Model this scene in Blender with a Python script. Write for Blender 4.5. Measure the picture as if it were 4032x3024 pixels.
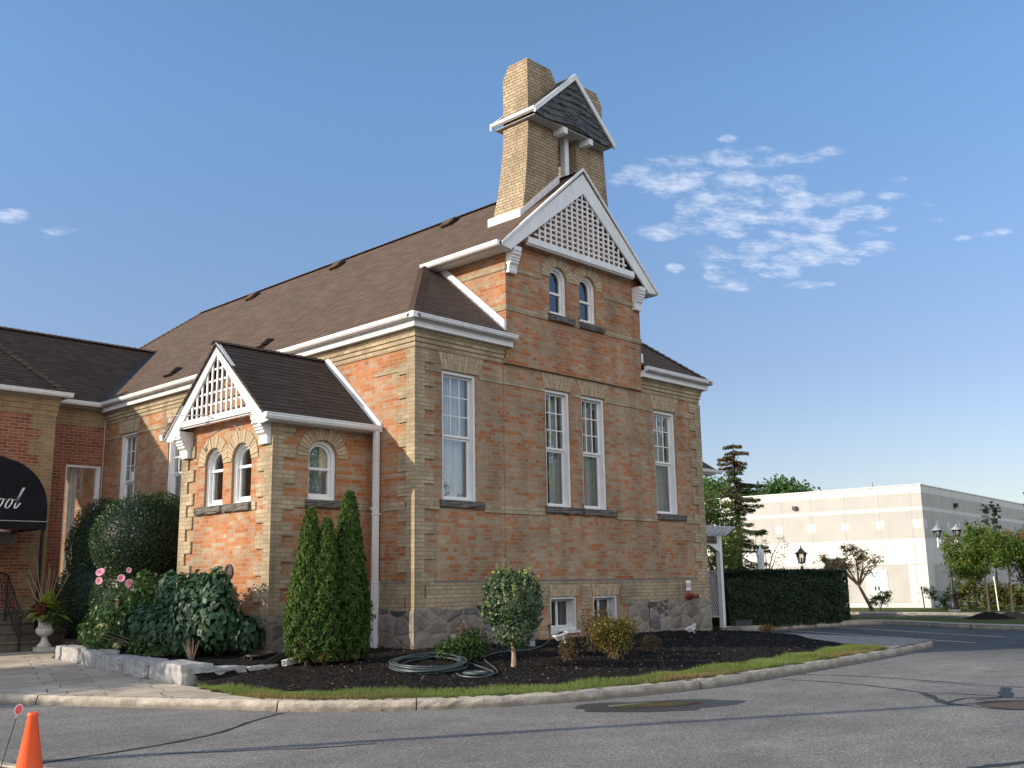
import bpy, bmesh, math, random
import numpy as np
from mathutils import Vector, Matrix
from mathutils.geometry import tessellate_polygon
R_ = math.radians
for o in list(bpy.data.objects): bpy.data.objects.remove(o)
SC = bpy.context.scene
COL = SC.collection
# ---------------------------------------------------------------- camera
cd = bpy.data.cameras.new('camera'); cam = bpy.data.objects.new('camera', cd); COL.objects.link(cam)
cd.sensor_width = 36.0; cd.lens = 36.0*4009/4032; cd.clip_end = 2000; cd.clip_start = .05
yw, pt, rl = 0.76115682, 0.19411816, 0.01612118
fw = Vector((math.cos(pt)*math.cos(yw), math.cos(pt)*math.sin(yw), math.sin(pt)))
rt = Vector((math.sin(yw), -math.cos(yw), 0)); dn = fw.cross(rt)
r2 = math.cos(rl)*rt + math.sin(rl)*dn; d2 = -math.sin(rl)*rt + math.cos(rl)*dn
cam.matrix_world = Matrix(((r2.x, -d2.x, -fw.x, -12.38), (r2.y, -d2.y, -fw.y, -14.32), (r2.z, -d2.z, -fw.z, 1.55), (0, 0, 0, 1)))
SC.camera = cam
# ---------------------------------------------------------------- sun, sky, exposure
SUN = Vector((-1, .545, .463)).normalized()
SUN_EL = math.asin(SUN.z); SUN_AZ = math.atan2(SUN.x, SUN.y)      # azimuth measured from +y, clockwise
ld = bpy.data.lights.new('sun', 'SUN'); ld.energy = 3.1; ld.angle = R_(.53); ld.color = (1, .87, .7)
lo = bpy.data.objects.new('sun', ld); COL.objects.link(lo); lo.rotation_euler = SUN.to_track_quat('Z', 'Y').to_euler()
lo.location = SUN*60
W = bpy.data.worlds.new('World'); SC.world = W; W.use_nodes = True
SC.view_settings.view_transform = 'Standard'; SC.view_settings.look = 'None'
SC.view_settings.exposure = 1.0; SC.view_settings.gamma = 1
SC.cycles.max_bounces = 8; SC.cycles.transparent_max_bounces = 12
try: SC.cycles.use_denoising = True
except Exception: pass

class NT:
    """small node-tree helper"""
    def __init__(s, tree): s.t = tree; s.t.nodes.clear()
    def n(s, typ, **kw):
        nd = s.t.nodes.new(typ)
        ins = kw.pop('i', {})
        for k, v in kw.items(): setattr(nd, k, v)
        for k, v in ins.items():
            if hasattr(v, 'is_output') or isinstance(v, bpy.types.NodeSocket): s.t.links.new(v, nd.inputs[k])
            else: nd.inputs[k].default_value = v
        return nd
    def l(s, a, b): s.t.links.new(a, b)
    def m(s, op, a, b=None, c=None, clamp=False):
        nd = s.t.nodes.new('ShaderNodeMath'); nd.operation = op; nd.use_clamp = clamp
        for k, v in enumerate((a, b, c)):
            if v is None: continue
            if isinstance(v, bpy.types.NodeSocket): s.t.links.new(v, nd.inputs[k])
            else: nd.inputs[k].default_value = v
        return nd.outputs[0]
    def mix(s, f, a, b, blend='MIX'):
        nd = s.t.nodes.new('ShaderNodeMix'); nd.data_type = 'RGBA'; nd.blend_type = blend
        for k, v in ((0, f), (6, a), (7, b)):
            if isinstance(v, bpy.types.NodeSocket): s.t.links.new(v, nd.inputs[k])
            else: nd.inputs[k].default_value = v if k == 0 else (*v, 1)[:4]
        return nd.outputs[2]
    def ramp(s, f, stops, interp='LINEAR'):
        nd = s.t.nodes.new('ShaderNodeValToRGB'); cr = nd.color_ramp; cr.interpolation = interp
        while len(cr.elements) < len(stops): cr.elements.new(.5)
        for e, (p, c) in zip(cr.elements, stops):
            e.position = p; e.color = (*c, 1)[:4] if not isinstance(c, (int, float)) else (c, c, c, 1)
        if f is not None: s.t.links.new(f, nd.inputs[0])
        return nd.outputs[0]
    def noise(s, vec, scale, detail=4, rough=.55, dist=0):
        nd = s.n('ShaderNodeTexNoise', i={'Scale': scale, 'Detail': detail, 'Roughness': rough, 'Distortion': dist})
        if vec is not None: s.l(vec, nd.inputs['Vector'])
        return nd.outputs[0]
    def mapping(s, vec, scale=(1, 1, 1), rot=(0, 0, 0), loc=(0, 0, 0)):
        return s.n('ShaderNodeMapping', i={'Vector': vec, 'Scale': scale, 'Rotation': rot, 'Location': loc}).outputs[0]

# world: physical sky, with a bank of thin altocumulus built on a flat layer high above
def build_world():
    t = NT(W.node_tree)
    sky = t.n('ShaderNodeTexSky', sky_type='NISHITA', sun_disc=False)
    sky.sun_elevation = SUN_EL; sky.sun_rotation = SUN_AZ
    sky.altitude = 150; sky.air_density = 1.0; sky.dust_density = .7; sky.ozone_density = 1.3
    g = t.n('ShaderNodeTexCoord').outputs['Generated']
    sep = t.n('ShaderNodeSeparateXYZ', i={0: g})
    x, y, z = sep.outputs
    el = t.m('MULTIPLY', t.m('ARCSINE', z), 57.2958); az = t.m('MULTIPLY', t.m('ARCTAN2', y, x), 57.2958)
    # puffs: (azimuth, elevation, half width, half height, tilt, weight); azimuth grows to the left
    puffs = CLOUDS
    tot = None
    for (a0, e0, wa, he, tl, wt) in puffs:
        da = t.m('SUBTRACT', az, a0); de = t.m('SUBTRACT', t.m('SUBTRACT', el, e0), t.m('MULTIPLY', da, tl))
        q = t.m('ADD', t.m('POWER', t.m('ABSOLUTE', t.m('DIVIDE', da, wa*1.5)), 2), t.m('POWER', t.m('ABSOLUTE', t.m('DIVIDE', de, he*1.6)), 2))
        v = t.m('MULTIPLY', t.m('SUBTRACT', 1.0, q, clamp=True), wt)
        tot = v if tot is None else t.m('MAXIMUM', tot, v)
    zz = t.m('MAXIMUM', z, .02)
    cx = t.m('DIVIDE', x, zz); cy = t.m('DIVIDE', y, zz)
    comb = t.n('ShaderNodeCombineXYZ', i={0: cx, 1: cy, 2: 0.0}).outputs[0]
    n1 = t.noise(t.mapping(comb, scale=(8, 13, 1), rot=(0, 0, .75)), 1.0, 5, .56)
    n2 = t.noise(t.mapping(comb, scale=(38, 52, 1), rot=(0, 0, .75)), 1.0, 4, .6)
    nn = t.m('ADD', t.m('MULTIPLY', n1, .76), t.m('MULTIPLY', n2, .24))
    soft = t.m('POWER', tot, .6)
    cov = t.m('ADD', t.m('MULTIPLY', soft, .8), t.m('MULTIPLY', t.m('SUBTRACT', nn, .5), 3.8))
    fac = t.n('ShaderNodeMapRange', i={'Value': cov, 'From Min': .15, 'From Max': 1.45, 'To Min': 0, 'To Max': .66}); fac.interpolation_type = 'SMOOTHSTEP'
    f2 = t.m('MULTIPLY', fac.outputs[0], t.m('MINIMUM', t.m('MULTIPLY', tot, 3.0), 1.0))
    cloud = t.n('ShaderNodeRGB'); cloud.outputs[0].default_value = (*CLOUD_COL, 1)
    col = t.mix(1.0, sky.outputs[0], SKY_TINT, 'MULTIPLY')
    col = t.mix(1.0, col, t.ramp(z, [(0, (.86, .64, .62)), (.2, (.86, .685, .69)), (.45, (.98, .96, .98)), (1, (1, 1, 1))]), 'MULTIPLY')
    col = t.mix(f2, col, cloud.outputs[0])
    # unseen bright cloud bank, added behind the camera to fill the shaded front
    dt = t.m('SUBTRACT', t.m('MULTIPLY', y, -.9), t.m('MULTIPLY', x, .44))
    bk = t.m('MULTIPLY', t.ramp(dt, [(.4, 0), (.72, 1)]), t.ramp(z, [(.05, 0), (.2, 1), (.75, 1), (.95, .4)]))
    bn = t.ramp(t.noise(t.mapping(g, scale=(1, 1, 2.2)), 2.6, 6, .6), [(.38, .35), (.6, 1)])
    col = t.mix(t.m('MULTIPLY', bk, bn), col, FILL_BANK_COL)
    bg = t.n('ShaderNodeBackground', i={'Color': col, 'Strength': SKY_STR})
    out = t.n('ShaderNodeOutputWorld', i={'Surface': bg.outputs[0]})
SKY_STR = .105; SKY_TINT = (.80, .98, 1.1); CLOUD_COL = (4.3, 4.6, 5.3)
FILL_BANK_COL = (10.8, 10.4, 10.0)
CLOUDS = [(34.43,22.32,2.31,0.73,-0.013,1), (33.89,21.64,1.27,0.49,-0.061,0.9), (30.72,22.85,1.36,0.48,0.009,0.9), (28.04,22.47,1.22,0.3,-0.023,0.7),
    (25.51,22.52,1.19,0.26,-0.054,0.7), (30.25,21.33,1.57,0.66,0.006,1), (27.59,21.16,0.99,0.42,0.02,0.9), (32.56,20.68,1.03,0.49,-0.104,0.9),
    (28.86,20.45,0.66,0.42,0.104,0.8), (27.32,20.29,1.19,0.42,0.066,1), (24.64,20.07,1.37,0.3,0.033,0.9), (22.13,19.89,0.81,0.18,0.144,0.6), (31.14,19.81,2.25,0.61,-0.05,1),
    (34.81,19.28,1.38,0.37,-0.046,0.9), (27.81,19.6,1.3,0.42,0.109,0.9), (23.55,19.21,1.45,0.33,0.034,0.9), (30.73,19.13,1.11,0.37,0.089,0.7),
    (25.91,18.87,1.17,0.42,0.019,0.7), (28.34,18.38,0.76,0.37,0.099,0.7), (26.52,17.98,1.5,0.48,0.012,1), (29.26,17.82,1.21,0.49,-0.004,0.9), (26.57,17.35,2.02,0.49,0.009,1),
    (23.19,17.28,1.02,0.3,0.074,0.9), (31.49,17.69,1.33,0.43,0.081,0.7), (29.63,17.21,0.87,0.37,0.088,0.6), (31.65,16.88,0.78,0.37,-0.021,0.7),
    (28.03,16.58,0.97,0.37,-0.004,0.7), (30.7,16.1,1.21,0.31,0.031,0.7), (26.9,15.78,0.95,0.18,0.097,0.6), (25.58,15.7,0.31,0.12,0.102,0.6), (34.0,17.21,0.45,0.25,0.065,0.6),
    (24.49,16.8,0.52,0.24,0.114,0.5), (30.53,23.93,0.57,0.18,0.011,0.5), (28.55,23.1,0.55,0.18,0.114,0.45), (21.53,20.73,0.46,0.17,0.052,0.45),
    (20.36,19.15,0.5,0.14,0.151,0.45), (19.65,18.25,0.49,0.14,0.15,0.45), (17.12,17.25,0.75,0.16,0.054,0.55), (18.67,17.21,0.44,0.12,0.045,0.4),
    (22.91,18.14,0.83,0.21,-0.02,0.6), (70.89,18.74,0.72,0.32,-0.138,0.8), (68.61,18.25,0.75,0.24,-0.12,0.5)]
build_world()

# ---------------------------------------------------------------- helpers
RNG = np.random.default_rng(7)
def tag(o, label=None, cat=None, group=None, kind=None):
    if label: o['label'] = label
    if cat: o['category'] = cat
    if group: o['group'] = group
    if kind: o['kind'] = kind
    return o
def wl(o):
    v = Vector((0, 0, 0))
    while o is not None: v = v + o.location; o = o.parent
    return v
def thing(name, loc, label, cat, group=None):
    o = bpy.data.objects.new(name, None); COL.objects.link(o); o.location = loc; o.empty_display_size = .2
    return tag(o, label, cat, group)
def link(name, me, parent=None):
    o = bpy.data.objects.new(name, me); COL.objects.link(o)
    if parent is not None: o.parent = parent; o.location = -wl(parent)
    return o
class MB:
    """collects polygons (world metres) and links them as one mesh object"""
    def __init__(s): s.v = []; s.f = []; s.mi = []; s.uv = {}; s.cur = 0; s.sm = []; s.smooth = False; s.cuts = []
    def cut(s): s.cuts.append(len(s.f))
    def face(s, pts, uv=None):
        b = len(s.v); s.v += [tuple(p) for p in pts]; s.f.append(tuple(range(b, b+len(pts)))); s.mi.append(s.cur); s.sm.append(s.smooth)
        if uv: s.uv[len(s.f)-1] = uv
    def box(s, x0, x1, y0, y1, z0, z1): s.obox((x0, y0, z0), (x1-x0, 0, 0), (0, y1-y0, 0), (0, 0, z1-z0))
    def obox(s, o, a, b, c):
        o, a, b, c = map(Vector, (o, a, b, c))
        if a.cross(b).dot(c) < 0: a, b = b, a
        p = [o, o+a, o+a+b, o+b, o+c, o+a+c, o+a+b+c, o+b+c]
        for q in ((0, 3, 2, 1), (4, 5, 6, 7), (0, 1, 5, 4), (1, 2, 6, 5), (2, 3, 7, 6), (3, 0, 4, 7)): s.face([p[k] for k in q])
    def bar(s, p, q, w, h, up=(0, 0, 1)):
        p, q = Vector(p), Vector(q); d = (q-p); a = d.normalized(); up = Vector(up)
        sx = a.cross(up)
        if sx.length < 1e-4: sx = a.cross(Vector((1, 0, 0)))
        sx.normalize(); u = sx.cross(a)
        s.obox(p-sx*w/2-u*h/2, sx*w, u*h, d)
    def prism(s, pts, d):
        """extrude planar polygon by vector d (caps + sides)"""
        d = Vector(d); P = [Vector(p) for p in pts]
        n = Vector((0, 0, 0))
        for k in range(len(P)):
            a, b = P[k], P[(k+1) % len(P)]; n += a.cross(b)
        if n.dot(d) > 0: P = P[::-1]
        tri = tessellate_polygon([P]); Q = [p+d for p in P]
        if len(P) == 4 or len(P) == 3: s.face(P); s.face(Q[::-1])
        else:
            for t in tri:
                a, b, c = (P[k] for k in t)
                if (b-a).cross(c-a).dot(d) > 0: a, c = c, a
                s.face((a, b, c)); s.face((c+d, b+d, a+d))
        m = len(P)
        for k in range(m): j = (k+1) % m; s.face((P[j], P[k], Q[k], Q[j]))
    def tube(s, pts, r, n=8, caps=True):
        P = [Vector(p) for p in pts]; R = r if isinstance(r, (list, tuple)) else [r]*len(P)
        rings = []; up = None
        for k, p in enumerate(P):
            t = (P[min(k+1, len(P)-1)]-P[max(k-1, 0)]).normalized()
            if up is None: up = t.orthogonal().normalized()
            up = (up - t*up.dot(t)).normalized(); b = t.cross(up)
            rings.append([p+(up*math.cos(2*math.pi*q/n)+b*math.sin(2*math.pi*q/n))*R[k] for q in range(n)])
        o = s.smooth; s.smooth = True
        base = len(s.v)
        for rg in rings: s.v += [tuple(q) for q in rg]
        for k in range(len(rings)-1):
            for q in range(n):
                j = (q+1) % n
                s.f.append((base+k*n+q, base+k*n+j, base+(k+1)*n+j, base+(k+1)*n+q)); s.mi.append(s.cur); s.sm.append(True)
        s.smooth = o
        if caps: s.face(rings[0][::-1]); s.face(rings[-1])
    def lathe(s, prof, c, n=20, flute=0, fa=0):
        """prof: (r, z) bottom to top about vertical axis at c"""
        base = len(s.v)
        for r, z in prof:
            for q in range(n):
                a = 2*math.pi*q/n; rr = r*(1+(fa*math.cos(flute*a) if flute else 0))
                s.v.append((c[0]+rr*math.cos(a), c[1]+rr*math.sin(a), c[2]+z))
        for k in range(len(prof)-1):
            for q in range(n):
                j = (q+1) % n; s.f.append((base+k*n+q, base+k*n+j, base+(k+1)*n+j, base+(k+1)*n+q)); s.mi.append(s.cur); s.sm.append(True)
        s.f.append(tuple(base+q for q in range(n))[::-1]); s.mi.append(s.cur); s.sm.append(False)
        m = base+(len(prof)-1)*n; s.f.append(tuple(m+q for q in range(n))); s.mi.append(s.cur); s.sm.append(False)
    def panel(s, O, U, V, outer, holes=(), depth=.16):
        """flat wall O+U*u+V*v with openings that have reveals going inward"""
        O, U, V = Vector(O), Vector(U), Vector(V); N = U.cross(V)
        loops = [[Vector((a, b, 0)) for a, b in lp] for lp in [outer, *holes]]
        flat = [p for lp in loops for p in lp]
        W3 = lambda p, d=0: O+U*p[0]+V*p[1]-N*d
        for t in tessellate_polygon(loops):
            a, b, c = (flat[k] for k in t)
            if (b-a).cross(c-a).z < 0: b, c = c, b
            s.face([W3(a), W3(b), W3(c)])
        for h in holes:
            ar = sum(h[k][0]*h[(k+1) % len(h)][1]-h[(k+1) % len(h)][0]*h[k][1] for k in range(len(h)))
            H = h if ar > 0 else h[::-1]
            for k in range(len(H)):
                a, b = H[k], H[(k+1) % len(H)]
                s.face([W3(a), W3(a, depth), W3(b, depth), W3(b)])
    def build(s, name, mats, parent=None, scale=1):
        if s.cuts:
            c = sorted({0, *s.cuts, len(s.f)}); o = None
            for a, b in zip(c[:-1], c[1:]):
                q = MB(); idx = {}
                for k in range(a, b):
                    for i in s.f[k]:
                        if i not in idx: idx[i] = len(q.v); q.v.append(s.v[i])
                    q.f.append(tuple(idx[i] for i in s.f[k])); q.mi.append(s.mi[k]); q.sm.append(s.sm[k])
                    if k in s.uv: q.uv[len(q.f)-1] = s.uv[k]
                o = q.build(name, mats, parent)
            return o
        me = bpy.data.meshes.new(name); me.from_pydata(s.v, [], s.f)
        if not isinstance(mats, (list, tuple)): mats = [mats]
        for m in mats: me.materials.append(m)
        me.polygons.foreach_set('material_index', s.mi); me.polygons.foreach_set('use_smooth', s.sm)
        ul = me.uv_layers.new(name='UVMap'); me.update()
        Z = Vector((0, 0, 1)); dat = [0.0]*(2*len(me.loops))
        vs = me.vertices
        for p in me.polygons:
            n = p.normal
            if p.index in s.uv:
                for li, q in zip(p.loop_indices, s.uv[p.index]): dat[2*li], dat[2*li+1] = q
                continue
            if abs(n.z) > .96: h, v = Vector((1, 0, 0)), Vector((0, 1, 0))
            else: h = Z.cross(n).normalized(); v = n.cross(h)
            for li in p.loop_indices:
                c = vs[me.loops[li].vertex_index].co; dat[2*li] = c.dot(h); dat[2*li+1] = c.dot(v)
        ul.data.foreach_set('uv', dat)
        return link(name, me, parent)

def npmesh(name, verts, faces, mats, parent=None, rnd=None, smooth=False):
    """faces: (m,4) or (m,3) int array; rnd: per-vertex float attribute"""
    me = bpy.data.meshes.new(name); verts = np.asarray(verts, np.float32); faces = np.asarray(faces, np.int32)
    k = faces.shape[1]; m = len(faces)
    me.vertices.add(len(verts)); me.vertices.foreach_set('co', verts.ravel())
    me.loops.add(m*k); me.loops.foreach_set('vertex_index', faces.ravel())
    me.polygons.add(m); me.polygons.foreach_set('loop_start', np.arange(0, m*k, k, dtype=np.int32))
    try: me.polygons.foreach_set('loop_total', np.full(m, k, np.int32))
    except Exception: pass
    if not isinstance(mats, (list, tuple)): mats = [mats]
    for x in mats: me.materials.append(x)
    me.update(calc_edges=True)
    if rnd is not None:
        a = me.attributes.new('rnd', 'FLOAT', 'POINT'); a.data.foreach_set('value', np.asarray(rnd, np.float32))
    if smooth: me.polygons.foreach_set('use_smooth', np.ones(m, bool))
    return link(name, me, parent)
def unit(a): return a/np.maximum(np.linalg.norm(a, axis=-1, keepdims=True), 1e-9)
def leaf_arrays(P, N, T, size, aspect=.5, fold=.25, bend=0.):
    """leaf quads: centre P, facing N, long axis T"""
    T = unit(T-N*(T*N).sum(1, keepdims=True)); B = np.cross(N, T)
    s = np.asarray(size).reshape(-1, 1)*np.ones((len(P), 1))
    v = np.stack([P-T*s*.5, P+B*s*aspect*.5+N*s*fold*.3+T*s*.02, P+T*s*.5-N*s*bend, P-B*s*aspect*.5+N*s*fold*.3+T*s*.02], 1).reshape(-1, 3)
    return v, np.arange(len(P)*4).reshape(-1, 4)
def rdir(n): return unit(RNG.normal(size=(n, 3)))
def blob_points(n, blobs, shell=.4, power=.6):
    """points in the outer shell of ellipsoids (cx,cy,cz,rx,ry,rz); returns points and outward normals"""
    B = np.array(blobs, float); w = (B[:, 3]*B[:, 4]*B[:, 5])**(2/3); w /= w.sum()
    k = RNG.choice(len(B), n, p=w); d = rdir(n); r = 1-shell*RNG.random(n)**(1/power)*1.0
    P = B[k, :3]+d*B[k, 3:]*r[:, None]; Nn = unit(d/B[k, 3:])
    keep = np.ones(n, bool)
    for j in range(len(B)):
        q = ((P-B[j, :3])/B[j, 3:]); ins = (q**2).sum(1) < (1-shell)**2*.8
        keep &= ~(ins & (k != j))
    return P[keep], Nn[keep]
def foliage(name, P, N, size, mat, parent=None, aspect=.5, fold=.25, droop=0., flat=.6, bend=0., extra=None):
    n = len(P); Nn = unit(N*flat+rdir(n)*(1-flat)+np.array([0, 0, .15])); T = rdir(n)+np.array([0, 0, -droop])
    sz = size*(.7+.6*RNG.random(n)); v, f = leaf_arrays(P, Nn, T, sz, aspect, fold, bend)
    rn = np.repeat(np.clip(RNG.normal(.5, .2, n), 0, 1), 4)
    if extra is not None:
        b = len(v); ev, ef, er = extra; v = np.vstack([v, ev]); f = np.vstack([f, ef+b]); rn = np.concatenate([rn, er])
    return npmesh(name, v, f, mat, parent, rn)
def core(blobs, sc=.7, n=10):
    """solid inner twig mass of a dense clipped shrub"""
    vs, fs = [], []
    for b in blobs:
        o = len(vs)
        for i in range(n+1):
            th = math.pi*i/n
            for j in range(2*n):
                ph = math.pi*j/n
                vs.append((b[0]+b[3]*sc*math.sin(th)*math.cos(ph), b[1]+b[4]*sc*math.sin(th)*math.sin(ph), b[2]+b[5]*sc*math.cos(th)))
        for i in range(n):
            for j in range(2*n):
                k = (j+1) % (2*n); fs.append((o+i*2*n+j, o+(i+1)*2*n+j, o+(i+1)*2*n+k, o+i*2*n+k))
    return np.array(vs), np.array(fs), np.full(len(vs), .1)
# ---------------------------------------------------------------- materials
MATS = {}
def mat(name):
    m = bpy.data.materials.new(name); m.use_nodes = True; t = NT(m.node_tree); MATS[name] = m
    return m, t
def finish(t, col, rough=.7, spec=.3, bump=None, bstr=.3, bdist=.01, metal=0, extra=None):
    p = t.n('ShaderNodeBsdfPrincipled'); 
    for k, v in (('Base Color', col), ('Roughness', rough), ('Specular IOR Level', spec), ('Metallic', metal)):
        if isinstance(v, bpy.types.NodeSocket): t.l(v, p.inputs[k])
        else: p.inputs[k].default_value = (*v, 1)[:4] if k == 'Base Color' else v
    if bump is not None:
        b = t.n('ShaderNodeBump', i={'Height': bump, 'Strength': bstr, 'Distance': bdist}); t.l(b.outputs[0], p.inputs['Normal'])
    o = t.n('ShaderNodeOutputMaterial', i={'Surface': p.outputs[0]})
    return p
def pos(t): return t.n('ShaderNodeNewGeometry').outputs['Position']
def uvn(t): return t.n('ShaderNodeUVMap').outputs[0]

def brick_mat(name, pal, mortar, w=.225, h=.0775, ms=.006, lf=.35, stain=(.75, 1.1), sq=.5, fr=4, dirt=0.0, bs=.5, strip=0.):
    m, t = mat(name); uv = uvn(t); p = pos(t)
    wob = t.n('ShaderNodeVectorMath', operation='ADD', i={0: uv, 1: t.n('ShaderNodeVectorMath', operation='SCALE', i={0: t.n('ShaderNodeTexNoise', i={'Vector': uv, 'Scale': 3.0}).outputs['Color'], 'Scale': .008}).outputs[0]}).outputs[0]
    b = t.n('ShaderNodeTexBrick', offset=.5, squash=sq, squash_frequency=fr, i={'Vector': wob, 'Color1': (0, 0, 0, 1), 'Color2': (1, 1, 1, 1), 'Mortar': (.5, .5, .5, 1), 'Scale': 1.0, 'Mortar Size': ms, 'Mortar Smooth': .25, 'Bias': 0.0, 'Brick Width': w, 'Row Height': h})
    # large soft drifts of redder and paler brick, drawn out along the courses
    n = t.noise(t.mapping(uv, scale=(1.0, 8.5, 1)), 1.0, 3, .65)
    n2 = t.noise(t.mapping(uv, scale=(.3, .3, 1)), 1.0, 2)
    f = t.m('ADD', t.m('MULTIPLY', b.outputs['Color'], 1-lf), t.m('MULTIPLY', t.m('ADD', t.m('MULTIPLY', t.m('SUBTRACT', n, .5), 2.2), t.m('ADD', t.m('MULTIPLY', t.m('SUBTRACT', n2, .5), .9), .5)), lf), clamp=True)
    c = t.ramp(f, pal)
    if strip:
        # runs of headers whose pale joints read as upright stripes
        r2 = t.n('ShaderNodeTexBrick', offset=.3, i={'Vector': uv, 'Color1': (0, 0, 0, 1), 'Color2': (1, 1, 1, 1), 'Mortar': (0, 0, 0, 1), 'Scale': 1.0, 'Mortar Size': .006, 'Brick Width': .41, 'Row Height': h}).outputs['Color']
        su = t.n('ShaderNodeSeparateXYZ', i={0: wob}); ph = t.m('FRACT', t.m('DIVIDE', su.outputs[0], .059))
        st = t.m('MULTIPLY', t.m('GREATER_THAN', r2, 1-strip), t.m('LESS_THAN', ph, .42)); c = t.mix(t.m('MULTIPLY', st, .8), c, (.42, .31, .235))
    fine = t.noise(p, 38, 4, .6); soot = t.noise(p, .9, 5, .6)
    c = t.mix(1.0, c, t.ramp(fine, [(.25, .78), (.75, 1.16)]), 'MULTIPLY')
    c = t.mix(1.0, c, t.ramp(soot, [(.3, stain[0]), (.62, stain[1])]), 'MULTIPLY')
    wt = t.noise(t.mapping(p, scale=(2.6, 2.6, .28)), 1.0, 4, .6); c = t.mix(1.0, c, t.ramp(wt, [(.36, .8), (.55, 1.03)]), 'MULTIPLY')
    c = t.mix(b.outputs['Fac'], c, mortar)
    hgt = t.m('SUBTRACT', t.m('MULTIPLY', fine, .35), b.outputs['Fac'])
    finish(t, c, .88, .2, hgt, bs, .012)
    return m
PALE = (.40, .325, .22); BUFF = (.36, .275, .18); TAN = (.35, .235, .145); PINK = (.365, .205, .12); ORNG = (.38, .145, .055); RED = (.29, .105, .052); DKR = (.2, .085, .055)
brick_mat('old_brick', [(0, DKR), (.1, RED), (.28, ORNG), (.46, (.39, .175, .075)), (.58, PINK), (.68, TAN), (.8, BUFF), (.93, PALE), (1, (.33, .27, .19))], (.33, .255, .185), lf=.42, strip=.2, stain=(.7, 1.12))
brick_mat('patched_brick', [(0, DKR), (.1, RED), (.2, ORNG), (.36, (.37, .17, .08)), (.44, PINK), (.52, TAN), (.64, (.345, .255, .165)), (.78, BUFF), (.9, PALE), (1, (.32, .265, .19))], (.31, .25, .18), lf=.42, strip=.24, stain=(.7, 1.1))
brick_mat('buff_brick', [(0, (.30, .235, .15)), (.3, (.36, .285, .185)), (.6, (.40, .325, .215)), (1, (.45, .37, .25))], (.21, .165, .11), lf=.2, sq=1, stain=(.7, 1.08))
brick_mat('base_brick', [(0, (.32, .2, .125)), (.2, (.33, .245, .155)), (.5, (.36, .29, .19)), (1, (.41, .345, .235))], (.15, .13, .1), lf=.3, stain=(.68, 1.08))
brick_mat('pier_brick', [(0, (.31, .225, .135)), (.25, (.37, .285, .18)), (.6, (.41, .325, .215)), (1, (.45, .37, .255))], (.12, .09, .065), lf=.25, stain=(.66, 1.1), ms=.009)
brick_mat('wing_brick', [(0, (.2, .07, .04)), (.35, (.275, .095, .05)), (.65, (.32, .12, .065)), (1, (.36, .15, .085))], (.36, .29, .22), w=.25, h=.083, ms=.007, lf=.2, sq=1)
brick_mat('wing_buff', [(0, (.25, .165, .085)), (.5, (.30, .205, .11)), (1, (.34, .245, .14))], (.34, .27, .19), w=.25, h=.083, lf=.2, sq=1, stain=(.85, 1.08))
def voussoir_mat():
    m, t = mat('arch_brick'); p = pos(t)
    g = t.n('ShaderNodeObjectInfo'); r = t.n('ShaderNodeNewGeometry').outputs['Random Per Island']
    c = t.ramp(r, [(0, (.33, .255, .165)), (.5, (.39, .305, .2)), (1, (.44, .35, .24))])
    f = t.noise(p, 30, 4, .6); c = t.mix(1.0, c, t.ramp(f, [(.25, .8), (.75, 1.15)]), 'MULTIPLY')
    finish(t, c, .88, .2, f, .3, .006)
voussoir_mat()
def stone_wall():
    m, t = mat('rubble_stone'); uv = uvn(t); p = pos(t)
    d = t.n('ShaderNodeVectorMath', operation='SCALE', i={0: t.n('ShaderNodeTexNoise', i={'Vector': uv, 'Scale': 2.6, 'Detail': 3.0}).outputs['Color'], 'Scale': .28}).outputs[0]
    v = t.n('ShaderNodeVectorMath', operation='ADD', i={0: t.mapping(uv, scale=(2.4, 3.9, 1)), 1: d}).outputs[0]
    a = t.n('ShaderNodeTexVoronoi', voronoi_dimensions='2D', i={'Vector': v, 'Scale': 1.0, 'Randomness': .85}); e = t.n('ShaderNodeTexVoronoi', voronoi_dimensions='2D', feature='DISTANCE_TO_EDGE', i={'Vector': v, 'Scale': 1.0, 'Randomness': .85})
    rr = t.n('ShaderNodeSeparateXYZ', i={0: a.outputs['Color']}).outputs[0]
    c = t.ramp(rr, [(0, (.035, .038, .043)), (.2, (.09, .092, .096)), (.36, (.23, .195, .17)), (.48, (.18, .15, .14)), (.62, (.27, .25, .22)), (.74, (.1, .1, .105)), (.86, (.21, .19, .16)), (1, (.32, .29, .25))])
    n = t.noise(p, 9, 6, .65); c = t.mix(1.0, c, t.ramp(n, [(.3, .6), (.7, 1.3)]), 'MULTIPLY')
    patch = t.ramp(t.noise(p, 1.3, 3), [(.42, 0), (.6, .85)])
    c = t.mix(t.m('MULTIPLY', patch, .8), c, (.235, .2, .165))
    ed = t.ramp(t.m('ADD', e.outputs['Distance'], t.m('MULTIPLY', t.m('SUBTRACT', n, .5), .12)), [(.02, .85), (.1, 0)])
    c = t.mix(ed, c, t.mix(n, (.2, .165, .125), (.32, .26, .19)))
    h = t.m('ADD', t.m('MULTIPLY', t.m('MINIMUM', e.outputs['Distance'], .2), 3.0), t.m('MULTIPLY', n, .5))
    finish(t, c, .85, .25, h, .7, .05)
stone_wall()
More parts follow.
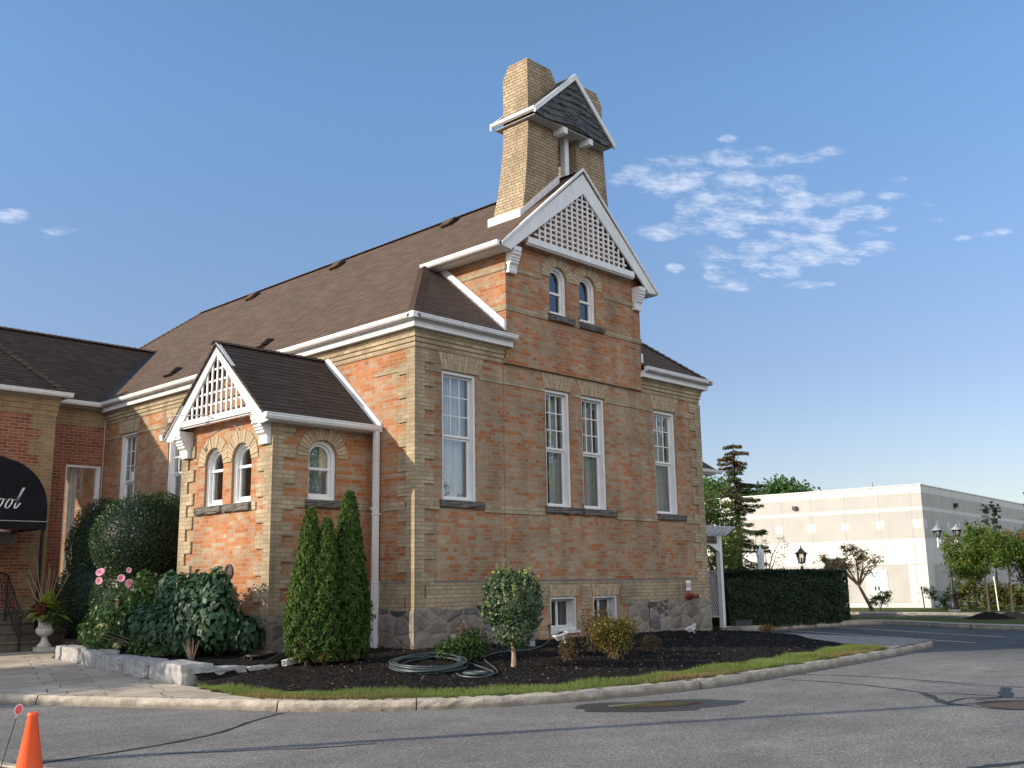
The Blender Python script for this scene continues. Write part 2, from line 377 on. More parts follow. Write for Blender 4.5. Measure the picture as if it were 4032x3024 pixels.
def shingle(name, cols, row=.15, w=.36, warm=.3):
    m, t = mat(name); uv = uvn(t); p = pos(t)
    b = t.n('ShaderNodeTexBrick', offset=.37, squash=.7, squash_frequency=3, i={'Vector': uv, 'Color1': (0, 0, 0, 1), 'Color2': (1, 1, 1, 1), 'Mortar': (.0, .0, .0, 1), 'Scale': 1.0, 'Mortar Size': .004, 'Mortar Smooth': .0, 'Brick Width': w, 'Row Height': row})
    c = t.ramp(b.outputs['Color'], cols)
    # the laminated tabs stand proud in turn: lower edge of a tab shows a dark butt
    s = t.n('ShaderNodeSeparateXYZ', i={0: uv}); fr = t.m('FRACT', t.m('DIVIDE', s.outputs[1], row))
    tab = t.n('ShaderNodeTexBrick', offset=.5, i={'Vector': t.mapping(uv, loc=(.13, 0, 0)), 'Color1': (0, 0, 0, 1), 'Color2': (1, 1, 1, 1), 'Mortar': (0, 0, 0, 1), 'Scale': 1.0, 'Mortar Size': 0.0, 'Brick Width': w*.8, 'Row Height': row}).outputs['Color']
    butt = t.m('MULTIPLY', t.m('LESS_THAN', fr, .24), t.m('ADD', warm, t.m('MULTIPLY', t.m('GREATER_THAN', tab, .45), 1-warm)))
    c = t.mix(t.m('MULTIPLY', butt, .8), c, (.012, .01, .009))
    g = t.noise(p, 120, 2, .7); st = t.noise(t.mapping(p, scale=(1, 1, .5)), .7, 4, .6)
    c = t.mix(1.0, c, t.ramp(g, [(.25, .7), (.75, 1.3)]), 'MULTIPLY'); c = t.mix(1.0, c, t.ramp(st, [(.3, .93), (.7, 1.06)]), 'MULTIPLY')
    h = t.m('ADD', t.m('MULTIPLY', t.m('SUBTRACT', 1.0, fr), .8), t.m('ADD', t.m('MULTIPLY', tab, .6), t.m('MULTIPLY', g, .3)))
    finish(t, c, .92, .15, h, .55, .012)
shingle('brown_shingle', [(0, (.1, .07, .053)), (.5, (.108, .076, .058)), (1, (.118, .084, .064))])
shingle('dark_shingle', [(0, (.06, .046, .038)), (.5, (.07, .054, .044)), (1, (.085, .067, .055))], row=.13, w=.33, warm=.55)
shingle('slate', [(0, (.075, .08, .088)), (.5, (.1, .106, .114)), (1, (.13, .135, .14))], row=.17, w=.2)
def plain(name, col, rough=.6, spec=.3, var=.12, sc=4, bump=0, metal=0, streak=0):
    m, t = mat(name); p = pos(t)
    n = t.noise(p, sc, 5, .6); c = t.mix(1.0, col, t.ramp(n, [(.3, 1-var), (.7, 1+var)]), 'MULTIPLY')
    if streak:
        q = t.noise(t.mapping(p, scale=(9, 9, .5)), 1.0, 4, .6); c = t.mix(1.0, c, t.ramp(q, [(.42, 1-streak), (.6, 1)]), 'MULTIPLY')
    finish(t, c, rough, spec, n if bump else None, bump or .1, .01, metal)
    return m
plain('white_paint', (.74, .745, .74), .5, .35, .07, 4, .08, streak=.06)
plain('white_metal', (.76, .765, .765), .4, .4, .05, 2.5, streak=.1)
plain('worn_paint', (.66, .66, .65), .6, .3, .13, 8, .15, streak=.25)
plain('sill_stone', (.135, .125, .11), .9, .2, .35, 9, .9)
plain('dark_metal', (.028, .027, .026), .45, .4, .2, 5)
plain('black_paint', (.012, .012, .014), .45, .4, .2, 6)
plain('grey_metal', (.33, .34, .35), .45, .4, .1, 6)
plain('rust_metal', (.07, .052, .045), .7, .3, .3, 9)
plain('canvas', (.011, .0115, .016), .85, .2, .3, 3, streak=.2)
plain('lettering', (.74, .74, .76), .7, .2, .03)
plain('limestone', (.33, .33, .325), .85, .2, .2, 5, .8, streak=.18)
plain('concrete', (.44, .39, .32), .9, .2, .2, 5, .5)
plain('step_stone', (.12, .105, .085), .9, .2, .3, 5, .4)
plain('urn_stone', (.5, .485, .46), .85, .2, .22, 10, .5)
plain('red_paint', (.27, .035, .032), .5, .4, .25, 14)
plain('paper', (.75, .75, .78), .8, .2, .04)
plain('red_ink', (.3, .03, .06), .8, .2, .05)
plain('plaque', (.17, .125, .115), .7, .3, .2, 20)
plain('plaque_ink', (.012, .012, .02), .7, .2, .05)
plain('orange_plastic', (.86, .115, .03), .45, .4, .07, 6)
plain('reflector', (.62, .07, .07), .4, .5, .05)
plain('hose_rubber', (.055, .075, .078), .38, .5, .15, 9)
plain('black_plastic', (.014, .014, .015), .4, .45, .2, 9)
plain('bark', (.16, .115, .08), .95, .15, .4, 12, .8)
plain('pale_bark', (.33, .24, .165), .95, .15, .35, 14, .7)
plain('dark_bark', (.07, .052, .04), .95, .15, .4, 12, .8)
plain('soil_mound', (.017, .013, .011), .95, .1, .5, 20, 1)
plain('brown_soil', (.085, .06, .045), .95, .1, .5, 14, 1)
plain('concrete_white', (.62, .61, .585), .85, .2, .04, 1.2)
plain('concrete_grey', (.46, .45, .425), .9, .2, .06, 1.0, .2, streak=.03)
plain('joint', (.33, .31, .28), .9, .1, .1)
plain('door_paint', (.60, .65, .66), .6, .3, .04)
plain('line_paint', (.66, .58, .4), .85, .2, .3, 9)
plain('crack_seal', (.022, .02, .021), .6, .35, .3, 8)
plain('curtain', (.8, .8, .78), .95, .05, .1, 5)
plain('dark_room', (.018, .017, .016), .95, .05, .2, 3)
plain('copper', (.10, .07, .05), .6, .3, .3, 9)
plain('fabric_white', (.66, .69, .74), .9, .1, .08, 4)
plain('bell_metal', (.02, .018, .016), .5, .4, .2, 8)
plain('soffit_grey', (.42, .41, .39), .8, .2, .1, 6)
def glass(name, refl, tint):
    m, t = mat(name)
    fr = t.n('ShaderNodeFresnel', i={'IOR': 1.5}).outputs[0]
    f = t.m('ADD', t.m('MULTIPLY', fr, 1.5), refl, clamp=True)
    p = pos(t); b = t.n('ShaderNodeBump', i={'Height': t.noise(p, 2.2, 2), 'Strength': .04, 'Distance': .05})
    g = t.n('ShaderNodeBsdfGlossy', i={'Color': (.9, .93, .96, 1), 'Roughness': .015, 'Normal': b.outputs[0]})
    tr = t.n('ShaderNodeBsdfTransparent', i={'Color': (*tint, 1)})
    mx = t.n('ShaderNodeMixShader', i={0: f, 1: tr.outputs[0], 2: g.outputs[0]})
    t.n('ShaderNodeOutputMaterial', i={'Surface': mx.outputs[0]})
glass('glass', .11, (.84, .86, .86)); glass('dark_glass', .05, (.35, .37, .38)); glass('lamp_glass', .12, (.9, .88, .8))
def leaf_mat(name, cols, trans=.3, rough=.45, spec=.35, hue=None):
    m, t = mat(name)
    r = t.n('ShaderNodeAttribute', attribute_name='rnd').outputs['Fac']
    c = t.ramp(r, cols)
    p = t.n('ShaderNodeBsdfPrincipled', i={'Base Color': c, 'Roughness': rough, 'Specular IOR Level': spec})
    tl = t.n('ShaderNodeBsdfTranslucent', i={'Color': t.mix(1.0, c, (1.15, 1.2, .6), 'MULTIPLY')})
    mx = t.n('ShaderNodeMixShader', i={0: trans, 1: p.outputs[0], 2: tl.outputs[0]})
    t.n('ShaderNodeOutputMaterial', i={'Surface': mx.outputs[0]})
G = lambda a, b, c: [(0, a), (.5, b), (1, c)]
leaf_mat('box_leaf', G((.012, .03, .016), (.026, .06, .026), (.10, .14, .045)))
leaf_mat('big_leaf', G((.016, .045, .024), (.03, .075, .038), (.055, .11, .05)), .2, .5)
leaf_mat('mallow_leaf', G((.022, .055, .018), (.04, .09, .026), (.08, .14, .04)))
leaf_mat('cedar_leaf', [(0, (.13, .07, .02)), (.06, (.03, .06, .012)), (.5, (.045, .095, .018)), (1, (.10, .16, .03))], .25, .6, .2)
leaf_mat('dead_leaf', G((.12, .05, .02), (.22, .10, .04), (.3, .17, .07)), .3, .8, .1)
leaf_mat('topiary_leaf', [(0, (.025, .055, .03)), (.45, (.045, .09, .045)), (.85, (.10, .15, .055)), (1, (.26, .33, .085))], .25, .4)
leaf_mat('shoot_leaf', G((.10, .15, .03), (.16, .22, .045), (.24, .3, .08)), .35)
leaf_mat('spirea_leaf', [(0, (.03, .07, .015)), (.35, (.09, .1, .02)), (.7, (.2, .13, .03)), (1, (.3, .19, .05))], .3)
leaf_mat('low_leaf', G((.025, .06, .016), (.045, .095, .022), (.08, .14, .03)))
leaf_mat('brown_leaf', G((.05, .05, .02), (.09, .065, .03), (.14, .09, .04)))
leaf_mat('hedge_leaf', G((.014, .028, .014), (.024, .046, .02), (.05, .085, .03)), .25, .5)
leaf_mat('spruce_leaf', [(0, (.2, .13, .075)), (.18, (.08, .095, .05)), (.6, (.10, .125, .065)), (1, (.17, .18, .10))], .3, .6, .2)
leaf_mat('maple_leaf', [(0, (.18, .08, .025)), (.15, (.18, .15, .03)), (.4, (.10, .17, .03)), (.75, (.13, .22, .04)), (1, (.22, .3, .06))], .5)
leaf_mat('vine_leaf', [(0, (.2, .07, .03)), (.2, (.19, .14, .03)), (.5, (.08, .12, .03)), (1, (.13, .17, .05))], .4)
leaf_mat('red_leaf', [(0, (.06, .015, .012)), (.5, (.14, .035, .02)), (.8, (.24, .08, .03)), (1, (.2, .16, .05))], .35)
leaf_mat('sumac_leaf', [(0, (.16, .05, .025)), (.4, (.18, .12, .05)), (.7, (.11, .12, .04)), (1, (.16, .18, .06))], .35)
leaf_mat('far_leaf', G((.035, .08, .025), (.06, .12, .035), (.10, .17, .05)), .3, .6, .2)
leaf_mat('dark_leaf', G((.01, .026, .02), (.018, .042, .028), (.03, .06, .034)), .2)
leaf_mat('fern_leaf', G((.16, .22, .035), (.3, .37, .06), (.46, .5, .12)), .5)
leaf_mat('coleus_leaf', G((.05, .018, .012), (.11, .035, .02), (.18, .07, .03)), .3)
leaf_mat('grass_blade', [(0, (.27, .2, .1)), (.16, (.17, .165, .065)), (.35, (.15, .195, .06)), (.7, (.165, .225, .065)), (1, (.24, .29, .11))], .4, .6, .2)
leaf_mat('petal_pink', G((.62, .2, .33), (.74, .32, .46), (.8, .45, .57)), .35, .7, .1)
leaf_mat('petal_green', G((.28, .33, .13), (.42, .47, .22), (.58, .6, .36)), .3, .7, .1)
leaf_mat('bark_chip', [(0, (.004, .0035, .0033)), (.5, (.009, .0075, .0068)), (.78, (.028, .021, .017)), (.9, (.12, .085, .06)), (1, (.3, .22, .15))], 0, .85, .25)
def ground_mats():
    m, t = mat('asphalt'); p = pos(t)
    f = t.noise(p, 70, 3, .75); v = t.n('ShaderNodeTexVoronoi', i={'Vector': p, 'Scale': 95.0}).outputs['Color']
    v = t.n('ShaderNodeSeparateXYZ', i={0: v}).outputs[0]
    big = t.noise(p, .35, 5, .6); mid = t.noise(t.mapping(p, scale=(1, 1.6, 1), rot=(0, 0, .5)), 1.3, 5, .65)
    s = t.n('ShaderNodeSeparateXYZ', i={0: p})
    c = t.ramp(v, [(0, (.075, .072, .068)), (.35, (.155, .15, .14)), (.8, (.235, .227, .212)), (1, (.42, .405, .375))])
    c = t.mix(1.0, c, t.ramp(f, [(.25, .72), (.75, 1.25)]), 'MULTIPLY')
    c = t.mix(1.0, c, t.ramp(big, [(.32, .74), (.66, 1.15)]), 'MULTIPLY'); c = t.mix(1.0, c, t.ramp(mid, [(.3, .82), (.7, 1.14)]), 'MULTIPLY')
    # far bays: fresher, darker tar, its colour deepened further to paint in shade
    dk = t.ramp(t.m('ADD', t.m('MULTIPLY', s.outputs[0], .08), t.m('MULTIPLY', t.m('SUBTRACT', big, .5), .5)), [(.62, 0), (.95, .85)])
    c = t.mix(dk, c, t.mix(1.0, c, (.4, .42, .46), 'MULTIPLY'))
    h = t.m('ADD', v, t.m('MULTIPLY', f, .8))
    finish(t, c, .82, .3, h, .55, .012)
    m, t = mat('paving'); p = pos(t)
    wob = t.n('ShaderNodeVectorMath', operation='ADD', i={0: t.mapping(p, rot=(0, 0, .33)), 1: t.n('ShaderNodeVectorMath', operation='SCALE', i={0: t.n('ShaderNodeTexNoise', i={'Vector': p, 'Scale': 1.6, 'Detail': 3.0}).outputs['Color'], 'Scale': .16}).outputs[0]}).outputs[0]
    b = t.n('ShaderNodeTexBrick', offset=.37, squash=.62, squash_frequency=2, i={'Vector': wob, 'Color1': (0, 0, 0, 1), 'Color2': (1, 1, 1, 1), 'Mortar': (.5, .5, .5, 1), 'Scale': 1.0, 'Mortar Size': .012, 'Mortar Smooth': .3, 'Brick Width': 1.15, 'Row Height': .52})
    n = t.noise(p, 2.2, 5, .6); g = t.noise(p, 40, 3, .6)
    c = t.ramp(b.outputs['Color'], [(0, (.36, .31, .25)), (.5, (.42, .365, .29)), (1, (.47, .41, .33))])
    c = t.mix(1.0, c, t.ramp(n, [(.3, .72), (.7, 1.18)]), 'MULTIPLY'); c = t.mix(1.0, c, t.ramp(g, [(.3, .88), (.7, 1.1)]), 'MULTIPLY')
    op = t.m('MULTIPLY', b.outputs['Fac'], t.ramp(t.noise(p, 1.1, 3), [(.36, .25), (.5, .75)]))
    c = t.mix(op, c, (.05, .043, .035))
    finish(t, c, .88, .2, t.m('SUBTRACT', t.m('MULTIPLY', n, .4), op), .6, .025)
    m, t = mat('mulch'); p = pos(t)
    v = t.n('ShaderNodeTexVoronoi', i={'Vector': t.mapping(p, scale=(1, 1.4, 1)), 'Scale': 34.0}); r = t.n('ShaderNodeSeparateXYZ', i={0: v.outputs['Color']}).outputs[0]
    n = t.noise(p, 55, 4, .7)
    c = t.ramp(r, [(0, (.003, .0025, .0025)), (.6, (.0075, .0062, .0055)), (.9, (.016, .012, .01)), (1, (.05, .037, .028))])
    finish(t, c, .9, .2, t.m('ADD', n, r), .9, .03)
    m, t = mat('turf'); p = pos(t)
    n = t.noise(p, 3, 5, .65); g = t.noise(p, 60, 3, .7)
    c = t.ramp(n, [(.3, (.06, .095, .022)), (.5, (.09, .12, .03)), (.66, (.17, .135, .055))]); c = t.mix(1.0, c, t.ramp(g, [(.3, .6), (.7, 1.35)]), 'MULTIPLY')
    finish(t, c, .95, .1, g, .9, .04)
    m, t = mat('kerb_concrete'); p = pos(t)
    n = t.noise(p, 4, 6, .65); g = t.noise(p, 45, 4, .7); s = t.n('ShaderNodeSeparateXYZ', i={0: p})
    c = t.ramp(n, [(.3, (.33, .29, .235)), (.55, (.42, .375, .31)), (.7, (.5, .455, .385))]); c = t.mix(1.0, c, t.ramp(g, [(.3, .75), (.7, 1.18)]), 'MULTIPLY')
    # tyre scuffs and road grime along the foot
    gr = t.ramp(t.m('ADD', s.outputs[2], t.m('MULTIPLY', t.m('SUBTRACT', n, .5), .16)), [(.03, 1), (.1, 0)])
    c = t.mix(t.m('MULTIPLY', gr, .6), c, (.09, .08, .065))
    finish(t, c, .9, .2, t.m('ADD', n, g), .6, .015)
    m, t = mat('path_paver'); p = pos(t)
    b = t.n('ShaderNodeTexBrick', offset=.5, i={'Vector': t.mapping(p, rot=(0, 0, -.9)), 'Color1': (.27, .245, .22, 1), 'Color2': (.36, .33, .29, 1), 'Mortar': (.12, .11, .1, 1), 'Scale': 1.0, 'Mortar Size': .006, 'Brick Width': .3, 'Row Height': .15})
    n = t.noise(p, 6, 4); c = t.mix(1.0, b.outputs['Color'], t.ramp(n, [(.3, .8), (.7, 1.15)]), 'MULTIPLY')
    finish(t, c, .9, .2, b.outputs['Fac'], -.3, .01)
    m, t = mat('puddle_water'); p = pos(t)
    finish(t, (.012, .012, .012), .03, .5)
    m, t = mat('wet_asphalt'); p = pos(t); v = t.noise(p, 80, 3, .7)
    finish(t, t.ramp(v, [(.3, (.02, .02, .02)), (.7, (.05, .048, .046))]), .42, .45, v, .4, .01)
    m, t = mat('soil'); p = pos(t); n = t.noise(p, 3, 5); finish(t, t.ramp(n, [(.3, (.06, .05, .035)), (.7, (.1, .09, .055))]), .95, .1)
ground_mats()
M = MATS
# ---------------------------------------------------------------- the old brick school
class Fr:
    """wall frame: u along the wall, v up, d outwards"""
    def __init__(s, O, U): s.O = Vector(O); s.U = Vector(U); s.V = Vector((0, 0, 1)); s.N = s.U.cross(s.V)
    def __call__(s, u, v, d=0): return s.O+s.U*u+s.V*v+s.N*d
    def box(s, mb, u0, u1, v0, v1, d0, d1): mb.obox(s(u0, v0, d0), s.U*(u1-u0), s.V*(v1-v0), s.N*(d1-d0))
    def poly(s, mb, pts, d0, d1): mb.prism([s(u, v, d1) for u, v in pts], -s.N*(d1-d0))
FF = Fr((0, 0, 0), (1, 0, 0)); FT = Fr((0, -.02, 0), (1, 0, 0)); FU = Fr((0, -.10, 0), (1, 0, 0))
FS = Fr((0, 0, 0), (0, -1, 0)); FG = Fr((-2.22, 0, 0), (0, -1, 0)); FP = Fr((0, 1.3, 0), (1, 0, 0))
rect = lambda a, b, c, d: [(a, c), (b, c), (b, d), (a, d)]
def arch(uc, r, v0, vs, n=14, dr=0.):
    r = r-dr
    return [(uc-r, v0+dr), (uc+r, v0+dr)]+[(uc+r*math.cos(math.pi*k/n), vs+r*math.sin(math.pi*k/n)) for k in range(n+1)]
def ring(mb, fr, a, b, d0, d1):
    n = len(a)
    for k in range(n):
        j = (k+1) % n
        mb.face([fr(*a[k], d1), fr(*a[j], d1), fr(*b[j], d1), fr(*b[k], d1)])
        mb.face([fr(*b[k], d1), fr(*b[j], d1), fr(*b[j], d0), fr(*b[k], d0)])
        mb.face([fr(*a[j], d1), fr(*a[k], d1), fr(*a[k], d0), fr(*a[j], d0)])
def curtain(fr, u0, u1, v0, v1, d, par, gap=0., name='curtain'):
    mb = MB(); mb.smooth = True; nx = int((u1-u0)/.02)
    ph = RNG.random()*6
    P = lambda k, v: fr(u0+(u1-u0)*k/nx, v, d+.03*math.sin(k*1.15+ph+.4*math.sin(k*.31))+.012*math.sin(k*2.9))
    for k in range(nx):
        mid = (k+.5)/nx
        if gap and abs(mid-.5) < gap/2: continue
        mb.face([P(k, v0), P(k+1, v0), P(k+1, v1), P(k, v1)])
    return mb.build(name, M['curtain'], par)
school = thing('brick_school', (4.8, 6, .4), 'old orange and buff brick schoolhouse with a twin pier belfry and lattice gables', 'school building')
def sash_window(fr, u0, u1, v0, v1, vm, par=school, cols=3, rows=3, lower=True, cur=True, depth=.24, gap=0.):
    mb = MB(); c = .055
    for a, b, e, f in ((u0, u0+c, v0, v1), (u1-c, u1, v0, v1), (u0+c, u1-c, v1-c, v1), (u0+c, u1-c, v0, v0+.045)): fr.box(mb, a, b, e, f, -depth, -.035)
    fr.box(mb, u0-.02, u1+.02, v1, v1+.05, -depth, -.02) if False else None
    s = .045; a, b = u0+c, u1-c
    def sash(e, f, d, nc, nr, mw=.022):
        for q in ((a, a+s, e, f), (b-s, b, e, f), (a+s, b-s, e, e+s), (a+s, b-s, f-s, f)): fr.box(mb, *q, d-.035, d)
        for k in range(1, nc): x = a+s+(b-a-2*s)*k/nc; fr.box(mb, x-mw/2, x+mw/2, e+s, f-s, d-.03, d-.004)
        for k in range(1, nr):
            y = e+s+(f-e-2*s)*k/nr
            for q in range(nc):
                xa = a+s+(b-a-2*s)*q/nc+(mw/2 if q else 0); xb = a+s+(b-a-2*s)*(q+1)/nc-(mw/2 if q < nc-1 else 0)
                fr.box(mb, xa, xb, y-mw/2, y+mw/2, d-.03, d-.005)
    sash(vm-.02, v1-c, -.13, cols, rows)
    if lower: sash(v0+.045, vm-.021, -.17, 1, 1)
    w = mb.build('window', M['white_paint'], par)
    g = MB(); g.face([fr(a, vm, -.15), fr(b, vm, -.15), fr(b, v1, -.15), fr(a, v1, -.15)])
    g.face([fr(a, v0, -.19), fr(b, v0, -.19), fr(b, vm, -.19), fr(a, vm, -.19)])
    g.build('pane', M['glass'], w)
    if cur: curtain(fr, u0-.05, u1+.05, v0-.05, v1+.05, -.36, w, gap)
    return w
def sill(fr, u0, u1, v0, v1, par, proud=.075):
    mb = MB(); fr.box(mb, u0, u1, v0, v1, -.1, proud)
    o = mb.build('sill', M['sill_stone'], par)
    bm = bmesh.new(); bm.from_mesh(o.data); bmesh.ops.subdivide_edges(bm, edges=bm.edges, cuts=5, use_grid_fill=True)
    r = random.Random(int(u0*100))
    for v in bm.verts:
        q = (v.co-fr.O).dot(fr.N)
        if q > proud-.002:
            z = (v.co.z-v0)/(v1-v0)
            if .1 < z < .85: v.co += fr.N*r.uniform(-.02, .015)
            if z < .1: v.co += fr.N*r.uniform(-.03, 0)
    bm.to_mesh(o.data); bm.free(); return o
def lintel(fr, b0, b1, t0, t1, v0, v1, par, n=12):
    """flat arch of bricks set on end, splayed"""
    mb = MB()
    for k in range(n):
        g = .0035; f0, f1 = k/n, (k+1)/n
        B0 = b0+(b1-b0)*f0+g; B1 = b0+(b1-b0)*f1-g; T0 = t0+(t1-t0)*f0+g; T1 = t0+(t1-t0)*f1-g
        m = .5+(.16 if k % 2 else -.16); vm = v0+(v1-v0)*m
        L = lambda f, x, y: x+(y-x)*f
        pr = .016+.003*((k*7) % 3)
        fr.poly(mb, [(B0, v0), (B1, v0), (L(m, B1, T1), vm-g), (L(m, B0, T0), vm-g)], -.03, pr)
        fr.poly(mb, [(L(m, B0, T0), vm+g), (L(m, B1, T1), vm+g), (T1, v1), (T0, v1)], -.03, pr)
    return mb.build('lintel', M['arch_brick'], par)
def voussoirs(fr, uc, vs, r0, r1, par, n=17, lo=None, hi=None):
    mb = MB()
    for k in range(n):
        a0 = math.pi*k/n+.012; a1 = math.pi*(k+1)/n-.012
        pts = []
        for r, a in ((r0, a0), (r1, a0), (r1, a1), (r0, a1)):
            u = uc+r*math.cos(a)
            if lo is not None: u = max(u, lo)
            if hi is not None: u = min(u, hi)
            pts.append((u, vs+r*math.sin(a)))
        fr.poly(mb, pts, -.03, .016+.004*((k*5) % 3))
    return mb.build('arch', M['arch_brick'], par)
def arch_window(fr, uc, r, v0, vs, vm, par=school, cur=True, gl='glass', gap=0.):
    mb = MB(); o = arch(uc, r, v0, vs); i = arch(uc, r, v0, vs, dr=.055); i2 = arch(uc, r, v0, vs, dr=.1)
    ring(mb, fr, o, i, -.22, -.075); mid = arch(uc, r, v0, vs, dr=.025); ring(mb, fr, o, mid, -.075, -.05)
    ring(mb, fr, i, i2, -.2, -.13)
    fr.box(mb, uc-r+.055, uc+r-.055, vm-.025, vm+.025, -.2, -.115); fr.box(mb, uc-r+.055, uc+r-.055, v0+.055, v0+.13, -.2, -.14)
    w = mb.build('window', M['white_paint'], par)
    g = MB(); g.prism([fr(u, v, -.16) for u, v in i], -fr.N*.004); g.build('pane', M[gl], w)
    if cur: curtain(fr, uc-r-.03, uc+r+.03, v0-.02, vs+r+.02, -.33, w, gap)
    return w

# --- front wall, in three planes; openings are real holes
H = lambda *q: rect(*q)
W1, W4 = (.69, 1.60, 3.14, 5.66), (7.58, 8.47, 3.13, 5.64); W2, W3 = (3.65, 4.45, 3.14, 5.66), (4.86, 5.67, 3.14, 5.66)
B1, B2 = (3.67, 4.51, .58, 1.28), (5.06, 5.90, .58, 1.28)
mb = MB(); mb.panel(FF.O, FF.U, FF.V, rect(0, 2.38, 1.12, 6.42), [H(*W1)], .26); mb.cut(); mb.panel(FF.O, FF.U, FF.V, rect(7.05, 9.55, 1.12, 6.42), [H(*W4)], .26)
mb.build('wall', M['patched_brick'], school)
mb = MB(); mb.panel(FT.O, FT.U, FT.V, rect(2.38, 7.05, .2, 6.03), [H(*W2), H(*W3), H(*B1), H(*B2)], .28)
mb.face([(2.38, 0, .2), (2.38, -.02, .2), (2.38, -.02, 6.03), (2.38, 0, 6.03)]); mb.face([(7.05, -.02, .2), (7.05, 0, .2), (7.05, 0, 6.03), (7.05, -.02, 6.03)])
mb.build('wall', M['patched_brick'], school)
U1, U2 = arch(4.07, .29, 7.32, 8.16), arch(5.09, .29, 7.32, 8.16)
xc = 4.73
mb = MB(); mb.panel(FU.O, FU.U, FU.V, [(2.40, 6.03), (7.06, 6.03), (7.06, 8.75), (xc, 10.7), (2.40, 8.75)], [U1, U2], .24)
mb.face([(2.40, 2.6, 6.3), (2.40, -.10, 6.03), (2.40, -.10, 8.82), (2.40, 2.6, 8.82)]); mb.face([(7.06, -.10, 6.03), (7.06, 2.6, 6.3), (7.06, 2.6, 8.82), (7.06, -.10, 8.82)])
mb.face([(2.40, -.10, 6.03), (2.40, 0, 6.03), (7.06, 0, 6.03), (7.06, -.10, 6.03)])
mb.build('wall', M['old_brick'], school)
# --- side wall and hidden sides
WA, WB, WC = (-12.02, -11.13, 3.14, 5.66), (-9.42, -8.53, 3.14, 5.66), (-6.8, -5.9, 3.14, 5.66)
mb = MB(); mb.panel(FS.O, FS.U, FS.V, rect(-21.2, 0, 1.12, 6.42), [H(*WA), H(*WB), H(*WC)], .26); mb.build('wall', M['old_brick'], school)
mb = MB(); mb.face([(9.55, 0, .1), (9.55, 21.2, .1), (9.55, 21.2, 6.42), (9.55, 0, 6.42)]); mb.cut(); mb.face([(9.55, 21.2, .1), (0, 21.2, .1), (0, 21.2, 6.42), (9.55, 21.2, 6.42)]); mb.build('wall', M['old_brick'], school)
# --- base: rubble stone, then buff courses under a weathered ledge
mb = MB(); BASE_TOP = 1.12
for fr, u0, u1, sub in ((FF, -.05, 2.38, 1), (FF, 7.05, 9.6, 1), (FS, -21.2, .05, 1)):
    nu = max(2, int((u1-u0)/.14)); nv = 9; rr = random.Random(5)
    zt = lambda u: BASE_TOP+(.03*math.sin(u*5)+.015*math.sin(u*17))
    g = [[fr(u0+(u1-u0)*i/nu, -.1+(zt(u0+(u1-u0)*i/nu)+.1)*j/nv, .035+(rr.uniform(0, .035) if 0 < i < nu else .02)) for j in range(nv+1)] for i in range(nu+1)]
    for i in range(nu):
        for j in range(nv): mb.face([g[i][j], g[i+1][j], g[i+1][j+1], g[i][j+1]])
        mb.face([g[i][nv], g[i+1][nv], fr(u0+(u1-u0)*(i+1)/nu, BASE_TOP, -.02), fr(u0+(u1-u0)*i/nu, BASE_TOP, -.02)])
for u0, u1 in ((2.38, 3.3), (6.28, 7.05)):
    FT.box(mb, u0, u1, -.1, 1.15, -.05, .02)
FT.box(mb, 3.3, 6.28, -.1, .42, -.05, .025)
mb.build('stone_foundation', M['rubble_stone'], school)
mb = MB()
for fr, u0, u1, z0, d in ((FF, .25, 2.38, 1.10, .03), (FF, 7.05, 9.32, 1.10, .03), (FS, -21.2, -.25, 1.10, .03)): fr.box(mb, u0, u1, z0, 1.60, -.05, d); mb.cut()
for u0, u1, z0, z1 in ((2.38, 3.62, 1.10, 1.60), (4.66, 4.99, 1.29, 1.60), (6.01, 7.05, 1.10, 1.60), (3.62, 4.66, 1.53, 1.60), (4.99, 6.01, 1.53, 1.60), (4.66, 4.99, 1.0, 1.29)): FT.box(mb, u0, u1, z0, z1, -.05, .018); mb.cut()
mb.build('base_course', M['base_brick'], school)
mb = MB()
for fr, u0, u1, d in ((FF, .26, 2.38, .036), (FT, 2.38, 7.05, .024), (FF, 7.05, 9.3, .036), (FS, -21.2, -.26, .036)):
    mb.prism([fr(u0, 1.60, d), fr(u0, 1.66, -.02), fr(u0, 1.60, -.02)], fr.U*(u1-u0)); mb.cut()
mb.build('ledge', M['sill_stone'], school)
# --- buff brick dressings: corner blocks, string courses, corbelled cornice
mb = MB(); C = .0775
def quoins(fx, fy, z0, z1, flip=0, long_=.49, short=.245, pr=.034):
    """corner blocks on two walls meeting at u=0 of both frames; fx,fy: (frame, u of corner, sign into wall)"""
    z = z0; k = flip
    while z < z1-.05:
        zt = min(z+3*C, z1)
        for (fr, uc, sg), L in ((fx, long_ if k % 2 == 0 else short), (fy, short if k % 2 == 0 else long_)):
            a, b = sorted((uc, uc+sg*L)); fr.box(mb, a, b, z, zt, -.05, pr)
        z = zt; k += 1
quoins((FF, -.0345, 1), (FS, .0345, -1), 1.10, 6.02); mb.cut()
z, k = 1.10, 0
while z < 5.97:
    zt = min(z+3*C, 6.02); L = .49 if k % 2 == 0 else .245; FF.box(mb, 9.565-L, 9.5845, z, zt, -.05, .034)
    FRt = Fr((9.55, 0, 0), (0, 1, 0)); FRt.box(mb, 0, .74-L, z, zt, -.03, .012); z = zt; k += 1
mb.build('corner_blocks', M['buff_brick'], school)
mb = MB()
def band(segs, z0, z1, d):
    for fr, u0, u1 in segs: fr.box(mb, u0, u1, z0, z1, -.05, d); mb.cut()
band([(FF, .26, .60), (FF, 1.80, 2.36), (FT, 2.362, 3.565), (FT, 5.965, 7.068), (FF, 7.07, 7.57), (FF, 8.74, 9.3), (FS, -.9, -.26), (FS, -12.98, -4.6)], 2.945, 3.09, .024)
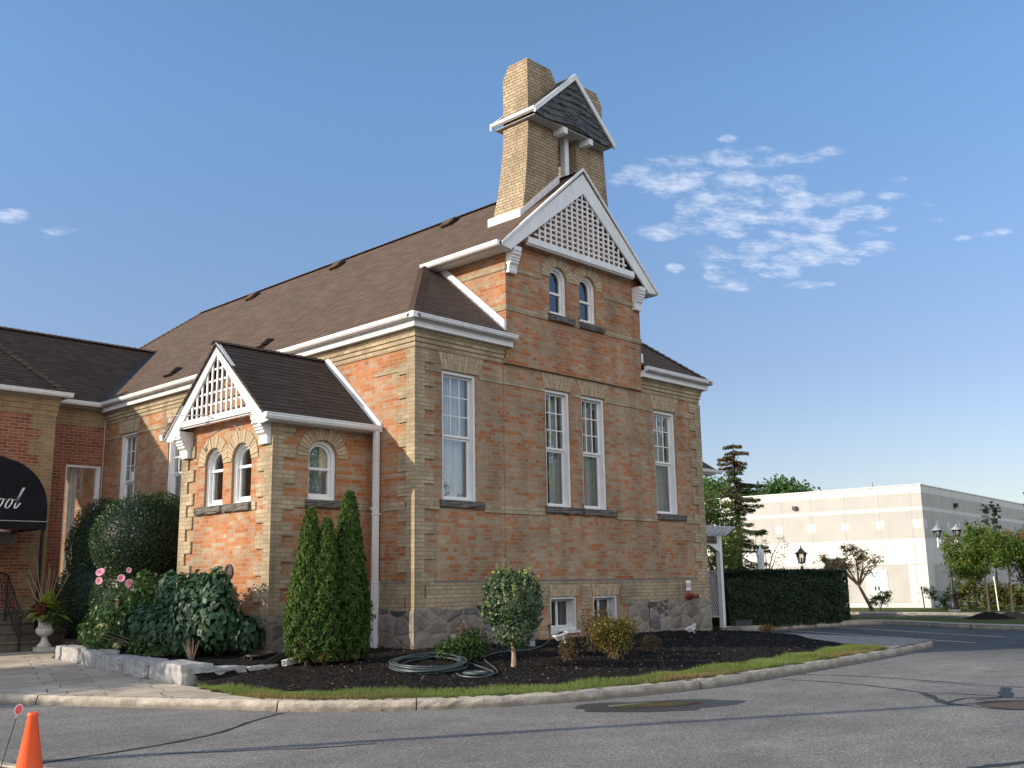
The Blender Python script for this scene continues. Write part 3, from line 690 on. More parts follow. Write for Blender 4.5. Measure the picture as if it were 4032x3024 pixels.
band([(FF, .26, .67), (FF, 1.68, 2.36), (FT, 2.364, 3.64), (FT, 4.50, 4.83), (FT, 5.69, 7.066), (FF, 7.07, 7.54), (FF, 8.52, 9.3), (FS, -12.98, -12.08), (FS, -11.06, -9.47), (FS, -8.48, -4.5), (FS, -1.2, -.26)], 5.59, 5.68, .02)
band([(FT, 2.362, 7.068)], 6.028, 6.115, .062)
band([(FU, 2.385, 3.695), (FU, 4.56, 4.76), (FU, 5.63, 7.075)], 7.165, 7.295, .02)
band([(FU, 2.385, 3.5), (FU, 5.66, 7.075)], 8.04, 8.16, .02)
for z0, z1 in ((7.165, 7.295), (8.04, 8.16)): mb.box(2.38, 2.5, -.099, 2.6, z0, z1); mb.cut(); mb.box(6.96, 7.08, -.099, 2.6, z0, z1); mb.cut()
band([(FF, 9.3, 9.57)], 2.945, 3.09, .024)
mb.build('string_course', M['buff_brick'], school)
mb = MB()
for k, (z0, z1, d) in enumerate(((6.02, 6.115, .022), (6.115, 6.21, .045), (6.21, 6.30, .068), (6.30, 6.42, .09))):
    FF.box(mb, -d, 2.38, z0, z1-.002, -.05, d); mb.box(-d, .05, .051, 13.02, z0, z1-.002); mb.cut(); FF.box(mb, 7.06, 9.55+d, z0, z1-.002, -.05, d); mb.box(9.5, 9.55+d, .051, 21.2, z0, z1-.002); mb.cut()
mb.build('cornice', M['buff_brick'], school)
# --- windows
for fr, w, lo_, li, sl, gp in ((FF, W1, 4.40, (.67, 1.67, .585, 1.80), (.605, 1.79), 0), (FT, W2, 4.40, (3.63, 4.48, 3.53, 4.61), (3.57, 4.775), .1), (FT, W3, 4.40, (4.84, 5.68, 4.71, 5.80), (4.79, 5.96), .1), (FF, W4, 4.40, (7.55, 8.50, 7.45, 8.63), (7.575, 8.735), 0),
                          (FS, WA, 4.39, (-12.08, -11.06, -12.2, -10.97), (-12.1, -11.05), .3), (FS, WB, 4.39, (-9.47, -8.48, -9.58, -8.38), (-9.5, -8.45), .2)):
    o = sash_window(fr, *w, lo_, gap=gp); lintel(fr, *li, 5.672, 6.008, o); sill(fr, *sl, 3.0, 3.14, o, .06)
for w, li in ((B1, (3.66, 4.53, 3.63, 4.66)), (B2, (5.05, 5.92, 5.0, 6.01))):
    m2 = MB(); a, b, e, f = w
    for q in ((a, a+.05, e, f), (b-.05, b, e, f), (a+.05, b-.05, f-.05, f), (a+.05, b-.05, e, e+.07)): FT.box(m2, *q, -.26, -.02)
    for q in ((a+.05, a+.1, e+.07, f-.05), (b-.1, b-.05, e+.07, f-.05), ((a+b)/2-.03, (a+b)/2+.03, e+.07, f-.05), (a+.1, (a+b)/2-.03, f-.1, f-.05), ((a+b)/2+.03, b-.1, f-.1, f-.05), (a+.1, (a+b)/2-.03, e+.07, e+.11), ((a+b)/2+.03, b-.1, e+.07, e+.11)): FT.box(m2, *q, -.25, -.2)
    o = m2.build('window', M['worn_paint'], school)
    g = MB(); g.face([FT(a, e, -.22), FT(b, e, -.22), FT(b, f, -.22), FT(a, f, -.22)]); g.build('pane', M['dark_glass'], o)
    m3 = MB(); FT.box(m3, a-.06, b+.06, e-.05, e, -.1, .05); m3.build('sill', M['worn_paint'], o)
    lintel(FT, *li, 1.285, 1.525, o, 9)
    curtain(FT, a, b, e, f, -.35, o, .4)
for uc, s0, s1, hi, lo in ((4.07, 3.70, 4.555, 4.579, None), (5.09, 4.765, 5.625, None, 4.581)):
    o = arch_window(FU, uc, .29, 7.32, 8.16, 7.86, cur=False, gl='dark_glass'); voussoirs(FU, uc, 8.16, .29, .55, o, lo=lo, hi=hi); sill(FU, s0, s1, 7.18, 7.32, o)
# --- roofs
def slab(mb, pts, z, th=.07):
    mb.prism([(x, y, z(x, y)) for x, y in pts], (0, 0, -th))
zl = lambda x, y: 6.55+.852*(x+.3)
zr_ = lambda x, y: 6.55+.852*(2*xc-x+.3)
mb = MB(); TE = 1.98; R2 = 2*xc
slab(mb, [(-.3, -.3), (TE, TE), (TE, -.37), (xc, -.37), (xc, 16.5), (-.3, 21.5)], zl)
slab(mb, [(R2+.3, -.3), (R2+.3, 21.5), (xc, 16.5), (xc, -.37), (R2-TE, -.37), (R2-TE, TE)], zr_)
slab(mb, [(-.3, -.3), (2.40, -.3), (2.40, 2.40)], lambda x, y: 6.55+.852*(y+.3)); slab(mb, [(R2+.3, -.3), (7.06, 2.40), (7.06, -.3)], lambda x, y: 6.55+.852*(y+.3))
slab(mb, [(-.3, 21.5), (xc, 16.5), (R2+.3, 21.5)], lambda x, y: 6.55+(4.285/5.0)*(21.5-y))
roof = mb.build('roof', M['brown_shingle'], school)
def cap(mb, p, q, w=.13, th=.025):
    """overlapping ridge shingles"""
    p, q = Vector(p), Vector(q); L = (q-p).length; n = int(L/.17); d = (q-p)/n; a = d.normalized(); sx = a.cross(Vector((0, 0, 1))).normalized(); up = sx.cross(a)
    for k in range(n):
        o = p+d*k
        for s in (-1, 1):
            e = sx*s*w-up*w*.62
            mb.face([o+up*th*1.6, o+d*1.1+up*th*.8, o+d*1.1+up*th*.8+e, o+up*th*1.6+e] if s > 0 else [o+up*th*1.6+e, o+d*1.1+up*th*.8+e, o+d*1.1+up*th*.8, o+up*th*1.6])
            mb.face([o+up*th*1.6, o+up*th*1.6+e, o+e, o])
mb = MB(); cap(mb, (-.3, -.3, 6.56), (TE, TE, zl(TE, 0)+.01)); mb.cut(); cap(mb, (R2+.3, -.3, 6.56), (R2-TE, TE, zl(TE, 0)+.01)); mb.cut(); cap(mb, (xc, 16.5, 10.84), (xc, -.37, 10.84)); cap(mb, (-.3, 21.5, 6.56), (xc, 16.5, 10.84))
mb.build('ridge_cap', M['brown_shingle'], roof)
for (x, y) in ((4.42, 3.75), (4.3, 8.3), (4.32, 12.7), (.35, 5.75), (.33, 9.95)):
    m2 = MB(); zz = zl(x, y); s = Vector((1, 0, .852)).normalized(); n = Vector((-.852, 0, 1)).normalized(); o = Vector((x, y, zz+.005))
    P = lambda a, b, c: o+s*a+Vector((0, b, 0))+n*c
    for pr in (1,):
        m2.face([P(-.22, -.17, 0), P(-.22, -.17, .05), P(-.22, .17, .05), P(-.22, .17, 0)][::-1])
        m2.prism([P(-.25, -.18, .09), P(.05, -.18, .12), P(.2, -.18, .02), P(.2, -.18, 0), P(-.25, -.18, .07)], Vector((0, .36, 0)))
    m2.prism([P(-.2, -.15, .0), P(-.2, -.15, .07), P(.05, -.15, .09), P(.15, -.15, 0)], Vector((0, .3, 0)))
    m2.cur = 1; m2.prism([P(-.06, -.184, .012), P(-.06, -.184, .088), P(.1, -.184, .075), P(.16, -.184, .012)], Vector((0, -.003, 0)))
    m2.build('roof_vent', [M['brown_shingle'], M['black_plastic']], roof)
# --- gutters, fascias
def gutter_run(mb, p, q, out, h=.125, w=.12):
    """ogee gutter: p,q = top back line; out = horizontal outward unit"""
    p, q, o = Vector(p), Vector(q), Vector(out); z = Vector((0, 0, 1))
    prof = [(0, 0), (w, 0), (w, -.02), (w-.012, -.035), (w-.01, -.06), (w-.035, -h+.015), (w-.06, -h), (0, -h)]
    mb.prism([p+o*a+z*b for a, b in prof], q-p)
mb = MB(); TG = zl(TE, 0)+.03
gutter_run(mb, (-.225, -.33, 6.59), (-.225, 12.78, 6.59), (-1, 0, 0), .105); gutter_run(mb, (-.342, -.225, 6.592), (2.52, -.225, 6.592), (0, -1, 0), .105); mb.cut()
gutter_run(mb, (6.99, -.225, 6.592), (R2+.36, -.225, 6.592), (0, -1, 0), .105); gutter_run(mb, (R2+.225, -.3, 6.59), (R2+.225, 21.5, 6.59), (1, 0, 0), .105); mb.cut()
gutter_run(mb, (TE+.03, -.35, TG), (TE+.03, 2.06, TG), (-1, 0, 0), .11, .11); mb.cut(); gutter_run(mb, (R2-TE-.03, -.35, TG), (R2-TE-.03, 2.06, TG), (1, 0, 0), .11, .11)
mb.build('gutter', M['white_metal'], school)
mb = MB(); mb.box(-.347, -.222, -.347, -.222, 6.483, 6.596); mb.build('gutter_corner', M['white_metal'], school)
mb = MB()
mb.box(-.2, -.0, -.198, 12.9, 6.355, 6.475); FF.box(mb, -.2015, 2.5, 6.3555, 6.4745, -.05, .2); mb.box(-.222, .0, -.218, 12.8, 6.476, 6.53); FF.box(mb, -.224, 2.45, 6.4765, 6.529, -.05, .22); mb.cut()
FF.box(mb, 7.0, 9.752, 6.3555, 6.4745, -.05, .2); mb.box(9.5, 9.75, .051, 21.3, 6.355, 6.475); FF.box(mb, 7.06, 9.77, 6.4765, 6.529, -.05, .22); mb.cut()
mb.box(TE+.06, 2.39, -.33, 2.3, TG-.115, TG-.095); mb.cut(); mb.box(7.07, R2-TE-.06, -.33, 2.3, TG-.115, TG-.095)
mb.build('fascia', M['white_paint'], school)
# white flashing where the hip meets the tower
mb = MB()
for x0, x1 in ((2.33, 2.395), (7.065, 7.13)):
    pr = [(-.24, 6.60), (2.1, 6.55+.852*2.4), (2.1, 6.72+.852*2.4), (-.1, 6.86), (-.1, 6.72)]
    mb.prism([(x0, y, z) for y, z in ((-.105, 6.70), (2.05, 6.55+.852*2.35), (2.05, 6.75+.852*2.35), (-.105, 6.93))], (x1-x0, 0, 0)); mb.cut()
mb.build('flashing', M['white_metal'], school)
# --- gable of the tower: barge boards, lattice, tie, brackets
def gable(fr, uc, apex, drop, half, bw, d0, tie0, tie1, nv, nh, name_par, tie_half, mould=.05):
    s = (apex-drop)/half; L = math.hypot(1, s); vb = bw*L
    mb = MB(); e = half
    for sg in (-1, 1):
        P = [(uc, apex), (uc+sg*e, apex-s*e), (uc+sg*(e-.0), apex-s*e-.06), (uc+sg*(e-.34), apex-s*e-.06-.02), (uc+sg*(e-.34)*1.0, apex-s*(e-.34)-vb), (uc, apex-vb)]
        P = [(uc, apex), (uc+sg*e, apex-s*e), (uc+sg*e, apex-s*e-.07), (uc+sg*(e-.3), apex-s*e-.1), (uc, apex-vb)]
        if sg > 0: P = P[::-1]
        fr.poly(mb, P, d0, d0+.045)
        Q = [(uc, apex+.0), (uc+sg*e, apex-s*e), (uc+sg*e, apex-s*e-mould*L), (uc, apex-mould*L)]
        if sg > 0: Q = Q[::-1]
        fr.poly(mb, Q, d0+.045, d0+.085)
    b = mb.build('barge_board', M['white_paint'], name_par)
    m2 = MB(); fr.box(m2, uc-tie_half, uc+tie_half, tie0, tie1, d0-.05, d0+.03)
    fr.box(m2, uc-tie_half, uc+tie_half, tie0-.03, tie0, d0-.06, d0-.01)
    m2.build('tie_beam', M['white_paint'], name_par)
    m3 = MB(); iz = apex-vb-.0; top = lambda u: iz-s*abs(u-uc)
    wd = (iz-tie1)/s
    for k in range(1, nv+1):
        u = uc-wd+2*wd*k/(nv+1); 
        if top(u)-tie1 > .03: fr.box(m3, u-.021, u+.021, tie1-.01, top(u)+.12, d0-.015, d0+.012)
    for k in range(1, nh+1):
        v = tie1+(iz-tie1)*k/(nh+1)*.98; w2 = (iz-v)/s+.1
        fr.box(m3, uc-w2, uc+w2, v-.019, v+.019, d0-.036, d0-.016)
    m3.build('lattice', M['white_paint'], name_par)
    return b
gable(FU, xc, 10.90, 8.50, 2.72, .46, .22, 8.68, 8.82, 17, 11, school, 1.86)
def bracket(fr, u0, u1, v0, v1, d1, par):
    """scroll-fronted timber bracket"""
    h = v1-v0; q = [(0, v1), (d1, v1), (d1, v1-.16*h), (d1-.03, v1-.22*h), (d1-.01, v1-.3*h), (d1*.8, v1-.36*h), (d1*.82, v1-.42*h), (d1*.7, v1-.46*h), (d1*.72, v1-.52*h), (d1*.6, v1-.56*h), (d1*.62, v1-.62*h), (d1*.42, v1-.7*h), (d1*.36, v1-.84*h), (d1*.4, v1-.9*h), (d1*.34, v0), (0, v0)]
    mb = MB(); mb.prism([fr(u0, b, a) for a, b in q], fr.U*(u1-u0)); return mb.build('bracket', M['white_paint'], par)
bracket(FU, 2.42, 2.66, 7.97, 8.52, .24, school); bracket(FU, 6.79, 7.03, 7.97, 8.52, .24, school)
# --- belfry: two brick piers astride the ridge, a little slated gable between, bell
bel = bpy.data.objects.new('belfry', None); COL.objects.link(bel); bel.parent = school; bel.location = -wl(school)
YF, YB = .12, .90
def pier(xo, xi, sg, chx):
    """battered pier; xo outer x, xi inner x; sg=-1 outer side is left"""
    mb = MB(); prof = [(9.2, .36), (9.6, .25), (10.2, .15), (10.75, .085), (11.4, .03), (12.0, 0), (13.08, 0)]
    yfl = [(9.2, .2), (9.6, .14), (10.2, .07), (10.75, .03), (11.4, 0), (12.0, 0), (13.08, 0)]
    rings = []
    for (z, f), (_, g) in zip(prof, yfl): rings.append([(xo+sg*f, YF, z), (xi, YF, z), (xi, YB+g, z), (xo+sg*f, YB+g, z)])
    steps = [(13.08, 0), (13.08, .035), (13.155, .035), (13.155, .075), (13.23, .075), (13.23, .125), (13.305, .125), (13.305, .18), (13.37, .18)]
    for z, c in steps:
        a, b = (xo, xi) if sg < 0 else (xi, xo)
        lo = a+(c if chx[0] else 0); hi = b-(c if chx[1] else 0)
        q = [(lo, YF, z), (hi, YF, z), (hi, YB-c, z), (lo, YB-c, z)]
        if sg > 0: q = [q[1], q[0], q[3], q[2]]
        rings.append(q)
    for a, b in zip(rings[:-1], rings[1:]):
        for k in range(4):
            j = (k+1) % 4; f = [a[k], a[j], b[j], b[k]]
            mb.face(f if sg < 0 else f[::-1])
    mb.face(rings[-1] if sg < 0 else rings[-1][::-1])
    return mb.build('pier', M['pier_brick'], bel)
pier(3.45, 4.45, -1, (0, 1)); pier(6.15, 5.11, 1, (1, 1))
mb = MB(); ba, bz, bh = 4.71, 13.22, 1.42; bs = (13.22-11.93)/1.42
for sg in (-1, 1):
    pts = [(ba, -.22, bz), (ba+sg*bh, -.22, bz-bs*bh), (ba+sg*bh, 1.12, bz-bs*bh), (ba, 1.12, bz)]
    mb.prism(pts, (0, 0, .06))
mb.build('belfry_roof', M['slate'], bel)
mb = MB()
for sg in (-1, 1):
    for yy in (-.262, 1.12): mb.prism([(ba, yy, bz+.075), (ba+sg*(bh+.02), yy, bz-bs*(bh+.02)+.075), (ba+sg*(bh+.02), yy, bz-bs*(bh+.02)-.06), (ba, yy, bz-.08)], (0, .045, 0))
    gutter_run(mb, (ba+sg*(bh-.02), -.24, bz-bs*bh+.065), (ba+sg*(bh-.02), 1.14, bz-bs*bh+.065), (sg, 0, 0), .09, .07)
mb.cut(); mb.cur = 1; mb.box(3.36, 6.06, -.16, 1.1, 11.86, 11.875); mb.cur = 0; mb.cut()
for x in (4.36, 5.28): mb.box(x-.06, x+.08, -.2, 1.05, 11.71, 11.855); mb.cut()
mb.box(4.79, 4.93, .2, .34, 10.6, 11.86)
mb.build('trim', [M['white_paint'], M['soffit_grey']], bel)
mb = MB(); n = 22; low = [ba-bh+.06+(2*bh-.12)*k/n for k in range(n+1)]
lz = lambda x: 11.88+.1*math.exp(-((x-ba)/.5)**2)-.03*math.exp(-((abs(x-ba)-.95)/.25)**2)
rows = 9
for r in range(rows):
    za = lambda x: lz(x)+r*.148; zb_ = lambda x: za(x)+.165
    x = ba-bh; rr = random.Random(r)
    while x < ba+bh:
        w = rr.uniform(.1, .19); x1 = min(x+w, ba+bh); tops = lambda q: bz-bs*abs(q-ba)-.05
        a0, a1 = za(x), za(x1-.006); b0, b1 = min(zb_(x), tops(x)), min(zb_(x1-.006), tops(x1-.006))
        if b0 > a0+.01 or b1 > a1+.01:
            d = rr.uniform(0, .006)
            mb.prism([(x, -.215-d, a0), (x1-.006, -.215-d, a1), (x1-.006, -.2, max(b1, a1+.002)), (x, -.2, max(b0, a0+.002))], (0, .012, 0))
        x = x1
mb.prism([(ba-bh+.05, -.185, 11.9), (ba+bh-.05, -.185, 11.9), (ba, -.185, bz-.05)], (0, .02, 0))
mb.build('slate_gable', M['slate'], bel)
mb = MB(); mb.lathe([(.17, 0), (.165, .03), (.13, .1), (.11, .2), (.09, .27), (.03, .31), (.02, .36)], (4.68, .5, 11.2), 18); mb.tube([(4.68, .5, 11.5), (4.68, .5, 11.86)], .015, 6)
mb.build('bell', M['bell_metal'], bel)
mb = MB(); zr0 = lambda x: zl(min(x, 2*xc-x), 0)
for x0, x1, sg in ((3.12, 4.45, -1), (6.34, 5.11, 1)):
    mb.prism([(x0, YF-.02, zr0(x0)-.02), (x1, YF-.02, zr0(x1)-.02), (x1, YF-.02, zr0(x1)+.2), (x0, YF-.02, zr0(x0)+.16)], (0, .018, 0))
    a = x0-.0; mb.prism([(a, YF-.02, zr0(a)-.02), (a, YB+.2, zr0(a)-.02), (a, YB+.2, zr0(a)+.17), (a, YF-.02, zr0(a)+.17)], (sg*.02, 0, 0)); mb.cut()
mb.build('flashing', M['white_metal'], bel)

# --- side porch with its own gable
G1, G2 = arch(-3.31, .335, 3.10, 3.89), arch(-2.33, .335, 3.10, 3.89); PS = arch(-1.14, .315, 3.13, 3.93)
mb = MB()
mb.panel(FG.O, FG.U, FG.V, [(-4.47, 1.0), (-1.3, 1.0), (-1.3, 4.62), (-2.885, 6.02), (-4.47, 4.62)], [G1, G2], .24)
mb.panel(FP.O, FP.U, FP.V, rect(-2.22, 0, 1.0, 4.6), [PS], .24)
mb.face([(0, 4.47, 1.0), (-2.22, 4.47, 1.0), (-2.22, 4.47, 4.6), (0, 4.47, 4.6)])
mb.build('porch_wall', M['old_brick'], school)
mb = MB(); FG.box(mb, -4.5, -1.262, -.1, 1.07, -.12, .05); FP.box(mb, -2.17, .0, -.1, 1.09, -.1, .03); mb.build('porch_foundation', M['rubble_stone'], school)
mb = MB()
quoins((FP, -2.2545, 1), (FG, -1.2655, -1), 1.07, 4.55, 0, .49, .245); mb.cut()
z, k = 1.07, 1
while z < 4.5:
    zt = min(z+3*C, 4.55); L = .49 if k % 2 == 0 else .25; FG.box(mb, -4.5045, -4.5045+L, z, zt, -.05, .034); z = zt; k += 1
mb.build('corner_blocks', M['buff_brick'], school)
mb = MB(); band([(FG, -4.2, -3.88), (FG, -2.94, -2.88), (FG, -1.94, -1.79)], 2.945, 3.09, .022); band([(FP, -1.98, -1.53), (FP, -.65, -.0)], 2.985, 3.115, .022); band([(FP, -1.98, 0)], 4.44, 4.56, .02)
mb.build('string_course', M['buff_brick'], school)
for uc, s0, s1, lo, hi in ((-3.31, -3.87, -2.945, None, -2.822), (-2.33, -2.875, -1.95, -2.818, None)):
    o = arch_window(FG, uc, .335, 3.10, 3.89, 3.79, gap=.25); voussoirs(FG, uc, 3.89, .335, .575, o, lo=lo, hi=hi); sill(FG, s0, s1, 2.955, 3.10, o)
o = arch_window(FP, -1.14, .315, 3.13, 3.93, 3.72); voussoirs(FP, -1.14, 3.93, .33, .57, o, n=19); sill(FP, -1.52, -.66, 2.995, 3.13, o)
pz = lambda y: 6.20-.892*abs(y-2.885)
mb = MB()
for sg in (-1, 1): mb.prism([(-2.56, 2.885, pz(2.885)), (-2.56, 2.885+sg*1.86, pz(2.885+1.86)), (-.005, 2.885+sg*1.86, pz(2.885+1.86)), (-.005, 2.885, pz(2.885))], (0, 0, -.06))
pr = mb.build('porch_roof', M['dark_shingle'], school)
mb = MB(); cap(mb, (-.02, 2.885, 6.2), (-2.57, 2.885, 6.2), .11); mb.build('ridge_cap', M['dark_shingle'], pr)
mb = MB()
gutter_run(mb, (-2.6, 1.055, 4.60), (.0, 1.055, 4.60), (0, -1, 0), .12, .11); mb.cut(); gutter_run(mb, (-2.6, 4.715, 4.60), (.0, 4.715, 4.60), (0, 1, 0), .12, .11)
mb.build('gutter', M['white_metal'], school)
mb = MB(); mb.box(-2.5, -.0, 1.06, 1.29, 4.475, 4.495); mb.cut(); mb.box(-2.5, -.0, 4.48, 4.71, 4.475, 4.495); mb.build('fascia', M['white_paint'], school)
gable(FG, -2.885, 6.215, 4.53, 1.84, .2, .25, 4.69, 4.80, 13, 4, school, 1.3, .035)
bracket(FG, -4.42, -4.16, 4.10, 4.62, .30, school); bracket(FG, -1.60, -1.33, 4.10, 4.62, .30, school)
mb = MB(); mb.prism([(-.05, 2.80, 6.32), (-.05, .96, 6.32-.892*1.87), (-.05, .96, 6.14-.892*1.87), (-.05, 2.80, 6.12)], (.05, 0, 0)); mb.cut(); mb.prism([(-.05, 2.885, 6.3), (-.05, 4.8, 4.6), (-.05, 4.8, 4.45), (-.05, 2.885, 6.15)], (.05, 0, 0)); mb.build('flashing', M['white_metal'], school)
# bent lamp arm on the porch tie beam
mb = MB(); mb.tube([(-2.5, 2.9, 4.72), (-2.62, 3.0, 4.78), (-2.9, 3.7, 4.83), (-2.95, 3.85, 4.8), (-2.93, 3.93, 4.62), (-2.92, 3.96, 4.58)], .011, 6); mb.lathe([(.05, 0), (.04, .04), (.015, .07)], (-2.92, 3.97, 4.52), 10)
mb.tube([(-2.49, 2.85, 4.70), (-2.3, 2.7, 4.64), (-2.235, 2.45, 4.5), (-2.235, 2.36, 4.24)], .008, 5); mb.build('lamp_arm', M['grey_metal'], school)
mb = MB()
ring(mb, FG, [(-2.62+.14*math.cos(6.2832*k/20), 1.86+.14*math.sin(6.2832*k/20)) for k in range(20)], [(-2.62+.095*math.cos(6.2832*k/20), 1.86+.095*math.sin(6.2832*k/20)) for k in range(20)], -.02, .03)
FG.poly(mb, [(-2.62+.095*math.cos(6.2832*k/20), 1.86+.095*math.sin(6.2832*k/20)) for k in range(20)], -.02, .008)
mb.build('wall_vent', M['rust_metal'], school)
# downspout in the corner by the porch
mb = MB(); mb.box(-.14, -.04, .985, 1.07, 1.62, 4.49); mb.box(-.145, -.035, .98, 1.075, 1.0, 1.615); mb.box(-.15, -.03, .975, 1.08, .45, .995)
mb.prism([(-.15, .975, .45), (-.15, 1.08, .45), (-.15, 1.0, .36), (-.15, .87, .38)], (.12, 0, 0))
for z in (1.0, 1.62, 2.9): mb.box(-.155, -.0, .972, 1.083, z-.012, z+.012)
mb.build('downspout', M['white_metal'], school)
mb = MB(); mb.box(-.155, -.0, 1.085, 1.1, 2.98, 3.03); mb.build('pipe_clip', M['white_metal'], school)
# rear block seen past the far corner: low roof, gutter, bit of wall
mb = MB(); mb.box(9.6, 19.0, 6.4, 14, .1, 5.35); mb.build('rear_wall', M['old_brick'], school)
mb = MB(); mb.prism([(9.7, 6.0, 5.5), (19.95, 6.0, 5.5), (16.6, 10.2, 9.0), (9.7, 10.2, 9.0)], (0, 0, -.07)); mb.prism([(19.95, 6.0, 5.5), (19.95, 14.3, 5.5), (16.6, 10.2, 9.0)], (0, 0, -.07)); mb.build('rear_roof', M['dark_shingle'], school)
mb = MB(); gutter_run(mb, (9.7, 6.03, 5.53), (20.05, 6.03, 5.53), (0, -1, 0)); mb.box(9.7, 19.8, 6.05, 6.4, 5.36, 5.39); mb.build('gutter', M['white_metal'], school)

# ---------------------------------------------------------------- newer wing on the left
wing = thing('brick_wing', (-5, 14, .4), 'newer red brick wing with dark shingled roof joined to the left of the old school', 'building')
mb = MB(); FW = Fr((0, 13.0, 0), (1, 0, 0)); FB = Fr((0, 12.1, 0), (1, 0, 0)); WW = (-1.02, -.07, 1.7, 4.88)
mb.panel(FW.O, FW.U, FW.V, rect(-1.74, -.0, .1, 6.42), [H(*WW)], .2); mb.cut()
mb.panel(FB.O, FB.U, FB.V, rect(-9.5, -1.74, .1, 6.42), [H(-3.75, -2.62, 2.95, 4.7)], .2)
mb.face([(-1.74, 12.1, .1), (-1.74, 13, .1), (-1.74, 13, 6.42), (-1.74, 12.1, 6.42)]); mb.face([(-9.5, 17.5, .1), (-9.5, 12.1, .1), (-9.5, 12.1, 6.42), (-9.5, 17.5, 6.42)])
mb.build('wall', M['wing_brick'], wing)
mb = MB(); z, k = .3, 0
while z < 5.9:
    zt = z+.083*(5 if k % 2 == 0 else 3); L = .62 if k % 2 == 0 else .36; FB.box(mb, -1.74-L, -1.737, z, zt, -.05, .004); z = zt; k += 1
mb.cut()
for z0, z1, d in ((5.98, 6.12, .02), (6.12, 6.25, .04), (6.25, 6.42, .06)): FB.box(mb, -9.5, -1.74+d, z0, z1-.002, -.05, d)
mb.cut(); FW.box(mb, -1.735, -.02, 5.95, 6.42, -.05, .006)
mb.build('corner_blocks', M['wing_buff'], wing)
mb = MB(); a, b, e, f = WW
for q in ((a, a+.035, e, f), (b-.06, b, e, f), (a+.035, b-.06, f-.05, f), (a+.035, b-.06, e, e+.05)): FW.box(mb, *q, -.18, -.01)
o = mb.build('window', M['white_paint'], wing); g = MB(); g.face([FW(a, e, -.15), FW(b, e, -.15), FW(b, f, -.15), FW(a, f, -.15)]); g.build('pane', M['glass'], o)
curtain(FW, a+.3, a+.52, e, f, -.5, o)
mb = MB(); FB.box(mb, -3.75, -2.62, 2.95, 3.02, -.18, -.02); FB.box(mb, -2.69, -2.62, 3.02, 4.7, -.18, -.02); FB.box(mb, -3.75, -3.68, 3.02, 4.7, -.18, -.02); o = mb.build('window', M['white_paint'], wing)
g = MB(); g.face([FB(-3.75, 2.95, -.15), FB(-2.62, 2.95, -.15), FB(-2.62, 4.7, -.15), FB(-3.75, 4.7, -.15)]); g.build('pane', M['dark_glass'], o)
mb = MB(); FB.box(mb, -3.85, -2.5, 2.78, 2.95, -.1, .07); FB.box(mb, -3.8, -2.55, 2.7, 2.778, -.1, .04); mb.build('sill', M['limestone'], o)
mb = MB(); zw = lambda x, y: 6.55+.98*(y-12.74)
slab(mb, [(-.3, 12.74), (2.39, 15.05), (-9.8, 15.05), (-9.8, 12.74)], zw); slab(mb, [(2.39, 15.05), (-.3, 17.4), (-9.8, 17.4), (-9.8, 15.05)], lambda x, y: 6.55+.98*(17.4-y))
slab(mb, [(-1.5, 11.85), (-3.4, 13.75), (-9.8, 13.75), (-9.8, 11.85)], lambda x, y: 6.552+.98*(y-11.85)); slab(mb, [(-1.5, 11.85), (-1.5, 12.74), (-3.4, 14.64), (-3.4, 13.75)], lambda x, y: 6.552+.98*(-1.5-x))
slab(mb, [(-3.4, 13.75), (-3.4, 14.64), (-9.8, 14.64), (-9.8, 13.75)], lambda x, y: 8.414+.001*(y-13.75))
r_ = mb.build('roof', M['dark_shingle'], wing)
mb = MB(); cap(mb, (-1.5, 11.85, 6.56), (-3.4, 13.75, 8.42), .15); mb.cut(); cap(mb, (2.39, 15.05, 8.83), (-9.8, 15.05, 8.83), .12)
mb.build('ridge_cap', M['brown_shingle'], r_)
mb = MB(); p0, p1 = Vector((-.3, 12.74, 6.57)), Vector((2.39, 15.06, 8.87)); sx = Vector((-.65, .75, -.05)).normalized()*.1
mb.face([p0-sx, p0+sx+Vector((0, 0, .02)), p1+sx+Vector((0, 0, .02)), p1-sx]); mb.build('valley', M['dark_metal'], r_)
mb = MB(); gutter_run(mb, (-1.5, 12.77, 6.585), (-.27, 12.77, 6.585), (0, -1, 0)); mb.cut(); gutter_run(mb, (-9.8, 11.88, 6.587), (-1.45, 11.88, 6.587), (0, -1, 0)); gutter_run(mb, (-1.53, 11.8, 6.585), (-1.53, 12.7, 6.585), (1, 0, 0), .12, .09)
mb.build('gutter', M['white_metal'], wing)
mb = MB(); FW.box(mb, -1.74, -.0, 6.42, 6.5, -.05, .1); FW.box(mb, -1.6, -.0, 6.5, 6.53, -.05, .24); mb.cut(); FB.box(mb, -9.5, -1.66, 6.42, 6.52, -.05, .08); FB.box(mb, -9.5, -1.58, 6.52, 6.545, -.05, .24); mb.build('fascia', M['soffit_grey'], wing)
mb = MB(); mb.tube([(-.035, 12.965, .4), (-.035, 12.965, 6.3)], .018, 6); mb.build('wall_pipe', M['soffit_grey'], wing)
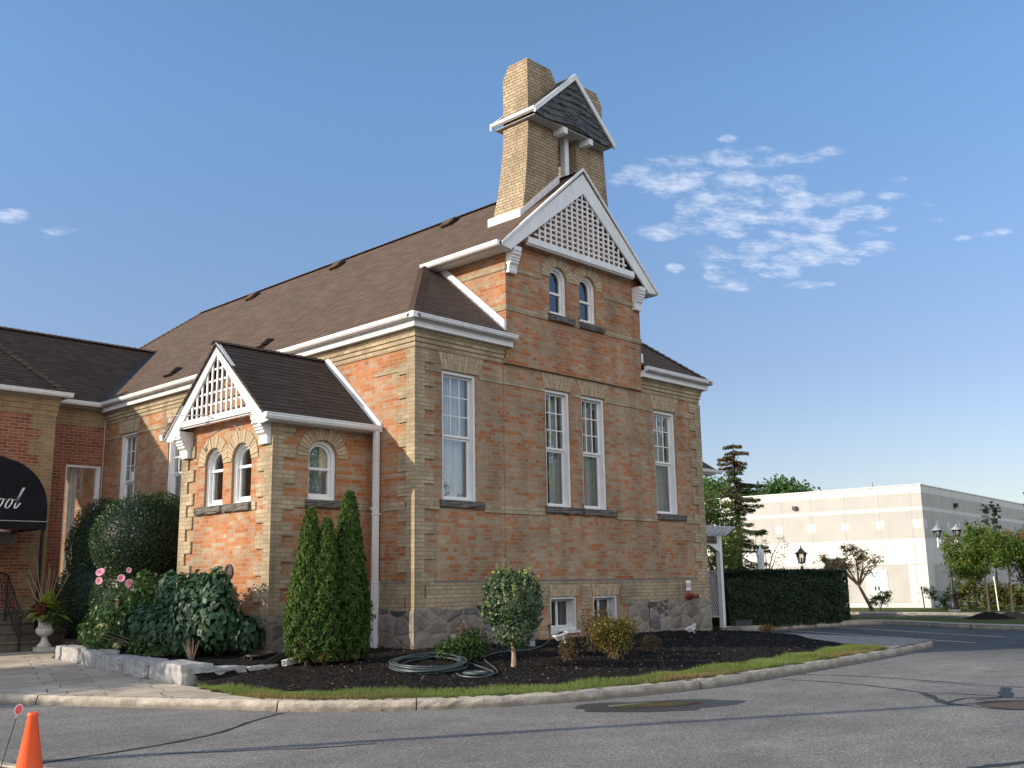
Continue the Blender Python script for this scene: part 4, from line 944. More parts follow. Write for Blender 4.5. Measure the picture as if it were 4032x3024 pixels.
# ---------------------------------------------------------------- ground, road, kerbs
CURB = [(-7.9, 9.0), (-7.6, 6.0), (-7.15, 3.2), (-6.55, 1.4), (-5.69, -.62), (-4.95, -2.1), (-4.5, -3.05), (-3.85, -3.8), (-3.3, -4.3), (-2.5, -4.8), (-1.4, -5.2), (.5, -5.55), (2.6, -5.54), (5.87, -5.34), (7.8, -5.2), (9.9, -4.93), (11.45, -4.7), (11.95, -4.35), (12.0, -3.8), (12.4, -2.6), (13.2, .4), (13.7, 2.0), (15.3, 3.2)]
def crom(pts, n=8):
    p = [np.array(q, float) for q in pts]; p = [2*p[0]-p[1]]+p+[2*p[-1]-p[-2]]; out = []
    for i in range(1, len(p)-2):
        a, b, c, d = p[i-1:i+3]
        for k in range(n):
            t = k/n; out.append(.5*((2*b)+(c-a)*t+(2*a-5*b+4*c-d)*t*t+(3*b-a-3*c+d)*t**3))
    out.append(p[-2]); return np.array(out)
CL = crom(CURB)
def dcurb(P):
    P = np.atleast_2d(np.asarray(P, float)); a = CL[:-1]; ab = CL[1:]-a; L = (ab**2).sum(1); out = np.empty(len(P))
    for s in range(0, len(P), 4000):
        q = P[s:s+4000, None, :2]-a[None]; t = np.clip((q*ab).sum(2)/L, 0, 1); out[s:s+4000] = np.sqrt(((q-t[..., None]*ab)**2).sum(2).min(1))
    return out
def inpoly(P, poly):
    P = np.atleast_2d(P); x, y = P[:, 0], P[:, 1]; r = np.zeros(len(P), bool); n = len(poly)
    for i in range(n):
        (x1, y1), (x2, y2) = poly[i], poly[(i+1) % n]
        if y1 == y2: continue
        c = ((y1 > y) != (y2 > y)) & (x < (x2-x1)*(y-y1)/(y2-y1)+x1); r ^= c
    return r
STONES = [(-4.5, -.12), (-4.36, 1.4), (-4.22, 2.6), (-4.02, 3.8), (-3.75, 5.3), (-3.45, 7.2)]
ISLE = [tuple(p) for p in CL]+[(15.4, 6.4), (9.5, 6.4), (9.5, 21), (-9.5, 21), (-9.5, 9)]
PATIO = [tuple(p) for p in CL if p[1] > -2.45 and p[0] < -4]+[(-4.72, -2.55), (-4.62, -1.2)]+STONES+[(-2.6, 9.0), (-1.5, 10.0), (-1.5, 13), (-9.5, 13), (-9.5, 9)]
INNER = STONES+[(-2.2, 9), (-1, 10), (0, 13), (0, 4), (-2.2, 1), (-3.1, .2)]
def hz(x, y):
    P = np.stack([np.ravel(x), np.ravel(y)], 1).astype(float); z = .13+.058*np.minimum(dcurb(P), 5.2)
    z = np.where(inpoly(P, INNER), z+.085, z)
    return z if len(z) > 1 else float(z[0])
def pzh(x, y):
    P = np.stack([np.ravel(x), np.ravel(y)], 1).astype(float); z = .135+.022*dcurb(P); return z if len(z) > 1 else float(z[0])
def sheet(name, poly, z, m, parent=None):
    mb = MB(); P = [Vector((x, y, 0)) for x, y in poly]
    for t in tessellate_polygon([P]):
        a, b, c = (P[k] for k in t)
        if (b-a).cross(c-a).z < 0: a, c = c, a
        mb.face([(p.x, p.y, z) for p in (a, b, c)])
    return mb.build(name, m, parent)
tag(sheet('ground', [(-400, -400), (400, -400), (400, 400), (-400, 400)], -.06, M['soil']), kind='structure')
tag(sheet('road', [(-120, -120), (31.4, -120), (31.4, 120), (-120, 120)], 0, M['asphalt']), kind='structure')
def gridmesh(name, poly, step, zf, mats, mi=None, inset=.1, x0=-9.6, x1=15.5, y0=-6, y1=13, kind='structure', excl=None):
    nx, ny = int((x1-x0)/step), int((y1-y0)/step); X, Y = np.meshgrid(x0+np.arange(nx+1)*step, y0+np.arange(ny+1)*step, indexing='ij')
    V = np.stack([X.ravel(), Y.ravel()], 1); I = np.arange((nx+1)*(ny+1)).reshape(nx+1, ny+1)
    F = np.stack([I[:-1, :-1], I[1:, :-1], I[1:, 1:], I[:-1, 1:]], -1).reshape(-1, 4); c = V[F].mean(1)
    k = inpoly(c, poly)
    if excl is not None: k &= ~inpoly(c, excl)
    F = F[k]; c = c[k]; k = dcurb(c) > inset; F = F[k]; c = c[k]
    u, inv = np.unique(F, return_inverse=True); V = V[u]; F = inv.reshape(-1, 4)
    z = zf(V[:, 0], V[:, 1]); o = npmesh(name, np.column_stack([V, z]), F, mats, smooth=True)
    if mi is not None: o.data.polygons.foreach_set('material_index', mi(c).astype(np.int32))
    return tag(o, kind=kind)
PATIO2 = PATIO[:-11]+[(-4.85, -2.5), (-4.72, -1.2)]+[(x+.22, y+(.15 if k == 0 else 0)) for k, (x, y) in enumerate(STONES)]+[(-2.6, 9.0), (-1.5, 10.0), (-1.5, 13), (-9.5, 13), (-9.5, 9)]
GRASS = [(-4.6, -.55), (-4.35, -1.68), (-3.97, -2.74), (-3.22, -3.54), (-2.36, -4.24), (-1.41, -4.63), (-.2, -4.9), (.67, -4.88), (2.53, -4.79), (5.05, -4.65), (7.2, -4.42), (8.41, -4.17), (8.5, -5.2), (7.8, -5.25), (5.87, -5.4), (2.6, -5.6), (.5, -5.6), (-1.4, -5.25), (-2.5, -4.85), (-3.3, -4.35), (-3.85, -3.85), (-4.5, -3.1), (-4.72, -2.55)]
def bump2(x, y, s, a): return a*(np.sin(x*s*1.3+y*s*.7)*np.sin(y*s*1.1-x*s*.4+1)+.5*np.sin(x*s*2.7+1)*np.sin(y*s*3.1))
BEDP = [p for p in ISLE]
nonpatio = lambda c: ~inpoly(c, PATIO)
def bedz(x, y): return hz(x, y)+bump2(x, y, 5, .008)-.03*inpoly(np.stack([x, y], 1), PATIO)
gridmesh('planting_bed', ISLE, .1, bedz, [M['mulch'], M['turf']], lambda c: inpoly(c, GRASS), excl=PATIO2)
gridmesh('patio_paving', PATIO, .1, pzh, M['paving'], x1=-1.2)
PATH = [(8.47, -5.1), (8.41, -4.17), (8.99, -2.93), (11.78, -.29), (13.69, 1.76), (15.3, 3.4)]+[tuple(p) for p in CL[::-1] if p[0] > 8.55]
gridmesh('path', PATH, .08, lambda x, y: hz(x, y)+.014, M['path_paver'], x0=8, inset=.06)
def kerb(name, line, gaps, h=.135, w=.17):
    mb = MB(); n = len(line); rr = random.Random(3); T = np.gradient(line, axis=0); T = T/np.linalg.norm(T, axis=1)[:, None]; Nn = np.stack([-T[:, 1], T[:, 0]], 1)
    sec = []
    for k in range(n):
        p, q = line[k], Nn[k]; j = lambda a: rr.uniform(-a, a)
        e = [(0+j(.006), -.03), (.004+j(.01), .05+j(.01)), (.022+j(.012), h-.03+j(.008)), (.045+j(.008), h-.006+j(.004)), (w-.01, h+.004+j(.003)), (w, -.03)]
        sec.append([(p[0]+q[0]*a, p[1]+q[1]*a, z) for a, z in e])
    start = 0
    for k in range(n-1):
        if k in gaps:
            a, b = sec[k], sec[k+1]; L = [tuple(np.array(x)+(np.array(y)-np.array(x))*.82) for x, y in zip(a, b)]
            for i in range(5): mb.face([a[i], L[i], L[i+1], a[i+1]])
            mb.face(L[::-1]); mb.face(b)
            continue
        for i in range(5): mb.face([sec[k][i], sec[k+1][i], sec[k+1][i+1], sec[k][i+1]])
    mb.face(sec[0]); mb.face(sec[-1][::-1])
    return tag(mb.build(name, M['kerb_concrete']), kind='structure')
def refine(line, step):
    out = [line[0]]
    for a, b in zip(line[:-1], line[1:]):
        m = max(1, int(np.linalg.norm(b-a)/step))
        out += [a+(b-a)*k/m for k in range(1, m+1)]
    return np.array(out)
CF = refine(CL, .13)
near = lambda line, pts: {int(np.argmin(np.linalg.norm(line-np.array(p), axis=1))) for p in pts}
kerb('kerb', CF, near(CF, [(-6.35, .9), (-4.72, -2.6), (-3.6, -4.05), (.45, -5.55), (4.7, -5.4), (8.6, -5.1), (-7.4, 4.8)]))
K2 = refine(crom([(15.45, 3.2), (16.5, 2.75), (18, 2.25), (20, 1.95), (21.3, 1.7), (21.65, 1.0), (21.0, -.5), (20.1, -1.9), (19.4, -4), (18.6, -7), (17.5, -11)], 6), .2)
kerb('kerb', K2, near(K2, [(20.9, -.6), (20.0, -2.1), (18.6, 2.1)]), .17, .2)
K3 = refine(crom([(30.6, 22), (31.0, 12), (31.25, 6), (31.6, -.3), (32.2, -10), (33, -22)], 6), .5); kerb('kerb', K3, set(), .12, .2)
K4 = refine(crom([(-11, -11), (-9.6, -9), (-8.85, -7.2), (-8.5, -5.9), (-8.5, -5.3), (-8.68, -4.44), (-9.2, -2.6), (-10.4, -.8)], 6), .13); kerb('kerb', K4, set(), .1, .2)
tag(sheet('near_bed', [tuple(p+np.array([-.12, 0])) for p in K4]+[(-16, -1), (-16, -11)], .085, M['brown_soil']), kind='structure')
ISL2 = [tuple(p) for p in K2[3:-3]]+[(24, -11), (26.0, -4), (26.05, 1.2), (25.6, 6), (24, 12), (15.5, 12), (15.5, 3.4)]
tag(sheet('lawn', ISL2, .13, M['turf']), kind='structure')
tag(sheet('lawn', [tuple(p) for p in K3]+[(200, -60), (200, 60)], .07, M['turf']), kind='structure')
# ---------------------------------------------------------------- road details
def ribbon(mb, pts, w, z):
    P = [Vector((x, y, z)) for x, y in crom(pts, 5)]; rr = random.Random(len(pts)); L = []
    for k, p in enumerate(P):
        t = (P[min(k+1, len(P)-1)]-P[max(k-1, 0)]).normalized(); n = Vector((-t.y, t.x, 0)); q = w*rr.uniform(.6, 1.3)*.5
        j = n*rr.uniform(-.012, .012); L.append((p+n*q+j, p-n*q+j))
    for a, b in zip(L[:-1], L[1:]): mb.face([a[1], b[1], b[0], a[0]])
mb = MB()
for pts, w in (([(-4.75, -2.95), (-5.4, -3.32), (-6.1, -3.84), (-6.7, -4.1), (-7.44, -4.26), (-8.3, -4.35)], .055), ([(3.55, -5.6), (3.8, -6.41), (3.64, -7.78), (3.41, -9.18), (3.3, -10.5)], .05), ([(3.5, -7.6), (3.3, -8.4), (3.28, -9.05)], .03),
               ([(2.68, -5.8), (2.62, -6.81), (2.3, -7.7), (2.0, -8.31)], .045), ([(2.0, -8.31), (1.5, -8.65), (.96, -9.02), (.86, -9.3)], .12), ([(.98, -9.05), (1.49, -9.01), (1.75, -9.12), (2.06, -9.6), (2.1, -10.2)], .05),
               ([(1.99, -8.4), (2.12, -8.96), (2.0, -9.35), (1.5, -9.2)], .04), ([(3.23, -9.0), (2.6, -9.2), (2.02, -9.4)], .16), ([(.86, -9.24), (.72, -9.72), (.9, -10.3)], .035), ([(5.71, -7.7), (5.85, -8.6), (5.7, -9.6)], .035), ([(-3.4, -10.9), (-3.0, -11.08), (-2.4, -11.3), (-1.6, -11.5)], .09), ([(-7.3, -4.75), (-6.2, -5.6), (-5.6, -5.9)], .03)):
    ribbon(mb, pts, w, .005)
tag(mb.build('road_crack', M['crack_seal']), kind='structure')
def blotch(name, c, rx, ry, rot, z, m, seed):
    rr = random.Random(seed); n = 48; ph = [rr.uniform(0, 6.28) for _ in range(5)]
    pts = []
    for k in range(n):
        a = 2*math.pi*k/n; r = 1+.12*math.sin(2*a+ph[0])+.09*math.sin(3*a+ph[1])+.06*math.sin(5*a+ph[2])+.04*math.sin(9*a+ph[3])+.03*math.sin(13*a+ph[4])
        x, y = rx*r*math.cos(a), ry*r*math.sin(a); pts.append((c[0]+x*math.cos(rot)-y*math.sin(rot), c[1]+x*math.sin(rot)+y*math.cos(rot)))
    return tag(sheet(name, pts, z, m), kind='structure')
blotch('wet_patch', (-1.35, -6.28), 1.0, .62, -.55, .004, M['wet_asphalt'], 4); blotch('puddle', (-1.35, -6.2), .6, .24, -.5, .008, M['puddle_water'], 9)
for p, q in (((19.57, 1.7), (16.03, -4.75)), ((17.05, 1.95), (13.29, -4.97))):
    m2 = MB(); a, b = Vector((*p, .005)), Vector((*q, .005)); n = (b-a).normalized().cross(Vector((0, 0, 1)))*.05; m2.face([a-n, b-n, b+n, a+n][::-1] if n.x*0 else [a+n, a-n, b-n, b+n]); tag(m2.build('parking_line', M['line_paint']), kind='structure')
for p, q in (((28.05, 3.99), (31.1, 3.83)), ((27.07, 1.26), (31.2, 1.53)), ((27.3, 6.6), (31.1, 6.5)), ((27, -1.5), (31.3, -1.2))):
    m2 = MB(); a, b = Vector((*p, .005)), Vector((*q, .005)); n = (b-a).normalized().cross(Vector((0, 0, 1)))*.06; m2.face([a+n, a-n, b-n, b+n]); tag(m2.build('parking_line', M['line_paint']), kind='structure')
# catch-basin grate in the road
gr = thing('drain_grate', (1.25, -9.82, 0), 'round rusty iron drain grate with slots, set in the asphalt by the sealed cracks', 'drain grate')
mb = MB(); n = 40
for k in range(n):
    a, b = 2*math.pi*k/n, 2*math.pi*(k+1)/n; c_ = (1.25, -9.82)
    P = lambda r, t, z: (c_[0]+r*math.cos(t), c_[1]+r*math.sin(t), z)
    mb.face([P(.42, a, .012), P(.5, a, .009), P(.5, b, .009), P(.42, b, .012)])
mb.build('rim', M['rust_metal'], gr)
mb = MB()
for k in range(-7, 8):
    x = k*.055; h = math.sqrt(max(.42**2-x*x, .0)); d = Vector((math.cos(.75), math.sin(.75), 0)); e = Vector((-d.y, d.x, 0)); c3 = Vector((1.25, -9.82, .0))
    mb.bar(c3+e*x-d*h+Vector((0, 0, .008)), c3+e*x+d*h+Vector((0, 0, .008)), .03, .008)
mb.build('bars', M['rust_metal'], gr)
# ---------------------------------------------------------------- loose ground cover (uncountable)
def scatter(n, poly, lo, hi):
    out = np.zeros((0, 2)); lo, hi = np.array(lo), np.array(hi)
    while len(out) < n:
        c = lo+RNG.random((n*2, 2))*(hi-lo); out = np.vstack([out, c[inpoly(c, poly)]])
    return out[:n]
FRONT = [(-4.45, -.75), (-4.3, -1.68), (-3.9, -2.7), (-3.15, -3.5), (-2.3, -4.2), (-1.35, -4.6), (-.2, -4.85), (2.5, -4.75), (5.0, -4.6), (7.2, -4.4), (8.4, -4.15), (8.9, -2.95), (11.7, -.3), (13.4, 1.6), (9.55, 1), (9.55, -.1), (0, -.1), (0, 1.2), (-2.2, 1.2), (-3.1, .1)]
c = np.vstack([scatter(26000, FRONT, (-5, -5), (14, 2)), scatter(3500, INNER, (-5, -1), (0, 13))]); n = len(c)
z = hz(c[:, 0], c[:, 1])+.006+RNG.random(n)*.022
Nn = unit(np.column_stack([RNG.normal(0, .35, (n, 2)), np.ones(n)])); v, f = leaf_arrays(np.column_stack([c, z]), Nn, rdir(n)*np.array([1, 1, .15]), .02+.05*RNG.random(n)**2, .38, .3)
near_c = np.exp(-((c[:, 0]+2.3)**2+(c[:, 1]+.55)**2)/.25)*.45
rn = np.clip(RNG.random(n)*.97+near_c*RNG.random(n), 0, 1)
tag(npmesh('mulch_chips', v, f, M['bark_chip'], rnd=np.repeat(rn, 4)), 'dark shredded bark mulch spread over the planting beds', 'mulch', kind='stuff')
c = scatter(60000, GRASS, (-5, -6), (9, 0)); c = c[dcurb(c) > .13]; n = len(c)
hgt = (.03+.045*RNG.random(n))*(1+.5*bump2(c[:, 0], c[:, 1], 2.5, 1)); hgt = np.maximum(hgt, .02); b = np.column_stack([c, hz(c[:, 0], c[:, 1])-.005])
dirn = unit(np.column_stack([RNG.normal(0, .45, (n, 2)), np.ones(n)])); side = unit(np.column_stack([RNG.normal(size=(n, 2)), np.zeros(n)]))
tip = b+dirn*hgt[:, None]; wv = side*.0035
v = np.stack([b-wv, b+wv, tip+wv*.3, tip-wv*.3], 1).reshape(-1, 3); f = np.arange(4*n).reshape(-1, 4)
dry = np.clip(.75-.9*np.clip((.5-(dcurb(c)-.15))/.5, 0, 1)*(.5+.5*np.sin(c[:, 0]*1.1+.6))+RNG.normal(0, .17, n), 0, 1)
tag(npmesh('grass', v, f, M['grass_blade'], rnd=np.repeat(dry, 4)), 'narrow strip of mown grass between the mulch bed and the kerb', 'grass', kind='stuff')
for (x, y, r, h, m_, lab) in ((24.8, -1.33, .95, .24, 'soil_mound', 'black soil mound heaped round the foot of the nearer young maple'), (26.2, -1.66, .9, .2, 'brown_soil', 'brown soil mound heaped round the foot of the farther young maple')):
    vs, fs = [], []; R_n, A_n = 10, 36
    for i in range(R_n+1):
        for j in range(A_n):
            a = 2*math.pi*j/A_n; q = i/R_n; rr_ = r*q*(1+.1*math.sin(3*a+x)+.06*math.sin(7*a)); vs.append((x+rr_*math.cos(a), y+rr_*math.sin(a), .115+h*(math.cos(q*math.pi)*.5+.5)+.02*math.sin(9*a+i*2)*q*(1-q)*4))
    for i in range(R_n):
        for j in range(A_n): k = (j+1) % A_n; fs.append((i*A_n+j, (i+1)*A_n+j, (i+1)*A_n+k, i*A_n+k))
    tag(npmesh('soil_mound', vs, fs, M[m_], smooth=False), lab, 'soil mound', 'soil mounds under the young trees')

# ---------------------------------------------------------------- planting round the school
def blade_tuft(P, D, L, w): pass
def plant(name, loc, label, cat, group=None): return thing(name, loc, label, cat, group)
def limbs(mb, base, pts, r0, n=6, sag=.0):
    """tapered limbs from a fork to several ends"""
    b = Vector(base)
    for p in pts:
        p = Vector(p); m = b.lerp(p, .5)+Vector((RNG.normal()*.06, RNG.normal()*.06, .08+sag))*(p-b).length
        mb.tube([b, b.lerp(m, .6), m, p], [r0, r0*.8, r0*.55, r0*.15], n)
# clipped round bushes against the school
BX = [(-.95, 8.55, 2.55, 1.05, 1.15, 1.45)]
def clipped(blobs, n, size, label, name='clipped_bush', mt='box_leaf'):
    b = blobs[0]; zg = .3
    root = plant(name, (b[0], b[1], zg), label, 'bush', 'clipped evergreen bushes beside the school')
    P, N = blob_points(n, blobs, .14, .7); k = P[:, 2] > zg; P, N = P[k], N[k]
    P = P+N*(bump2(P[:, 0]*2+P[:, 2], P[:, 1]*2, 3, .03))[:, None]
    foliage('foliage', P, N, size, M[mt], root, .55, .3, 0, .45)
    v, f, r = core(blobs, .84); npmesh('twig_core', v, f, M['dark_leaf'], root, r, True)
    mb = MB(); mb.tube([(b[0], b[1], .2), (b[0], b[1], b[2])], [.06, .04], 8); mb.build('stem', M['dark_bark'], root); return root
BUSH_A = [(-1.72, 7.25, 2.6, 1.0, 1.0, 1.05), (-1.62, 7.3, 1.4, .98, .95, 1.15), (-1.3, 7.1, 2.75, .75, .8, .95)]
clipped(BUSH_A, 42000, .05, 'large rounded clipped bush by the porch with a sunlit olive green top')
clipped([(-1.1, 10.35, 2.55, .8, 1.0, 1.25), (-1.2, 10.2, 1.4, .95, 1.05, 1.2)], 26000, .05, 'dark shaded clipped bush in the corner below the recessed wing window')
# twin-topped and single-topped pyramidal cedars
def cedar(tips, label, n):
    x0, y0 = np.mean([t[0] for t in tips]), np.mean([t[1] for t in tips]); zg = .33
    root = plant('cedar', (x0, y0, zg), label, 'cedar', 'pyramidal cedars by the porch')
    vs, rs = [], []
    for (x, y, zt, r, w) in tips:
        m = int(n*w); h = zt-zg; q = RNG.random(m)**.75*.995; a = RNG.random(m)*2*math.pi
        prof = np.where(q < .3, .82+.18*np.sin(q/.3*math.pi/2), (1-((q-.3)/.7))**.72); lump = 1+.17*np.sin(a*5+q*21)*np.sin(q*27+a*3+x)+.12*np.sin(a*9-q*41+y)+.08*np.sin(a*17+q*83)
        rad = r*(prof*lump*(1-.4*RNG.random(m)**2.2)+.02); c = np.column_stack([x+rad*np.cos(a), y+rad*np.sin(a), zg+.05+h*q])
        out = np.column_stack([np.cos(a), np.sin(a), np.full(m, .25)]); up = np.column_stack([np.cos(a)*.5, np.sin(a)*.5, np.full(m, 1.0)])
        for k in range(4):
            d = unit(up+RNG.normal(0, .45, (m, 3))); p = c+RNG.normal(0, .018, (m, 3))+d*.02
            v, _ = leaf_arrays(p, unit(out+RNG.normal(0, .5, (m, 3))), d, .05+.035*RNG.random(m), .33, .4); vs.append(v)
            dead = (np.exp(-(((c[:, 2]-zg)/.16)**2))*.42+np.exp(-((c[:, 2]-.98)/.1)**2-((a+2.2)/.4)**2)*.6)*(RNG.random(m) < .6)
            rs.append(np.repeat(np.clip((RNG.normal(.5, .2, m)+(lump-1)*1.1)*np.where(c[:, 2] > zt-.25, 1.15, 1)-dead*1.4, 0, 1), 4))
    v = np.vstack(vs); npmesh('foliage', v, np.arange(len(v)).reshape(-1, 4), M['cedar_leaf'], root, np.concatenate(rs))
    mb = MB()
    for (x, y, zt, r, w) in tips: mb.tube([(x, y, .2), (x, y, zg+(zt-zg)*.55), (x, y, zt-.1)], [.05, .03, .004], 7); mb.lathe([(r*.5, .1), (r*.72, .5), (r*.6, (zt-zg)*.45), (r*.2, (zt-zg)*.8), (.01, (zt-zg)*.93)], (x, y, zg), 12)
    mb.build('trunk', M['dark_bark'], root)
cedar([(-2.38, -.12, 2.76, .32, 1.0), (-2.2, -.34, 2.58, .3, .9)], 'twin topped pyramidal cedar with a browned foot, left of the pair by the porch', 7000)
cedar([(-1.72, -.3, 3.06, .33, 1.25)], 'taller single topped pyramidal cedar beside the white downspout', 7500)
# small standard tree (ball on a stem) in the mulch
tx, ty, tz = -.42, -2.86, .27
root = plant('topiary_tree', (tx, ty, tz), 'small oval headed ornamental tree on a bare stem standing in the mulch', 'tree')
TB = [(tx, ty, 1.3, .43, .43, .46), (tx+.02, ty, .95, .35, .35, .42), (tx-.12, ty+.08, 1.52, .28, .28, .26), (tx+.16, ty-.1, 1.5, .27, .27, .24), (tx+.2, ty-.15, 1.15, .25, .25, .3), (tx-.2, ty+.16, 1.2, .24, .24, .3)]
P, N = blob_points(6500, TB, .35, .6); P = P+N*(bump2(P[:, 0]*3+P[:, 2]*2, P[:, 1]*3+P[:, 2], 3.4, .045))[:, None]
vs = []; mb = MB(); mb.tube([(tx, ty, tz-.05), (tx+.01, ty, tz+.2), (tx-.01, ty, tz+.42)], [.045, .033, .03], 8); limbs(mb, (tx-.01, ty, tz+.4), [(tx-.2, ty+.1, 1.1), (tx+.15, ty, 1.2), (tx, ty-.15, 1.3), (tx+.02, ty+.1, 1.5), (tx+.2, ty-.1, .9)], .02)
for k in range(34):
    a = RNG.random()*6.28; r = .38*math.sqrt(RNG.random()); zb = 1.66-.35*(r/.38)**2; p = np.array([tx+r*math.cos(a), ty+r*math.sin(a), zb]); L = .16+.24*RNG.random(); d = np.array([math.cos(a)*r*.9, math.sin(a)*r*.9, 1.0]); d = d/np.linalg.norm(d)
    mb.tube([p-d*.3, p+d*L], [.005, .002], 4)
    m = 9; t = np.linspace(.1, 1, m)[:, None]; v, _ = leaf_arrays(p+d*L*t+RNG.normal(0, .014, (m, 3)), rdir(m), rdir(m)+d, np.full(m, .055), .6, .3); vs.append(v)
mb.build('trunk', M['pale_bark'], root); v = np.vstack(vs)
foliage('crown', P, N, .055, M['topiary_leaf'], root, .75, .3, .5, .6, extra=(v, np.arange(len(v)).reshape(-1, 4), np.repeat(.9+.1*RNG.random(len(v)//4), 4)))
def shrub(name, blobs, n, size, mt, label, group=None, aspect=.5, stems=8, stem_m='bark', shell=.7, droop=.2, cat='shrub', flat=.4):
    x, y = blobs[0][:2]; zg = hz(x, y); root = plant(name, (x, y, zg), label, cat, group)
    P, N = blob_points(n, blobs, shell, .8); k = P[:, 2] > zg; foliage('foliage', P[k], N[k], size, M[mt], root, aspect, .3, droop, flat)
    mb = MB()
    for k in range(stems):
        b = blobs[k % len(blobs)]; a = RNG.random()*6.28; e = (b[0]+b[3]*.7*math.cos(a), b[1]+b[4]*.7*math.sin(a), b[2]+b[5]*RNG.uniform(.1, .9)); s = (x+RNG.normal()*.05, y+RNG.normal()*.05, zg-.02)
        m_ = tuple(s[q]*.5+e[q]*.5+(0, 0, .06)[q] for q in range(3)); mb.tube([s, m_, e], [.009, .006, .002], 5)
    mb.build('stems', M[stem_m], root); return root
shrub('spirea_shrub', [(1.85, -3.1, .62, .36, .36, .34), (1.75, -3.0, .8, .27, .27, .2), (2.02, -3.22, .78, .24, .24, .2), (1.6, -2.95, .72, .2, .2, .22)], 5200, .042, 'spirea_leaf', 'yellowing rounded shrub with rusty tips in the mulch below the basement window')
shrub('dried_shrub', [(2.35, -2.2, .72, .3, .3, .4), (2.55, -2.3, .9, .2, .2, .25)], 1500, .04, 'brown_leaf', 'sparse olive and brown shrub standing just behind the yellowing shrub', stems=14)
shrub('low_shrub', [(-.35, -1.75, .52, .38, .33, .26), (-.62, -1.6, .5, .3, .26, .2), (-.05, -1.6, .6, .3, .3, .26)], 3600, .05, 'low_leaf', 'low bright green shrub spreading at the foot of the stone base', stems=16)
shrub('tuft_shrub', [(.8, -2.95, .48, .17, .17, .24)], 700, .04, 'brown_leaf', 'small dark upright shrub beside the nearer floodlight', 'small thin shrubs in the front bed')
shrub('tuft_shrub', [(3.35, -2.75, .45, .24, .2, .18)], 620, .04, 'brown_leaf', 'small thin reddish shrub low in the mulch right of the yellowing shrub', 'small thin shrubs in the front bed')
shrub('tuft_shrub', [(.55, -.65, .7, .3, .2, .35)], 260, .04, 'brown_leaf', 'almost bare twiggy shrub against the stone foundation', 'small thin shrubs in the front bed', stems=20)
shrub('tuft_shrub', [(10.85, -.85, .36, .2, .2, .14)], 420, .045, 'dead_leaf', 'dried orange brown tuft near the far end of the mulch bed', 'small thin shrubs in the front bed')
# big-leaved shrub at the porch, hydrangea, pink mallow
shrub('broadleaf_shrub', [(-2.95, 2.3, 1.1, .55, .7, .72), (-2.75, 3.4, 1.15, .5, .65, .72), (-3.0, 1.65, 1.05, .42, .5, .6), (-2.95, 1.75, 1.6, .24, .26, .34), (-3.2, 3.1, .85, .45, .6, .5), (-2.85, 2.1, 1.55, .3, .35, .34), (-2.7, 2.85, 1.6, .3, .32, .3), (-2.75, 3.7, 1.6, .32, .35, .32), (-3.25, 2.4, .75, .4, .5, .42), (-3.2, 3.9, .9, .4, .45, .45), (-2.65, 1.3, .8, .3, .35, .35)], 5600, .13, 'big_leaf', 'large dark green shrub with broad drooping leaves against the porch gable', aspect=.62, stems=18, shell=.45, droop=1.3, flat=.75)
mal = shrub('mallow_shrub', [(-2.95, 5.0, 1.0, .55, .6, .72), (-3.1, 5.75, .8, .45, .5, .5), (-2.9, 4.5, 1.35, .35, .35, .6)], 5200, .085, 'mallow_leaf', 'tall leafy mallow with large pink flowers between the urn and the broad leaved shrub', aspect=.6, stems=20, shell=.6, droop=.4)
def bloom(p, r, par, name='flower'):
    vs, fs = [], []; p = np.array(p); nrm = unit(np.array([[-.7, -.6, .15]])+RNG.normal(0, .2, (1, 3)))[0]; a0 = unit(np.cross(nrm, [0, 0, 1.0])[None])[0]; b0 = np.cross(nrm, a0); rn = []
    for k in range(5):
        th = 2*math.pi*k/5+.3; d = a0*math.cos(th)+b0*math.sin(th); e = -a0*math.sin(th)+b0*math.cos(th); o = len(vs)
        for (q, w, h) in ((0, .08, 0), (.35, .42, .16), (.75, .62, .3), (1.0, .38, .27)):
            vs += [p+r*(d*q-e*w+nrm*(h+.06*RNG.normal())), p+r*(d*q+e*w+nrm*(h+.06*RNG.normal()))]; rn += [q, q]
        for i in range(3): fs.append((o+2*i, o+2*i+1, o+2*i+3, o+2*i+2))
    npmesh(name, np.array(vs), np.array(fs), M['petal_pink'], par, np.array(rn), True)
for p, r in (((-3.33, 5.49, 1.9), .12), ((-3.36, 5.45, 1.74), .1), ((-3.17, 4.92, 1.78), .1), ((-3.13, 4.71, 1.93), .07), ((-3.19, 4.54, 1.68), .11), ((-3.17, 4.5, 1.6), .07), ((-3.2, 5.0, 1.33), .075)): bloom(p, r*.72, mal)
hyd = shrub('hydrangea', [(-3.35, 3.1, .52, .4, .75, .3), (-3.55, 4.7, .55, .3, .4, .35)], 1900, .09, 'mallow_leaf', 'low hydrangea with pale green flower heads behind the limestone edging', aspect=.6, stems=16, shell=.6)
for x, y, z, r in ((-3.54, 4.81, .86, .12), (-3.62, 4.6, .72, .075), (-3.5, 4.25, .55, .08), (-3.32, 3.3, .8, .11), (-3.3, 3.0, .66, .1), (-3.36, 2.75, .6, .09), (-3.3, 2.55, .68, .1), (-3.35, 2.35, .64, .085), (-3.42, 2.6, .5, .09), (-3.45, 2.85, .47, .075), (-3.4, 3.5, .56, .08), (-3.5, 2.95, .4, .06), (-3.3, 2.15, .56, .06)):
    d = rdir(150); P = np.array([x, y, z])+d*r*np.array([1, 1, .8])*(.85+.2*RNG.random((150, 1))); v, f = leaf_arrays(P, d, rdir(150), np.full(150, .034), .9, .3); npmesh('flower_head', v, f, M['petal_green'], hyd, np.repeat(RNG.random(150), 4))
